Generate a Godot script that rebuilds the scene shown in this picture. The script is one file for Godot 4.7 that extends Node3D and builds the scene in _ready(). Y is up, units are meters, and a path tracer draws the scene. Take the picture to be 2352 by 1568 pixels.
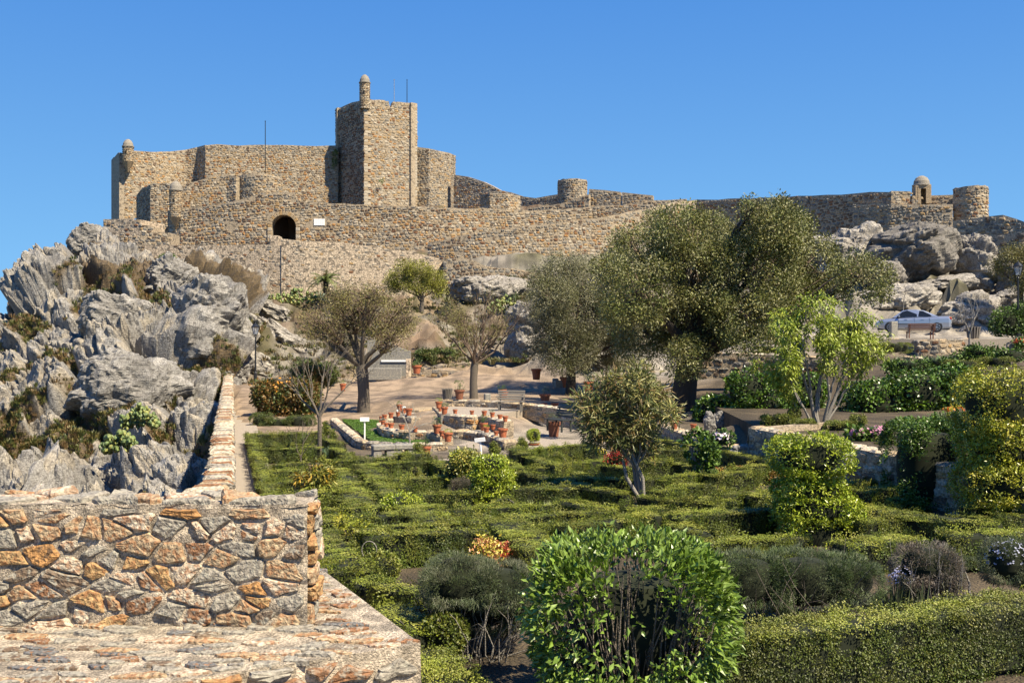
extends Node3D
# Castle on a ridge above a terraced garden. Metres, y up; camera at the origin of x/z, looking along -z.
const F := 2308.0
const EYE := 3.6
var rng := RandomNumberGenerator.new()
var M := {}
var TX := {}
var stone_unit: Array[ArrayMesh] = []
var used := {}

func _ready() -> void:
	rng.seed = 7
	var cam := Camera3D.new()
	cam.name = "camera"
	cam.position = Vector3(0, EYE, 0)
	cam.fov = 37.54
	cam.near = 0.1
	cam.far = 6000.0
	add_child(cam)
	var env := Environment.new()
	env.background_mode = Environment.BG_SKY
	var sky := Sky.new()
	var sm := ProceduralSkyMaterial.new()
	sm.sky_top_color = Color(0.085, 0.315, 0.60)
	sm.sky_horizon_color = Color(0.40, 0.585, 0.72)
	sm.sky_curve = 0.19
	sm.ground_bottom_color = Color(0.22, 0.23, 0.20)
	sm.ground_horizon_color = Color(0.42, 0.56, 0.66)
	sm.sun_angle_max = 1.0
	sky.sky_material = sm
	env.sky = sky
	env.background_energy_multiplier = 1.0
	env.ambient_light_source = Environment.AMBIENT_SOURCE_SKY
	env.tonemap_mode = Environment.TONE_MAPPER_LINEAR
	env.tonemap_exposure = 2.1
	env.sdfgi_enabled = true
	env.ssao_enabled = true
	env.ssil_enabled = true
	var we := WorldEnvironment.new()
	we.name = "environment"
	we.environment = env
	add_child(we)
	var sun := DirectionalLight3D.new()
	sun.name = "sun"
	sun.light_energy = 1.6
	sun.light_color = Color(1.0, 0.945, 0.84)
	sun.light_angular_distance = 0.5
	sun.shadow_enabled = true
	sun.directional_shadow_max_distance = 200.0
	var s := Vector3(0.474, 0.799, 0.371).normalized()
	sun.basis = Basis.looking_at(-s, Vector3.UP)
	add_child(sun)
	make_materials()
	make_unit_stones()
	build_terrain()
	build_cliff()
	build_castle()
	build_foreground()
	build_garden()
	build_plants()
	build_trees()
	build_objects()

# ---------------------------------------------------------------- small helpers
func P(X: float, Y: float, D: float) -> Vector3:      # a surveyed bearing, elevation and distance
	return Vector3((X - 1176.0) / F * D, EYE + (784.0 - Y) / F * D, -D)

func G(X: float, Y: float, y := 0.0) -> Vector3:      # where that bearing meets the level y
	var D := (EYE - y) * F / (Y - 784.0)
	return Vector3((X - 1176.0) / F * D, y, -D)

func R(a: float, b: float) -> float:
	return rng.randf_range(a, b)

func V(x: float, y: float, z: float) -> Vector3:
	return Vector3(x, y, z)

func jit(a: float) -> Vector3:
	return Vector3(R(-a, a), R(-a, a), R(-a, a))

func numbered(called: String) -> String:
	if not used.has(called):
		used[called] = 0
		return called
	used[called] += 1
	return "%s_%03d" % [called, used[called]]

func tag(o: Node, label: String, category: String, group := "") -> void:
	o.set_meta("label", label)
	o.set_meta("category", category)
	o.set_meta("kind", "thing")
	if group != "":
		o.set_meta("group", group)

func mass(o: Node, label: String, category: String) -> void:
	tag(o, label, category)
	o.set_meta("kind", "stuff")

func thing(called: String, label: String, category: String, at := Vector3.ZERO, turn := 0.0, group := "") -> Node3D:
	var o := Node3D.new()
	o.name = numbered(called)
	add_child(o, true)
	o.position = at
	o.rotation.y = turn
	tag(o, label, category, group)
	return o

func part(called: String, mesh: Mesh, m: Material, parent: Node, xf := Transform3D()) -> MeshInstance3D:
	var o := MeshInstance3D.new()
	if parent == self:
		o.name = numbered(called)
	else:
		var k := "%d/%s" % [parent.get_instance_id(), called]
		used[k] = used.get(k, -1) + 1
		o.name = called if used[k] == 0 else "%s_%03d" % [called, used[k]]
	o.mesh = mesh
	o.material_override = m
	o.transform = xf
	parent.add_child(o, true)
	return o

func structure(called: String, mesh: Mesh, m: Material) -> MeshInstance3D:
	var o := part(called, mesh, m, self)
	o.set_meta("kind", "structure")
	return o

func copy_of(o: Node3D, label: String, at: Vector3, turn := 0.0, size := 1.0) -> Node3D:
	var c: Node3D = o.duplicate()
	c.name = numbered(String(o.name).rstrip("0123456789").trim_suffix("_"))
	add_child(c, true)
	c.position = at
	c.rotation.y = turn
	c.scale = Vector3.ONE * size
	c.set_meta("label", label)
	return c

class Batch:            # many copies of one small mesh
	var b := PackedFloat32Array()
	var n := 0
	func add(t: Transform3D, c: Color) -> void:
		var x := t.basis.x
		var y := t.basis.y
		var z := t.basis.z
		var o := t.origin
		b.append_array(PackedFloat32Array([x.x, y.x, z.x, o.x, x.y, y.y, z.y, o.y, x.z, y.z, z.z, o.z, c.r, c.g, c.b, 1.0]))
		n += 1

func scatter(called: String, mesh: Mesh, m: Material, batch: Batch, parent: Node) -> MultiMeshInstance3D:
	if batch.n == 0:
		return null
	var mm := MultiMesh.new()
	mm.transform_format = MultiMesh.TRANSFORM_3D
	mm.use_colors = true
	mm.mesh = mesh
	mm.instance_count = batch.n
	mm.buffer = batch.b
	var o := MultiMeshInstance3D.new()
	o.name = numbered(called) if parent == self else called
	o.multimesh = mm
	o.material_override = m
	o.set_meta("kind", "stuff")
	parent.add_child(o, true)
	return o

class MB:               # collects triangles with normals and colours
	var v := PackedVector3Array()
	var n := PackedVector3Array()
	var c := PackedColorArray()
	func tri(a: Vector3, b: Vector3, d: Vector3, k := Color.WHITE) -> void:
		var q := (d - a).cross(b - a).normalized()
		v.append(a); v.append(b); v.append(d)
		n.append(q); n.append(q); n.append(q)
		c.append(k); c.append(k); c.append(k)
	func quad(a: Vector3, b: Vector3, d: Vector3, e: Vector3, k := Color.WHITE) -> void:   # clockwise seen from the front
		tri(a, b, d, k)
		tri(a, d, e, k)
	func quadc(a: Vector3, b: Vector3, d: Vector3, e: Vector3, ka: Color, kb: Color, kd: Color, ke: Color) -> void:
		tri(a, b, d)
		tri(a, d, e)
		var m := c.size() - 6
		c[m] = ka; c[m + 1] = kb; c[m + 2] = kd; c[m + 3] = ka; c[m + 4] = kd; c[m + 5] = ke
	func stri(a: Vector3, b: Vector3, d: Vector3, na: Vector3, nb: Vector3, nd: Vector3, k := Color.WHITE) -> void:
		v.append(a); v.append(b); v.append(d)
		n.append(na); n.append(nb); n.append(nd)
		c.append(k); c.append(k); c.append(k)
	func box(at: Vector3, s: Vector3, bs := Basis(), k := Color.WHITE, bev := 0.0) -> void:
		var h := s * 0.5
		if bev <= 0.0:
			var p := []
			for i in 8:
				p.append(at + bs * Vector3(h.x if i & 1 else -h.x, h.y if i & 2 else -h.y, h.z if i & 4 else -h.z))
			quad(p[4], p[6], p[7], p[5], k); quad(p[1], p[3], p[2], p[0], k)
			quad(p[0], p[2], p[6], p[4], k); quad(p[5], p[7], p[3], p[1], k)
			quad(p[2], p[3], p[7], p[6], k); quad(p[0], p[4], p[5], p[1], k)
			return
		for sg in [-1, 1]:
			out4(at, bc(at, h, bs, bev, sg, -1, -1, 0), bc(at, h, bs, bev, sg, 1, -1, 0), bc(at, h, bs, bev, sg, 1, 1, 0), bc(at, h, bs, bev, sg, -1, 1, 0), k)
			out4(at, bc(at, h, bs, bev, -1, sg, -1, 1), bc(at, h, bs, bev, 1, sg, -1, 1), bc(at, h, bs, bev, 1, sg, 1, 1), bc(at, h, bs, bev, -1, sg, 1, 1), k)
			out4(at, bc(at, h, bs, bev, -1, -1, sg, 2), bc(at, h, bs, bev, 1, -1, sg, 2), bc(at, h, bs, bev, 1, 1, sg, 2), bc(at, h, bs, bev, -1, 1, sg, 2), k)
			for t in [-1, 1]:
				out4(at, bc(at, h, bs, bev, sg, t, -1, 0), bc(at, h, bs, bev, sg, t, 1, 0), bc(at, h, bs, bev, sg, t, 1, 1), bc(at, h, bs, bev, sg, t, -1, 1), k)
				out4(at, bc(at, h, bs, bev, sg, -1, t, 0), bc(at, h, bs, bev, sg, 1, t, 0), bc(at, h, bs, bev, sg, 1, t, 2), bc(at, h, bs, bev, sg, -1, t, 2), k)
				out4(at, bc(at, h, bs, bev, -1, sg, t, 1), bc(at, h, bs, bev, 1, sg, t, 1), bc(at, h, bs, bev, 1, sg, t, 2), bc(at, h, bs, bev, -1, sg, t, 2), k)
				for u in [-1, 1]:
					var a := bc(at, h, bs, bev, sg, t, u, 0)
					var b := bc(at, h, bs, bev, sg, t, u, 1)
					var d := bc(at, h, bs, bev, sg, t, u, 2)
					if (d - a).cross(b - a).dot((a + b + d) / 3.0 - at) > 0.0: tri(a, b, d, k)
					else: tri(a, d, b, k)
	func bc(at: Vector3, h: Vector3, bs: Basis, bev: float, i: int, j: int, l: int, ax: int) -> Vector3:
		return at + bs * Vector3(i * (h.x - (0.0 if ax == 0 else bev)), j * (h.y - (0.0 if ax == 1 else bev)), l * (h.z - (0.0 if ax == 2 else bev)))
	func out4(at: Vector3, a: Vector3, b: Vector3, d: Vector3, e: Vector3, k: Color) -> void:
		if (d - a).cross(b - a).dot((a + b + d + e) * 0.25 - at) > 0.0: quad(a, b, d, e, k)
		else: quad(e, d, b, a, k)
	func tube(pts: Array, rad: Array, sides := 6, k := Color.WHITE) -> void:
		var prev := []
		var prevn := []
		var side := Vector3.RIGHT
		for i in pts.size():
			var d: Vector3 = (pts[mini(i + 1, pts.size() - 1)] - pts[maxi(i - 1, 0)]).normalized()
			if absf(d.dot(side)) > 0.95 or i == 0:
				side = Vector3.RIGHT if absf(d.x) < 0.8 else Vector3.FORWARD
			side = (side - d * d.dot(side)).normalized()
			var up := d.cross(side)
			var ring := []
			var rn := []
			for j in sides:
				var a := TAU * j / sides
				var q := side * cos(a) + up * sin(a)
				ring.append(pts[i] + q * rad[i])
				rn.append(q)
			if i > 0:
				for j in sides:
					var l := (j + 1) % sides
					stri(prev[j], ring[l], prev[l], prevn[j], rn[l], prevn[l], k)
					stri(prev[j], ring[j], ring[l], prevn[j], rn[j], rn[l], k)
			prev = ring
			prevn = rn
	func lathe(prof: Array, sides := 16, at := Vector3.ZERO, k := Color.WHITE, bs := Basis()) -> void:   # prof: Vector2(radius, height), bottom to top on the outside
		for i in prof.size() - 1:
			var p: Vector2 = prof[i]
			var q: Vector2 = prof[i + 1]
			var t := (q - p).normalized()
			for j in sides:
				var a := TAU * j / sides
				var e := TAU * (j + 1) / sides
				var ca := Vector3(cos(a), 0, sin(a))
				var ce := Vector3(cos(e), 0, sin(e))
				var na := bs * (ca * t.y - Vector3.UP * t.x)
				var ne := bs * (ce * t.y - Vector3.UP * t.x)
				var p0 := at + bs * (ca * p.x + Vector3.UP * p.y)
				var p1 := at + bs * (ce * p.x + Vector3.UP * p.y)
				var q0 := at + bs * (ca * q.x + Vector3.UP * q.y)
				var q1 := at + bs * (ce * q.x + Vector3.UP * q.y)
				if p.x > 0.0: stri(p0, p1, q1, na, ne, ne, k)
				if q.x > 0.0: stri(p0, q1, q0, na, ne, na, k)
	func prism(poly: PackedVector2Array, depth: float, xf := Transform3D(), k := Color.WHITE) -> void:   # poly counter-clockwise in x/y, from z=0 to z=depth
		var ix := Geometry2D.triangulate_polygon(poly)
		for i in range(0, ix.size(), 3):
			var a := poly[ix[i]]
			var b := poly[ix[i + 1]]
			var d := poly[ix[i + 2]]
			if (b - a).cross(d - a) > 0.0:
				var t := b
				b = d
				d = t
			tri(xf * Vector3(a.x, a.y, depth), xf * Vector3(b.x, b.y, depth), xf * Vector3(d.x, d.y, depth), k)
			tri(xf * Vector3(a.x, a.y, 0), xf * Vector3(d.x, d.y, 0), xf * Vector3(b.x, b.y, 0), k)
		for i in poly.size():
			var a := poly[i]
			var b := poly[(i + 1) % poly.size()]
			quad(xf * Vector3(a.x, a.y, 0), xf * Vector3(a.x, a.y, depth), xf * Vector3(b.x, b.y, depth), xf * Vector3(b.x, b.y, 0), k)
	func mesh() -> ArrayMesh:
		var arr := []
		arr.resize(Mesh.ARRAY_MAX)
		arr[Mesh.ARRAY_VERTEX] = v
		arr[Mesh.ARRAY_NORMAL] = n
		arr[Mesh.ARRAY_COLOR] = c
		var m := ArrayMesh.new()
		m.add_surface_from_arrays(Mesh.PRIMITIVE_TRIANGLES, arr)
		return m

# ---------------------------------------------------------------- materials
func noise_tex(sd: int, freq: float, lo: Color, hi: Color, a := 0.25, b := 0.75, size := 512, kind := FastNoiseLite.TYPE_SIMPLEX_SMOOTH, oct := 5) -> NoiseTexture2D:
	var nz := FastNoiseLite.new()
	nz.seed = sd
	nz.noise_type = kind
	nz.frequency = freq
	nz.fractal_octaves = oct
	var g := Gradient.new()
	g.offsets = PackedFloat32Array([a, b])
	g.colors = PackedColorArray([lo, hi])
	var t := NoiseTexture2D.new()
	t.width = size
	t.height = size
	t.seamless = true
	t.noise = nz
	t.color_ramp = g
	return t

func lin(r: float, g: float, b: float) -> Color:
	return Color(r, g, b).linear_to_srgb()

func grey(x: float) -> Color:
	return Color(x, x, x)

func mat(called: String, col: Color, rough := 0.8, tex := "", size := 1.0, bump := "", depth := 1.0, vcol := false) -> StandardMaterial3D:
	var m := StandardMaterial3D.new()
	m.resource_name = called
	m.albedo_color = col
	m.roughness = rough
	m.vertex_color_use_as_albedo = vcol
	if tex != "":
		m.albedo_texture = TX[tex]
	if bump != "":
		m.heightmap_enabled = true
		m.heightmap_texture = TX[bump]
		m.heightmap_scale = depth
	if tex != "" or bump != "":
		m.uv1_triplanar = true
		m.uv1_world_triplanar = true
		m.uv1_scale = Vector3.ONE / size
	M[called] = m
	return m

func over(m: StandardMaterial3D, tex: String, size := 1.0, blend := BaseMaterial3D.BLEND_MODE_MIX) -> void:   # a second, coarser pattern
	m.detail_enabled = true
	m.detail_albedo = TX[tex]
	m.detail_blend_mode = blend
	m.detail_uv_layer = BaseMaterial3D.DETAIL_UV_2
	m.uv2_triplanar = true
	m.uv2_world_triplanar = true
	m.uv2_scale = Vector3.ONE / size

func make_materials() -> void:
	TX.grain = noise_tex(1, 0.018, grey(0.62), grey(1.0), 0.2, 0.75)
	TX.soft = noise_tex(2, 0.008, grey(0.72), grey(1.0), 0.25, 0.7)
	TX.fine = noise_tex(3, 0.05, grey(0.55), grey(1.0), 0.2, 0.75)
	TX.bump = noise_tex(4, 0.02, grey(0.0), grey(1.0), 0.1, 0.9)
	TX.pits = noise_tex(5, 0.03, grey(0.0), grey(1.0), 0.3, 0.6)
	TX.lichen = noise_tex(6, 0.012, Color(0.62, 0.60, 0.54, 0.0), Color(0.62, 0.60, 0.54, 0.85), 0.56, 0.66)
	TX.orange = noise_tex(7, 0.012, Color(0.62, 0.40, 0.16, 0.0), Color(0.62, 0.40, 0.16, 0.7), 0.66, 0.74)
	TX.black = noise_tex(8, 0.014, Color(0.24, 0.22, 0.20, 0.0), Color(0.24, 0.22, 0.20, 0.7), 0.58, 0.70)
	TX.moss = noise_tex(9, 0.01, Color(0.36, 0.33, 0.18, 0.0), Color(0.36, 0.33, 0.18, 0.7), 0.5, 0.68)
	TX.rust = noise_tex(10, 0.012, Color(0.56, 0.36, 0.20, 0.0), Color(0.56, 0.36, 0.20, 0.7), 0.48, 0.66)
	TX.turf = noise_tex(11, 0.06, grey(0.5), grey(1.0), 0.2, 0.8)
	# stone tones, linear values
	var tones := {"tan": V(0.52, 0.39, 0.235), "ochre": V(0.54, 0.35, 0.155), "rust": V(0.32, 0.155, 0.07), "grey": V(0.36, 0.32, 0.255), "cream": V(0.66, 0.56, 0.41), "brown": V(0.22, 0.15, 0.095), "slate": V(0.20, 0.195, 0.185), "orange": V(0.56, 0.29, 0.10)}
	for k in tones:
		mat("stone_" + k, lin(tones[k].x, tones[k].y, tones[k].z), 0.85, "grain", 0.9, "bump", 2.5)
	for k in ["tan", "cream", "grey", "brown", "rust", "orange", "ochre", "slate"]:
		var m: StandardMaterial3D = M["stone_" + k].duplicate()
		m.uv1_scale = Vector3.ONE / 0.55
		m.heightmap_scale = 1.6
		over(m, {"tan": "rust", "cream": "rust", "grey": "lichen", "brown": "lichen", "rust": "lichen", "orange": "black", "ochre": "rust", "slate": "orange"}[k], 0.6)
		M["near_" + k] = m
	mat("stone_any", Color.WHITE, 0.85, "grain", 1.2, "bump", 2.5, true)
	over(mat("mortar", lin(0.60, 0.48, 0.325), 0.9, "grain", 0.8, "pits", 1.5), "black", 3.0)
	over(mat("near_mortar", lin(0.76, 0.635, 0.47), 0.9, "grain", 0.35, "pits", 0.8), "soft", 1.3, BaseMaterial3D.BLEND_MODE_MUL)
	over(mat("plaster", lin(0.64, 0.51, 0.36), 0.9, "grain", 2.0, "bump", 2.0), "black", 4.0)
	over(mat("rock", Color.WHITE, 0.9, "grain", 1.1, "bump", 4.0, true), "black", 2.2)
	over(mat("soil", Color.WHITE, 0.95, "fine", 1.1, "pits", 2.0, true), "soft", 6.0, BaseMaterial3D.BLEND_MODE_MUL)
	mat("gravel", lin(0.52, 0.44, 0.345), 0.95, "fine", 0.6, "pits", 0.8)
	mat("turf", lin(0.10, 0.17, 0.02), 0.9, "turf", 0.8, "pits", 1.5)
	mat("bark", lin(0.20, 0.165, 0.125), 0.9, "fine", 0.5, "bump", 2.0)
	mat("dark_bark", lin(0.075, 0.06, 0.048), 0.9, "fine", 0.5, "bump", 3.0)
	mat("pale_bark", lin(0.36, 0.33, 0.28), 0.85, "fine", 0.35, "bump", 1.0)
	mat("twig", lin(0.16, 0.115, 0.08), 0.9)
	mat("hedge_core", lin(0.010, 0.014, 0.003), 1.0)  # near-black: shade inside foliage put into the colour; also pot soil
	mat("terracotta", lin(0.50, 0.15, 0.062), 0.75, "soft", 0.3, "bump", 0.2)
	mat("old_terracotta", lin(0.30, 0.115, 0.06), 0.8, "grain", 0.3, "bump", 0.3)
	mat("iron", lin(0.012, 0.013, 0.014), 0.45)
	mat("white_paint", lin(0.82, 0.81, 0.78), 0.5)
	mat("grey_wood", lin(0.25, 0.225, 0.19), 0.85, "fine", 0.3, "bump", 0.4)
	mat("red_wood", lin(0.20, 0.085, 0.05), 0.7, "fine", 0.3)
	mat("dark_paint", lin(0.03, 0.035, 0.03), 0.6)
	mat("granite", lin(0.36, 0.34, 0.30), 0.85, "fine", 0.5, "pits", 0.8)
	over(M.granite, "lichen", 0.8)
	mat("dark", lin(0.012, 0.011, 0.010), 1.0)
	var lf := mat("leaf", Color.WHITE, 0.5, "", 1.0, "", 1.0, true)
	lf.backlight_enabled = true
	lf.backlight = Color(0.5, 0.5, 0.3)
	var gl := mat("glossy_leaf", Color.WHITE, 0.33, "", 1.0, "", 1.0, true)
	gl.backlight_enabled = true
	gl.backlight = Color(0.5, 0.5, 0.25)
	mat("petal", Color.WHITE, 0.6, "", 1.0, "", 1.0, true)

# ---------------------------------------------------------------- rubble masonry
func make_unit_stones() -> void:
	for k in 10:
		var b := MB.new()
		var n := 7 + k % 3
		var ring := []
		var inner := []
		for i in n:
			var a := TAU * (i + R(-0.25, 0.25)) / n
			var q := Vector2(cos(a), sin(a))
			q = q / maxf(absf(q.x), absf(q.y)) * R(0.78, 1.0)
			ring.append(V(q.x, q.y, -0.4))
			inner.append(V(q.x * R(0.62, 0.86), q.y * R(0.62, 0.86), R(0.55, 1.0)))
		var mid := V(R(-0.2, 0.2), R(-0.2, 0.2), R(0.8, 1.15))
		for i in n:
			var j := (i + 1) % n
			b.quad(ring[i], inner[i], inner[j], ring[j])
			b.tri(mid, inner[j], inner[i])
		stone_unit.append(b.mesh())

var tone_rgb := {"tan": Color(0.52, 0.39, 0.235), "ochre": Color(0.54, 0.35, 0.155), "rust": Color(0.32, 0.155, 0.07), "grey": Color(0.36, 0.32, 0.255), "cream": Color(0.66, 0.56, 0.41), "brown": Color(0.22, 0.15, 0.095), "slate": Color(0.20, 0.195, 0.185), "orange": Color(0.56, 0.29, 0.10)}
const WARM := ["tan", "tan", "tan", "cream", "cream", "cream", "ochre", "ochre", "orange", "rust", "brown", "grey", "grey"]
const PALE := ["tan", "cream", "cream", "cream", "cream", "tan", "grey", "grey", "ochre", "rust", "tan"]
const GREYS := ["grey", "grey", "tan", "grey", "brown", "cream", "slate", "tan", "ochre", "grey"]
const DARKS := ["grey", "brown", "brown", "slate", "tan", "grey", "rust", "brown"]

# stones of one face, in the wall's own run: path holds [x, z, bottom, top]
func lay_stones(o: Node3D, path: Array, size: Vector2, palette: Array, singles: int, fill := 0.9, proud := 0.06, weather := 0.7, holes := [], side := 1.0) -> void:
	var lens := [0.0]
	for i in path.size() - 1:
		lens.append(lens[i] + Vector2(path[i + 1][0] - path[i][0], path[i + 1][1] - path[i][1]).length())
	var total: float = lens[-1]
	var lo := 1e9
	var hi := -1e9
	for p in path:
		lo = minf(lo, p[2])
		hi = maxf(hi, p[3])
	var all := []
	var t := lo + 0.05
	while t < hi:
		var rh := size.y * R(0.7, 1.35)
		var s := R(-0.3, 0.1) * size.x
		var i := 0
		while s < total:
			var w := size.x * R(0.55, 1.6)
			var mid := s + w * 0.5
			s += w
			if mid > total or mid < 0.0 or rng.randf() > fill:
				continue
			while i < path.size() - 2 and lens[i + 1] < mid:
				i += 1
			var u := (mid - float(lens[i])) / maxf(float(lens[i + 1]) - float(lens[i]), 0.001)
			var a = path[i]
			var b = path[i + 1]
			var yb := lerpf(a[2], b[2], u)
			var yt := lerpf(a[3], b[3], u)
			var y := t + rh * 0.5 + 0.12 * sin(mid * 0.9 + t) + R(-0.04, 0.04)
			if y - rh * 0.3 < yb or y + rh * 0.42 > yt:
				continue
			var at := V(lerpf(a[0], b[0], u), y, lerpf(a[1], b[1], u))
			var skip := false
			for h in holes:
				var hp: Vector3 = h[0]
				if absf(at.y - hp.y) < h[2] + rh * 0.4 and Vector2(at.x - hp.x, at.z - hp.z).length() < h[1] + w * 0.35:
					skip = true
			if skip:
				continue
			var tg := V(b[0] - a[0], 0, b[1] - a[1]).normalized()
			var nm := tg.cross(Vector3.UP) * side
			var roll := R(-0.10, 0.10)
			var hh := minf(rh, size.y * 1.3)
			var bs := Basis(tg * cos(roll) + Vector3.UP * sin(roll), Vector3.UP * cos(roll) - tg * sin(roll), nm)
			bs = Basis(bs.x * w * 0.49 * side, bs.y * hh * 0.5, bs.z * proud * R(0.6, 1.3))
			var tone: String = palette[rng.randi() % palette.size()]
			if yt - y < weather and rng.randf() < 0.75:
				tone = ["grey", "grey", "grey", "tan", "brown"][rng.randi() % 5]
			all.append([w * hh, Transform3D(bs, at), tone, rng.randi() % 10])
		t += rh
	all.sort_custom(func(p, q): return p[0] > q[0])
	var rest := []
	for k in 10:
		rest.append(Batch.new())
	for k in all.size():
		var e = all[k]
		if k < singles:
			part("stone", stone_unit[e[3]], M["stone_" + e[2]], o, e[1])
		else:
			var c: Color = tone_rgb[e[2]] * R(0.8, 1.2)
			rest[e[3] % 4].add(e[1], c)
	for k in 4:
		scatter("small_stones", stone_unit[k], M.stone_any, rest[k], o)

func wall_body(path: Array, th: float, side := 1.0, k := Color.WHITE) -> ArrayMesh:
	var b := MB.new()
	var fr := []
	for i in path.size():
		var a = path[maxi(i - 1, 0)]
		var c = path[mini(i + 1, path.size() - 1)]
		var tg := V(c[0] - a[0], 0, c[1] - a[1]).normalized()
		var nm := tg.cross(Vector3.UP) * side
		var p = path[i]
		fr.append([V(p[0], p[2], p[1]), V(p[0], p[3], p[1]), V(p[0], p[3], p[1]) - nm * th, V(p[0], p[2], p[1]) - nm * th])
	for i in path.size() - 1:
		var p = fr[i]
		var q = fr[i + 1]
		if side > 0.0:
			b.quad(p[0], p[1], q[1], q[0], k); b.quad(p[1], p[2], q[2], q[1], k); b.quad(q[3], q[2], p[2], p[3], k)
		else:
			b.quad(q[0], q[1], p[1], p[0], k); b.quad(q[1], q[2], p[2], p[1], k); b.quad(p[3], p[2], q[2], q[3], k)
	var e = fr[0]
	var g = fr[-1]
	if side > 0.0:
		b.quad(e[3], e[2], e[1], e[0], k); b.quad(g[0], g[1], g[2], g[3], k)
	else:
		b.quad(e[0], e[1], e[2], e[3], k); b.quad(g[3], g[2], g[1], g[0], k)
	return b.mesh()

# points [X, Ytop, Ybottom, D] -> path, refined, with a slightly uneven top
func run_of(pts: Array, step := 1.2, rough := 0.08) -> Array:
	var out := []
	for i in pts.size() - 1:
		var a = pts[i]
		var b = pts[i + 1]
		var pa := P(a[0], a[1], a[3])
		var pb := P(b[0], b[1], b[3])
		var qa := P(a[0], a[2], a[3])
		var qb := P(b[0], b[2], b[3])
		var n := maxi(1, int(pa.distance_to(pb) / step))
		for j in n + (1 if i == pts.size() - 2 else 0):
			var u := float(j) / n
			var p := pa.lerp(pb, u)
			out.append([p.x, p.z, lerpf(qa.y, qb.y, u), p.y + R(-rough, rough)])
	return out

# irregular convex cells in a rectangle, for stones seen close
func cells(w: float, h: float, sx: float, sy: float, loose := 0.42) -> Array:
	var seeds: PackedVector2Array = []
	var ny := int(ceil(h / sy))
	for j in range(-1, ny + 1):
		var nx := int(ceil(w / sx)) + 1
		for i in range(-1, nx):
			seeds.append(Vector2((i + 0.5 + 0.5 * (j & 1) + R(-loose, loose)) * sx, (j + 0.5 + R(-loose, loose)) * sy))
	var out := []
	for i in seeds.size():
		var s := seeds[i]
		if s.x < 0 or s.y < 0 or s.x > w or s.y > h:
			continue
		var poly: PackedVector2Array = [Vector2(0, 0), Vector2(w, 0), Vector2(w, h), Vector2(0, h)]
		for j in seeds.size():
			if j == i:
				continue
			var d := seeds[j] - s
			if absf(d.x) > sx * 2.6 or absf(d.y) > sy * 2.6:
				continue
			d = Vector2(d.x / sx, d.y / sy)
			var nd := Vector2(d.x / sx, d.y / sy)
			var mid := (seeds[j] + s) * 0.5
			var cut: PackedVector2Array = []
			for k in poly.size():
				var a := poly[k]
				var b := poly[(k + 1) % poly.size()]
				var da := (a - mid).dot(nd)
				var db := (b - mid).dot(nd)
				if da <= 0.0:
					cut.append(a)
				if (da < 0.0) != (db < 0.0):
					cut.append(a.lerp(b, da / (da - db)))
			poly = cut
			if poly.size() < 3:
				break
		if poly.size() >= 3:
			out.append(poly)
	return out

# one stone from a cell: rounded, bevelled, uneven; frame maps (x, y, out)
func cell_stone(poly: PackedVector2Array, gap: float, proud: float, xf: Transform3D) -> ArrayMesh:
	var c := Vector2.ZERO
	for p in poly:
		c += p
	c /= poly.size()
	var ring := []
	var small := 1.0 if rng.randf() < 0.6 else R(0.72, 1.0)
	for i in poly.size():
		var a := poly[i]
		var b := poly[(i + 1) % poly.size()]
		if a.distance_to(b) < gap * 1.5:
			continue
		for u in [0.07, 0.5, 0.93]:
			var p: Vector2 = a.lerp(b, u + R(-0.05, 0.05))
			var d := (p - c)
			var l := d.length()
			ring.append(c + d * maxf(0.3, small - gap * R(0.5, 1.5) / maxf(l, 0.001)))
	var b2 := MB.new()
	if ring.size() < 4:
		return null
	var tilt := Vector2(R(-0.5, 0.5), R(-0.5, 0.5)) * proud
	var lo := []
	var r1 := []
	var r2 := []
	var sz := 0.0
	for p in ring:
		sz = maxf(sz, p.distance_to(c))
	for p in ring:
		var d: Vector2 = p - c
		var z := proud * R(0.75, 1.05) + tilt.dot(d / sz)
		lo.append(xf * V(p.x, p.y, -0.03))
		r1.append(xf * V(c.x + d.x * 0.97, c.y + d.y * 0.97, z * 0.75))
		r2.append(xf * V(c.x + d.x * 0.82, c.y + d.y * 0.82, z + R(-0.16, 0.16) * proud))
	var mid := xf * V(c.x, c.y, proud * R(0.85, 1.1))
	for i in ring.size():
		var j := (i + 1) % ring.size()
		b2.quad(lo[i], r1[i], r1[j], lo[j])
		b2.quad(r1[i], r2[i], r2[j], r1[j])
		b2.tri(mid, r2[j], r2[i])
	return b2.mesh()

# a fairly close stone face: frame origin lower left, x along, y up, z out
func stone_face(o: Node3D, w: float, h: float, sx: float, sy: float, xf: Transform3D, palette: Array, proud: float, gap: float, fill := 0.95, pre := "near_", called := "stone", loose := 0.42, top := PackedVector2Array()) -> void:
	for poly in cells(w, h, sx, sy, loose):
		if rng.randf() > fill:
			continue
		if top.size():
			var c := Vector2.ZERO
			for p in poly:
				c += p / poly.size()
			if not Geometry2D.is_point_in_polygon(c, top):
				continue
		var m := cell_stone(poly, gap, proud * R(0.6, 1.3), xf)
		if m:
			part(called, m, M[pre + palette[rng.randi() % palette.size()]], o)

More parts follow.
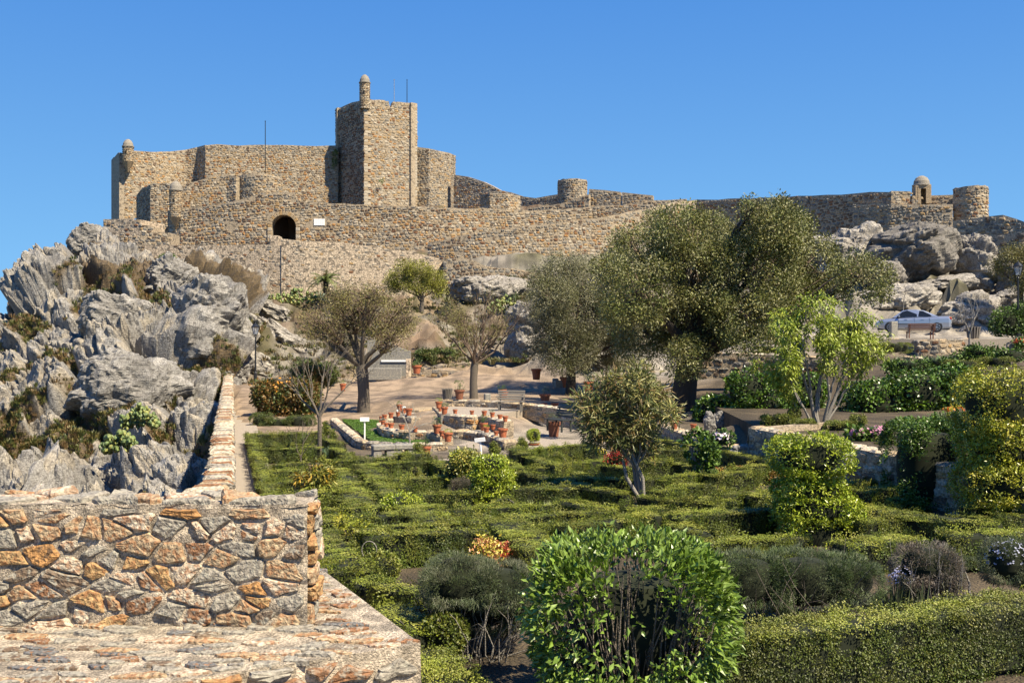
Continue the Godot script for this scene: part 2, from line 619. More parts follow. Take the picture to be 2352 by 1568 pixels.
# rock that breaks into blocks: height above the mean face, crack depth
class Fracture:
	var cv := []
	var ed := []
	var fb := FastNoiseLite.new()
	var f1 := 1.0
	var f2 := 1.0
	func _init(sd: int, fa: float, fc: float) -> void:
		f1 = fa
		f2 = fc
		for k in 2:
			for ret in [FastNoiseLite.RETURN_CELL_VALUE, FastNoiseLite.RETURN_DISTANCE2_SUB]:
				var z := FastNoiseLite.new()
				z.seed = sd + k
				z.noise_type = FastNoiseLite.TYPE_CELLULAR
				z.cellular_return_type = ret
				z.fractal_type = FastNoiseLite.FRACTAL_NONE
				z.frequency = f2 if k else f1
				(ed if ret == FastNoiseLite.RETURN_DISTANCE2_SUB else cv).append(z)
		fb.seed = sd + 5
		fb.frequency = f1 * 1.1
		fb.fractal_octaves = 4
	func at(q: Vector3) -> Vector3:
		var w := V3(fb.get_noise_3dv(q * 0.6), fb.get_noise_3dv(q * 0.6 + Vector3(31, 7, 3)), 0.0) * (0.16 / fb.frequency)
		q += w
		var a: float = cv[0].get_noise_3dv(q)
		var b: float = cv[1].get_noise_3dv(q)
		var e0: float = ed[0].get_noise_3dv(q) + 1.0
		var e1: float = ed[1].get_noise_3dv(q) + 1.0
		var da := Vector3(sin(a * 37.0), cos(a * 53.0), sin(a * 71.0 + 1.0))
		var db := Vector3(sin(b * 37.0), cos(b * 53.0), sin(b * 71.0 + 1.0))
		a = 0.6 + 0.6 * a + 0.55 * sin(q.dot(da) * f1 * 3.0)
		b = 0.6 + 0.6 * b + 0.6 * sin(q.dot(db) * f2 * 3.2)
		return Vector3(a * smoothstep(0.0, 0.2, e0), b * smoothstep(0.0, 0.2, e1), 1.0 - smoothstep(0.0, 0.13, e0))
	func V3(x: float, y: float, z: float) -> Vector3:
		return Vector3(x, y, z)

# a rounded, fractured rock
func rock_mesh(rad: Vector3, sd: int, amp := 0.25, turn := Basis(), nu := 64, nv := 40, base := Color(0.335, 0.315, 0.28)) -> ArrayMesh:
	var size := (rad.x + rad.y + rad.z) / 3.0
	var fr := Fracture.new(sd, 0.75 / size, 2.1 / size)
	var fb := fr.fb
	var tilt := Basis(V(0, 0, 1), 0.6) * Basis(V(1, 0, 0), 0.4)
	var rows := []
	for j in nv + 1:
		var th := PI * j / nv
		var row := []
		for i in nu:
			var ph := TAU * i / nu
			var d := V(sin(th) * cos(ph), cos(th), sin(th) * sin(ph))
			var q := V(signf(d.x) * pow(absf(d.x), 0.75), signf(d.y) * pow(absf(d.y), 0.75), signf(d.z) * pow(absf(d.z), 0.75)) * rad
			var r := fr.at(tilt * q * V(0.8, 1.35, 0.8))
			var f := 0.82 + amp * (0.8 * r.x + 0.26 * r.y + 0.55 * fb.get_noise_3dv(q * 1.3) + 0.16 * fr.at(tilt * q * 2.6 + V(3, 1, 7)).y)
			row.append([turn * (q * f), base * (0.86 + 0.25 * r.y + 0.3 * fb.get_noise_3dv(q * 2.0 + V(9, 9, 9)))])
		rows.append(row)
	var b := MB.new()
	for j in nv:
		for i in nu:
			var k := (i + 1) % nu
			var p = rows[j][i]
			var s = rows[j + 1][i]
			var t = rows[j + 1][k]
			var u = rows[j][k]
			b.quadc(p[0], s[0], t[0], u[0], p[1], s[1], t[1], u[1])
	return b.mesh()

# ---------------------------------------------------------------- the land
# survey points of the ground: [X, Y, D, kind]  kinds: s sand, e earth, r rock, g garden soil
var survey := []
var gp := PackedVector3Array()
var gk := PackedColorArray()

func put_ground() -> void:
	var sand := Color(0.56, 0.41, 0.27)
	var earth := Color(0.25, 0.165, 0.10)
	var rock := Color(0.40, 0.36, 0.29)
	var soil := Color(0.15, 0.11, 0.06)
	var pale := Color(0.58, 0.51, 0.41)
	for x in [-14, -10, -5, 0, 4]:
		for d in [4, 12, 20, 28]:
			gp.append(V(x, 0, -d)); gk.append(soil)
	for x in [-12.0, -8.0, -4.0, 0.0, 4.0, 8.0]:
		gp.append(V(x, 0, -36.0)); gk.append(pale if x > -3 else soil)
	for x in [-12.0, -8.0, -6.0, 2.0, 4.0]:
		gp.append(V(x, 0.0, -42.0)); gk.append(pale if x > 0 else sand)
	for e in [[-14, 0.1, -47], [-10, 0.15, -47], [-7, 0.25, -46.5], [-4, 0.85, -47], [-1.5, 0.9, -46.5], [1, 0.8, -46], [3.5, 0.7, -46], [-3.0, 0.72, -41.5], [-1.5, 0.72, -41.5], [0.5, 0.5, -43], [-14, 0.3, -51], [-9, 0.5, -51], [-4, 0.95, -51], [1, 0.85, -51], [4, 0.7, -50]]:
		gp.append(V(e[0], e[1], e[2])); gk.append(sand)
	var list := [[600, 890, 66, sand], [760, 880, 64, sand], [900, 868, 65, sand], [1000, 862, 64, sand], [1100, 858, 64, sand], [1180, 862, 63, sand], [1230, 880, 58, sand], [1320, 905, 55, sand], [1420, 915, 52, sand],
		[920, 828, 70, sand], [1010, 822, 70, sand], [1100, 832, 69, sand], [1190, 835, 68, sand], [860, 905, 57, sand], [1050, 900, 57, sand], [1180, 900, 56, sand],
		[620, 830, 70, rock], [560, 760, 76, earth], [650, 770, 80, earth], [700, 720, 86, earth], [600, 690, 88, rock], [760, 672, 90, earth], [860, 690, 87, earth], [960, 712, 80, sand], [1000, 690, 86, sand], [1050, 700, 84, sand], [940, 770, 74, sand], [980, 800, 71, earth], [850, 760, 78, earth], [720, 800, 74, rock],
		[1150, 690, 82, rock], [1120, 760, 76, earth], [1180, 790, 71, rock], [1200, 640, 90, rock], [1260, 660, 85, rock], [1330, 640, 88, rock], [1260, 800, 66, rock], [1350, 830, 63, rock], [1420, 850, 60, pale], [1450, 780, 68, rock],
		[1500, 860, 57, pale], [1600, 800, 66, pale], [1720, 790, 66, pale], [1560, 930, 48, soil], [1700, 900, 50, soil],
		[1820, 770, 64, pale], [1950, 770, 63, pale], [2080, 768, 64, pale], [2200, 772, 63, pale], [2352, 776, 62, pale], [2500, 776, 62, pale], [2300, 752, 68, pale],
		[2000, 690, 74, pale], [2100, 705, 72, rock], [2200, 690, 74, rock], [2352, 680, 74, rock], [2500, 670, 78, rock], [2150, 640, 80, rock], [2300, 600, 84, rock], [2500, 600, 86, rock], [1900, 560, 90, rock], [2050, 540, 88, rock], [1700, 560, 98, rock],
		[1200, 580, 100, rock], [1000, 575, 108, earth], [700, 590, 104, earth], [700, 555, 112, earth], [480, 596, 104, earth], [1400, 520, 110, earth], [330, 590, 102, rock], [220, 640, 98, rock], [150, 720, 98, rock], [420, 590, 98, rock], [560, 585, 98, earth], [100, 800, 110, rock], [250, 600, 115, rock], [900, 480, 125, earth], [500, 470, 125, earth], [1300, 470, 125, earth], [1700, 520, 118, earth], [2100, 540, 100, earth], [2500, 660, 100, rock], [2300, 620, 96, rock]]
	for e in list:
		gp.append(P(e[0], e[1], e[2])); gk.append(e[3])
	for e in [[6.2, 0, -27], [7.6, 0, -22.5], [5.2, 0, -31], [4.6, 0, -35], [8.0, 0, -19], [9, 0.0, -14], [7, 0, -10], [13, 0.0, -16], [12, 0, -19], [6.0, 0, -24], [9.8, 1.0, -26.5], [9.2, 1.0, -30], [8.6, 0.9, -34], [11, 1.0, -22.5], [14, 1.0, -22], [12, 1.1, -28], [12, 1.1, -34], [10, 1.0, -38], [8, 0.4, -39], [15, 1.5, -40], [20, 1.4, -30], [22, 1.5, -36], [10.5, 1.0, -44], [16, 2.0, -46], [24, 2.3, -46], [14, 2.2, -52], [20, 2.6, -53], [28, 2.8, -53], [34, 2.6, -46]]:
		gp.append(V(e[0], e[1], e[2])); gk.append(soil)

func ground_at(x: float, z: float) -> Array:
	var w := 0.0
	var y := 0.0
	var c := Color(0, 0, 0)
	for i in gp.size():
		var p := gp[i]
		var d2 := (p.x - x) * (p.x - x) + (p.z - z) * (p.z - z) + 0.3
		if d2 > 900.0:
			continue
		var k := 1.0 / (d2 * d2)
		w += k
		y += k * p.y
		c += gk[i] * k
	if w <= 0.0:
		return [0.0, Color(0.3, 0.25, 0.18)]
	return [y / w, c / w]

func gy(x: float, z: float) -> float:
	return ground_at(x, z)[0]

func on(X: float, Y: float, near := 20.0, far := 90.0) -> Vector3:   # where a sight line first meets the ground
	var d := near
	while d < far:
		var p := P(X, Y, d)
		if p.y <= gy(p.x, p.z):
			return p
		d += 0.5
	return P(X, Y, far)

func build_terrain() -> void:
	put_ground()
	var fr := Fracture.new(61, 0.16, 0.5)
	var nz := FastNoiseLite.new()
	nz.seed = 3
	nz.frequency = 0.35
	nz.fractal_octaves = 4
	var b := MB.new()
	var xs := []
	var x := -34.0
	while x <= 58.0:
		xs.append(x)
		x += 0.5
	var rows := []
	var d := 4.0
	while d < 132.0:
		var row := []
		for q in xs:
			var xx: float = q * (0.45 + d / 110.0)
			var g := ground_at(xx, -d)
			var n := nz.get_noise_2d(xx, d)
			var slope := clampf((d - 60.0) / 12.0, 0.0, 1.0)
			var yy: float = g[0] + n * (0.02 + 0.55 * slope)
			if slope > 0.0:
				var r := fr.at(V(xx, yy * 1.2, -d))
				yy += slope * (1.5 * r.x + 0.5 * r.y - 1.2) * clampf(1.2 + n * 3.0, 0.1, 1.0) * (1.0 if d < 86.0 else 0.3)
			if xx < -0.287 * d + 0.6:      # west of the garden wall the hill drops away
				yy -= clampf((-0.287 * d + 0.6 - xx) * 2.2, 0.0, 12.0) * clampf((100.0 - d) / 8.0, 0.0, 1.0)
			var c: Color = g[1]
			if slope > 0.0 and d > 66.0:
				var m := nz.get_noise_2d(xx * 0.7 + 40.0, d * 0.7)
				c = c.lerp(Color(0.15, 0.14, 0.05), clampf(m * 3.0, 0.0, 0.75) * slope)
				c = c.lerp(Color(0.46, 0.42, 0.35), clampf(-n * 2.5, 0.0, 0.8) * slope)
			row.append([V(xx, yy, -d), c])
		rows.append(row)
		d += 0.5 if d < 90.0 else 1.5
	for j in rows.size() - 1:
		for i in xs.size() - 1:
			var p = rows[j][i]
			var q = rows[j + 1][i]
			var r = rows[j + 1][i + 1]
			var s = rows[j][i + 1]
			b.quadc(p[0], q[0], r[0], s[0], p[1], q[1], r[1], s[1])
	structure("ground", b.mesh(), M.soil)
	var far := MB.new()
	far.quad(V(-4000, -70, 400), V(-4000, -70, -4500), V(4000, -70, -4500), V(4000, -70, 400), Color(0.16, 0.17, 0.09))
	structure("terrain", far.mesh(), M.soil)

func cat(a: Vector3, b: Vector3, c: Vector3, d: Vector3, t: float) -> Vector3:
	return b.cubic_interpolate(c, a, d, t)

func build_cliff() -> void:
	# columns from west to east, each from the foot of the slope to the crest and over it
	var cols := [
		[[-260, 1330, 36], [-240, 1160, 46], [-230, 1060, 53], [-220, 980, 59], [-210, 910, 65], [-200, 850, 71], [-200, 800, 78], [-180, 840, 92]],
		[[-120, 1310, 37], [-110, 1160, 46], [-105, 1060, 53], [-100, 970, 59], [-95, 890, 65], [-90, 820, 71], [-80, 745, 79], [-60, 780, 92]],
		[[-20, 1300, 38], [-20, 1160, 46], [-20, 1060, 53], [-15, 960, 59], [-10, 880, 65], [-5, 800, 71], [0, 712, 79], [30, 740, 94]],
		[[60, 1300, 38], [55, 1110, 46], [50, 1055, 53], [50, 955, 59], [55, 860, 65], [55, 780, 71], [62, 672, 79], [100, 690, 95]],
		[[135, 1300, 38], [125, 1160, 46], [120, 1050, 53], [118, 950, 59], [120, 850, 65], [120, 760, 71], [130, 640, 80], [175, 600, 97]],
		[[250, 1300, 38], [240, 1160, 46], [235, 1040, 53], [230, 930, 59], [230, 830, 64], [230, 740, 70], [232, 645, 79], [240, 545, 95]],
		[[340, 1300, 36], [340, 1160, 45], [335, 1040, 52], [330, 930, 58], [330, 830, 63], [330, 740, 69], [330, 655, 78], [330, 600, 90]],
		[[430, 1300, 34], [430, 1170, 43], [430, 1060, 50], [425, 950, 56], [415, 860, 61], [415, 780, 67], [430, 700, 73], [450, 630, 88]],
		[[500, 1330, 32], [488, 1190, 42], [486, 1080, 49], [492, 960, 56], [500, 870, 62], [520, 790, 68], [530, 720, 74], [540, 650, 89]],
		[[540, 1420, 30], [520, 1260, 40], [512, 1130, 47], [512, 990, 55], [520, 900, 61], [560, 830, 68], [590, 760, 76], [600, 660, 90]]]
	var pts := []
	for c in cols:
		var l := []
		for e in c:
			l.append(P(e[0], e[1], e[2]))
		l.insert(0, l[0] * 2.0 - l[1])
		l.append(l[-1] + V(0, -9, -16))
		pts.append(l)
	pts.insert(0, pts[0].map(func(p): return p + V(-6, -3, 0)))
	pts.append(pts[-1].map(func(p): return p + V(2, -1, 0)))
	var fr := Fracture.new(21, 0.17, 0.55)
	var fr2 := Fracture.new(44, 0.6, 1.7)
	var fb := FastNoiseLite.new()
	fb.seed = 9
	fb.frequency = 0.33
	fb.fractal_octaves = 5
	var green := FastNoiseLite.new()
	green.seed = 17
	green.frequency = 0.13
	green.fractal_octaves = 3
	var tilt := Basis(V(0, 0, 1), 0.55) * Basis(V(1, 0, 0), 0.5)
	var nu := 330
	var nv := 300
	var base := []
	for j in nv + 1:
		var v: float = float(j) / nv * (pts[0].size() - 3)
		var jv := mini(int(v), pts[0].size() - 4)
		var row := []
		var strip := []
		for c in pts:
			strip.append(cat(c[jv], c[jv + 1], c[jv + 2], c[jv + 3], v - jv))
		for i in nu + 1:
			var u := float(i) / nu * (pts.size() - 3)
			var iu := mini(int(u), pts.size() - 4)
			row.append(cat(strip[iu], strip[iu + 1], strip[iu + 2], strip[iu + 3], u - iu))
		base.append(row)
	var rows := []
	var tufts := [Batch.new(), Batch.new()]
	for j in nv + 1:
		var row := []
		for i in nu + 1:
			var p: Vector3 = base[j][i]
			var n: Vector3 = ((base[mini(j + 1, nv)][i] - base[maxi(j - 1, 0)][i]) as Vector3).cross(base[j][maxi(i - 1, 0)] - base[j][mini(i + 1, nu)]).normalized()
			if n.y < 0.0 and n.z < 0.0: n = -n
			var q := tilt * p * V(0.7, 1.25, 0.7)
			var r := fr.at(q)
			var r2 := fr2.at(q)
			var f := fb.get_noise_3dv(p)
			var h := 1.9 * r.x + 0.55 * r.y + 0.26 * r2.y + 0.10 * r2.x + 0.4 * f - 1.5
			var g := green.get_noise_3dv(p) + 0.26 * r.z - 0.16 * f + 0.07
			var tone := 0.80 + 0.22 * r.y + 0.16 * r2.x + 0.2 * f
			var col := Color(0.335, 0.315, 0.28) * tone
			if fb.get_noise_3dv(p * 2.0 + V(40, 0, 0)) > 0.12:
				col = Color(0.42, 0.37, 0.29) * tone
			if g > 0.19:
				var t := clampf((g - 0.19) / 0.06, 0.0, 1.0)
				col = col.lerp(Color(0.17, 0.12, 0.06), t)
				h -= 0.12 * t
				if j < nv * 0.86 and rng.randf() < 0.32 * t:
					var s := R(0.18, 0.42)
					tufts[rng.randi() % 2].add(Transform3D(Basis(Vector3.UP, R(0, TAU)).scaled(V(s, s * R(0.7, 1.2), s)), p + n * h), [Color(0.13, 0.14, 0.035), Color(0.19, 0.16, 0.05), Color(0.10, 0.12, 0.04), Color(0.22, 0.14, 0.06)][rng.randi() % 4] * R(0.7, 1.2))
			row.append([p + n * h, col])
		rows.append(row)
	var b := MB.new()
	for j in nv:
		for i in nu:
			var p = rows[j][i]
			var s = rows[j + 1][i]
			var t = rows[j + 1][i + 1]
			var w = rows[j][i + 1]
			b.quadc(p[0], s[0], t[0], w[0], p[1], s[1], t[1], w[1])
	structure("cliff", b.mesh(), M.rock)
	for k in 2:
		var o := scatter("grass", tuft_mesh(16, 1.0, 0.09, 0.6), M.leaf, tufts[k], self)
		if o:
			mass(o, ["low grass and herbs in the cracks of the grey cliff", "dry brown grass tufts on the ledges of the grey cliff"][k], "grass")
	# rock masses that stand out of the slope
	for e in [["rounded grey boulder on the skyline at the far left", 146, 632, 80, 1.5, 1.3, 1.6, 0.2], ["tall grey boulder on the skyline below the corner bastion", 205, 558, 93, 2.1, 2.0, 2.2, 0.2], ["big grey crag with a dark cleft on its left, beside the cactus", 470, 765, 69, 2.7, 4.5, 4.4, 0.26],
		["pale pointed rock rising against the plastered wall", 385, 655, 80, 1.9, 2.3, 2.0, 0.3], ["grey crag at the head of the long garden wall", 522, 850, 66.5, 1.5, 1.8, 2.2, 0.24], ["broad flat grey slab below the grassy ledge of the cliff", 300, 905, 60.5, 3.4, 2.6, 2.6, 0.2], ["pale blocky rock above the grassy ledge of the cliff", 270, 735, 70, 2.4, 1.9, 2.2, 0.25]]:
		var o := part("boulder", rock_mesh(V(e[4], e[5], e[6]), 30 + e[1], e[7], Basis(V(0, 1, 0), 0.5) * Basis(V(0, 0, 1), -0.25), 110, 76), M.rock, self)
		o.position = P(e[1], e[2], e[3])
		tag(o, e[0], "rock")
	for e in [["dark overhanging crag with a hollow beneath, below the sentry box", 2110, 575, 78, 3.6, 2.2, 3.2, 0.2, 0.27], ["pale sloping rock left of the dark crag", 1965, 590, 82, 3.4, 2.4, 3.0, 0.25, 0.45], ["grey upright crag right of the hollow", 2235, 610, 78, 1.3, 2.6, 2.0, 0.25, 0.42], ["low grey block left of the hollow, half in shade", 2035, 632, 74, 1.6, 0.95, 1.3, 0.2, 0.3],  # dark crag: shade of its left-facing side is put into the base tone
		["pale ribbed rock behind the silver car", 2060, 690, 72, 3.2, 1.0, 2.2, 0.24, 0.5], ["long low rock ledge above the silver car", 2170, 655, 75, 3.2, 0.55, 1.8, 0.3, 0.42], ["brown rock bank behind the slatted chair", 2235, 725, 69, 2.5, 1.35, 1.6, 0.24, 0.42], ["rock ledge behind the right street lamp", 2345, 690, 72, 3.2, 0.9, 1.8, 0.25, 0.4],
		["weathered rock bank under the ivy at the right edge", 2350, 640, 76, 2.2, 1.8, 1.6, 0.25, 0.33], ["grey rock slope under the small arched doorway wall", 1115, 668, 82, 3.0, 1.3, 2.2, 0.22, 0.42], ["grey rock beside the agaves and the olive tree", 1205, 760, 70, 1.3, 1.9, 1.5, 0.25, 0.4], ["light rock band running down left of the budding round tree", 650, 780, 76.5, 3.6, 0.9, 1.6, 0.3, 0.46], ["light rock band below the prickly pear thicket", 620, 715, 84, 2.4, 0.8, 1.4, 0.3, 0.46], ["rock foot behind the left street lamp", 590, 845, 70.5, 2.2, 0.9, 1.4, 0.3, 0.46],
		["pale rock heap under the olive's branches", 1420, 845, 60, 2.4, 1.0, 1.6, 0.25, 0.48], ["pale rock under the round retaining wall near the bench", 2195, 812, 57.4, 1.8, 0.75, 0.8, 0.25, 0.46]]:
		var sh: float = e[8]
		var o := part("boulder", rock_mesh(V(e[4], e[5], e[6]), 30 + e[1], e[7], Basis(V(0, 1, 0), 0.5) * Basis(V(0, 0, 1), -0.45 if e[1] < 800 else 0.12), 90, 60, Color(sh, sh * 0.91, sh * 0.77)), M.rock, self)
		o.position = P(e[1], e[2], e[3])
		tag(o, e[0], "rock")

# grass blades in a tuft about one unit across
func tuft_mesh(n: int, h: float, w: float, spread: float) -> ArrayMesh:
	var b := MB.new()
	for i in n:
		var a := R(0, TAU)
		var r := sqrt(rng.randf()) * 0.5
		var p := V(cos(a) * r, -0.05, sin(a) * r)
		var d := V(cos(a), 0, sin(a)) * R(0.1, spread)
		var s := V(-sin(a), 0, cos(a)) * w
		var hh := h * R(0.5, 1.0)
		var m := p + d * 0.35 + Vector3.UP * hh * 0.6
		var t := p + d + Vector3.UP * hh
		var k := Color.WHITE * R(0.75, 1.2)
		b.quad(p - s, m - s * 0.8, m + s * 0.8, p + s, k)
		b.tri(m - s * 0.8, t, m + s * 0.8, k)
	return b.mesh()

# ---------------------------------------------------------------- the castle
func castle_wall(label: String, pts: Array, size: Vector2, palette: Array, singles: int, th := 0.9, fill := 0.9, m := "mortar", holes := [], weather := 0.7, proud := 0.05, called := "castle_wall") -> Node3D:
	var path := run_of(pts)
	var o := thing(called, label, "wall")
	part("masonry", wall_body(path, th), M[m], o)
	lay_stones(o, path, size, palette, singles, fill, proud, weather, holes)
	return o

func turret(label: String, at: Vector3, r: float, h: float, cap: float, corbel := 0.0, slit := true, sides := 10) -> Node3D:
	var o := thing("watch_turret", label, "turret", at)
	var b := MB.new()
	if corbel > 0.0:
		b.lathe([Vector2(0.05, -corbel), Vector2(r * 0.5, -corbel * 0.55), Vector2(r * 1.05, 0)], sides)
	b.lathe([Vector2(r, 0), Vector2(r, h)], sides)
	part("shaft", b.mesh(), M.stone_tan, o)
	var rows := int(h / 0.2)
	var sh := Batch.new()
	for j in rows:
		for i in int(TAU * r / 0.42):
			var a := (i + 0.5 * (j & 1) + R(-0.2, 0.2)) / int(TAU * r / 0.42) * TAU
			var nm := V(cos(a), 0, sin(a))
			sh.add(Transform3D(Basis(V(-sin(a), 0, cos(a)) * -0.2, Vector3.UP * 0.085, nm * 0.035), nm * r * 0.985 + Vector3.UP * (0.1 + j * h / rows)), tone_rgb[["grey", "tan", "tan", "brown", "cream"][rng.randi() % 5]] * R(0.7, 1.1))
	scatter("small_stones", stone_unit[2], M.stone_any, sh, o)
	var d := MB.new()
	d.lathe([Vector2(r, h - 0.02), Vector2(r * 1.16, h), Vector2(r * 1.16, h + 0.1), Vector2(r * 1.0, h + 0.14), Vector2(r * 0.92, h + cap * 0.45), Vector2(r * 0.68, h + cap * 0.75), Vector2(r * 0.25, h + cap * 0.97), Vector2(0, h + cap)], sides)
	part("dome", d.mesh(), M.stone_grey, o)
	if slit:
		var w := MB.new()
		w.box(V(0.0, h * 0.62, r * 0.93), V(0.14, 0.36, 0.2))
		part("loophole", w.mesh(), M.dark, o)
	return o

func build_castle() -> void:
	var big := Vector2(0.56, 0.34)
	var sml := Vector2(0.38, 0.23)
	# upper enclosure
	castle_wall("shaded end of the upper castle wall at the far left", [[285, 350, 520, 118.5], [266, 368, 520, 127]], sml, DARKS, 60, 0.6, 0.9, "mortar")  # dark palette paints the shade of this end into the stones
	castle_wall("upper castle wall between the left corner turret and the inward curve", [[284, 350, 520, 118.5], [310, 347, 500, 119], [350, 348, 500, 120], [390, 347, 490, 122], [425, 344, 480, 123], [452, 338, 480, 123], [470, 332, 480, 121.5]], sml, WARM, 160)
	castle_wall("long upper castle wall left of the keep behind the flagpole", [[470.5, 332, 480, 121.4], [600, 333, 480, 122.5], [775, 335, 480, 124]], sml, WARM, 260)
	castle_wall("rounded castle wall right of the keep", [[950, 336, 490, 124], [985, 340, 490, 123.5], [1010, 346, 490, 124], [1032, 352, 490, 126], [1046, 358, 490, 129]], sml, GREYS, 120)
	castle_wall("sloping castle wall descending right from the rounded wall", [[1042, 400, 500, 125], [1075, 406, 500, 124], [1110, 418, 500, 123], [1150, 436, 500, 122], [1200, 450, 500, 121]], sml, WARM, 110, 0.8, 0.85, "plaster")
	castle_wall("low parapet in the dip of the ridge left of the round tower", [[1200, 450, 500, 121], [1230, 454, 500, 120], [1262, 450, 500, 119], [1290, 444, 500, 118]], sml, GREYS, 50)
	castle_wall("dark ramp parapet below the round tower", [[1212, 478, 500, 112], [1300, 465, 500, 111], [1353, 447, 500, 110]], sml, DARKS, 60, 0.6)
	castle_wall("small battered wall block under the sloping castle wall", [[1103, 446, 490, 117], [1125, 443, 490, 115], [1165, 444, 490, 115], [1195, 452, 490, 117]], sml, WARM, 50)
	# the keep
	var k0 := P(835, 226, 120)
	var kl := P(770, 250, 125.6)
	var kr := P(958, 237, 122.4)
	var foot := P(835, 492, 120).y
	var keep := thing("keep_tower", "tall square stone keep tower rising over the castle", "tower")
	var lp := []
	for i in 6:
		var q := kl.lerp(k0, i / 5.0)
		lp.append([q.x, q.z, foot, lerpf(kl.y, k0.y, i / 5.0) + R(-0.12, 0.12)])
	var rp := []
	for i in 25:
		var u := i / 24.0
		var q := k0.lerp(kr, u)
		var notch := 0.95 if u > 0.47 and u < 0.53 else 0.0
		rp.append([q.x, q.z, foot, k0.y - u * 0.05 + R(-0.06, 0.06) - notch])
	part("shaded_face", wall_body(lp, 0.9), M.mortar, keep)
	part("sunny_face", wall_body(rp, 0.9), M.mortar, keep)
	var back := kl + (kr - k0)
	var bp := [[kr.x, kr.z, foot, kr.y], [back.x, back.z, foot, kr.y], [kl.x, kl.z, foot, kl.y]]
	part("rear_faces", wall_body(bp, 0.9), M.mortar, keep)
	var roof := MB.new()
	roof.quad(k0 - V(0, 2, 0), kl - V(0, 2, 0), back - V(0, 2, 0), kr - V(0, 2, 0))
	part("roof_terrace", roof.mesh(), M.mortar, keep)
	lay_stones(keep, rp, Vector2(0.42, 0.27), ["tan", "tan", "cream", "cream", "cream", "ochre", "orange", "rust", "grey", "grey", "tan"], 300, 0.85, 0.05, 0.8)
	lay_stones(keep, lp, Vector2(0.42, 0.27), ["grey", "brown", "brown", "tan", "rust", "brown"], 140, 0.9, 0.09, 0.8)  # browner, darker stones put the shade of this face into its colour
	var t1 := (kr - k0).normalized()
	t1.y = 0
	var t0 := (kl - k0).normalized()
	t0.y = 0
	var yy := foot
	var flip := false
	while yy < k0.y - 0.4:
		for e in [[k0, t1, t0, flip], [kr, -t1, -t1, not flip]]:
			var bx := MB.new()
			var len := 0.85 if e[3] else 0.5
			var c: Vector3 = e[0] + e[1] * len * 0.5
			bx.box(V(c.x, yy + 0.17, c.z), V(len, 0.33, 0.16), Basis(t1, Vector3.UP, t1.cross(Vector3.UP)), Color.WHITE, 0.03)
			part("quoin", bx.mesh(), M["stone_cream" if rng.randf() < 0.6 else "stone_tan"], keep)
		yy += 0.36
		flip = not flip
	turret("domed watch turret on the near top corner of the keep", k0 + V(0, -1.2, 0) - (t0 + t1) * -0.25, 0.62, 3.1, 1.05)
	turret("domed watch turret at the left end of the upper castle wall", P(293, 372, 117.8), 0.62, 1.75, 0.95, 1.2)
	# middle walls at the left
	castle_wall("shaded flank of the stepped bastion left of the hanging turret", [[312, 448, 560, 114.5], [326, 432, 560, 112.5], [344, 422, 560, 110]], sml, DARKS, 60)  # flank shade is put into the stone colours by the dark palette
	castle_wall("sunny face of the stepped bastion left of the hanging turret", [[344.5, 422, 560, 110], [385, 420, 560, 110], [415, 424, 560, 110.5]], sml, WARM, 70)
	castle_wall("middle castle wall rising right of the hanging turret", [[412, 425, 500, 112.5], [450, 417, 500, 112.5], [490, 404, 500, 112.5], [520, 401, 500, 112.5], [541, 404, 500, 112]], sml, WARM, 110)
	var bp2 := []
	for i in 17:
		var a := PI * (1.02 - i / 16.0)
		var c := P(597, 405, 114)
		bp2.append([c.x + cos(a) * 2.55, c.z + sin(a) * 2.1, P(597, 475, 114).y, c.y - 0.35 + 0.35 * sin(a) + R(-0.05, 0.05)])
	var rb := thing("round_bastion", "half round bastion at the foot of the flagpole", "bastion")
	part("masonry", wall_body(bp2, 0.8), M.mortar, rb)
	lay_stones(rb, bp2, sml, GREYS, 110, 0.92, 0.06)
	# gate wall with its arch
	var arch := P(651, 522, 105)
	var gate_r := 1.28
	var gw := thing("gate_wall", "front castle wall with the round arched gate and white plaque", "wall")
	var gpath := run_of([[388, 506, 580, 107], [414, 478, 580, 106.2], [450, 474, 580, 106], [500, 470, 580, 105.6], [545, 460, 580, 105.3], [580, 450, 580, 105.1], [620, 443, 580, 105], [655, 441, 580, 105], [675, 448, 580, 105], [700, 463, 580, 105], [770, 466, 580, 105], [860, 471, 580, 105], [960, 474, 590, 105], [1040, 477, 590, 105.5], [1120, 479, 590, 106.5], [1215, 482, 590, 107.5], [1300, 479, 580, 108], [1360, 476, 560, 108.5]], 0.7)
	# the wall is built round the opening
	var lft := []
	var rgt := []
	for p in gpath:
		if p[0] < arch.x - gate_r: lft.append(p)
		elif p[0] > arch.x + gate_r: rgt.append(p)
	lft.append([arch.x - gate_r, arch.z, gpath[0][2], lft[-1][3]])
	rgt.push_front([arch.x + gate_r, arch.z, gpath[0][2], rgt[0][3]])
	part("masonry", wall_body(lft, 1.1), M.mortar, gw)
	part("masonry", wall_body(rgt, 1.1), M.mortar, gw)
	var top: float = P(651, 441, 105).y
	var ring := MB.new()
	for i in 16:
		var a := PI - PI * i / 16.0
		var e := PI - PI * (i + 1) / 16.0
		for s in [[a, e]]:
			var p := V(arch.x + cos(a) * gate_r, arch.y + sin(a) * gate_r, arch.z)
			var q := V(arch.x + cos(e) * gate_r, arch.y + sin(e) * gate_r, arch.z)
			ring.quad(p, V(p.x, top, p.z), V(q.x, top, q.z), q)
			ring.quad(p, q, q - V(0, 0, 1.1), p - V(0, 0, 1.1))
	part("masonry", ring.mesh(), M.mortar, gw)
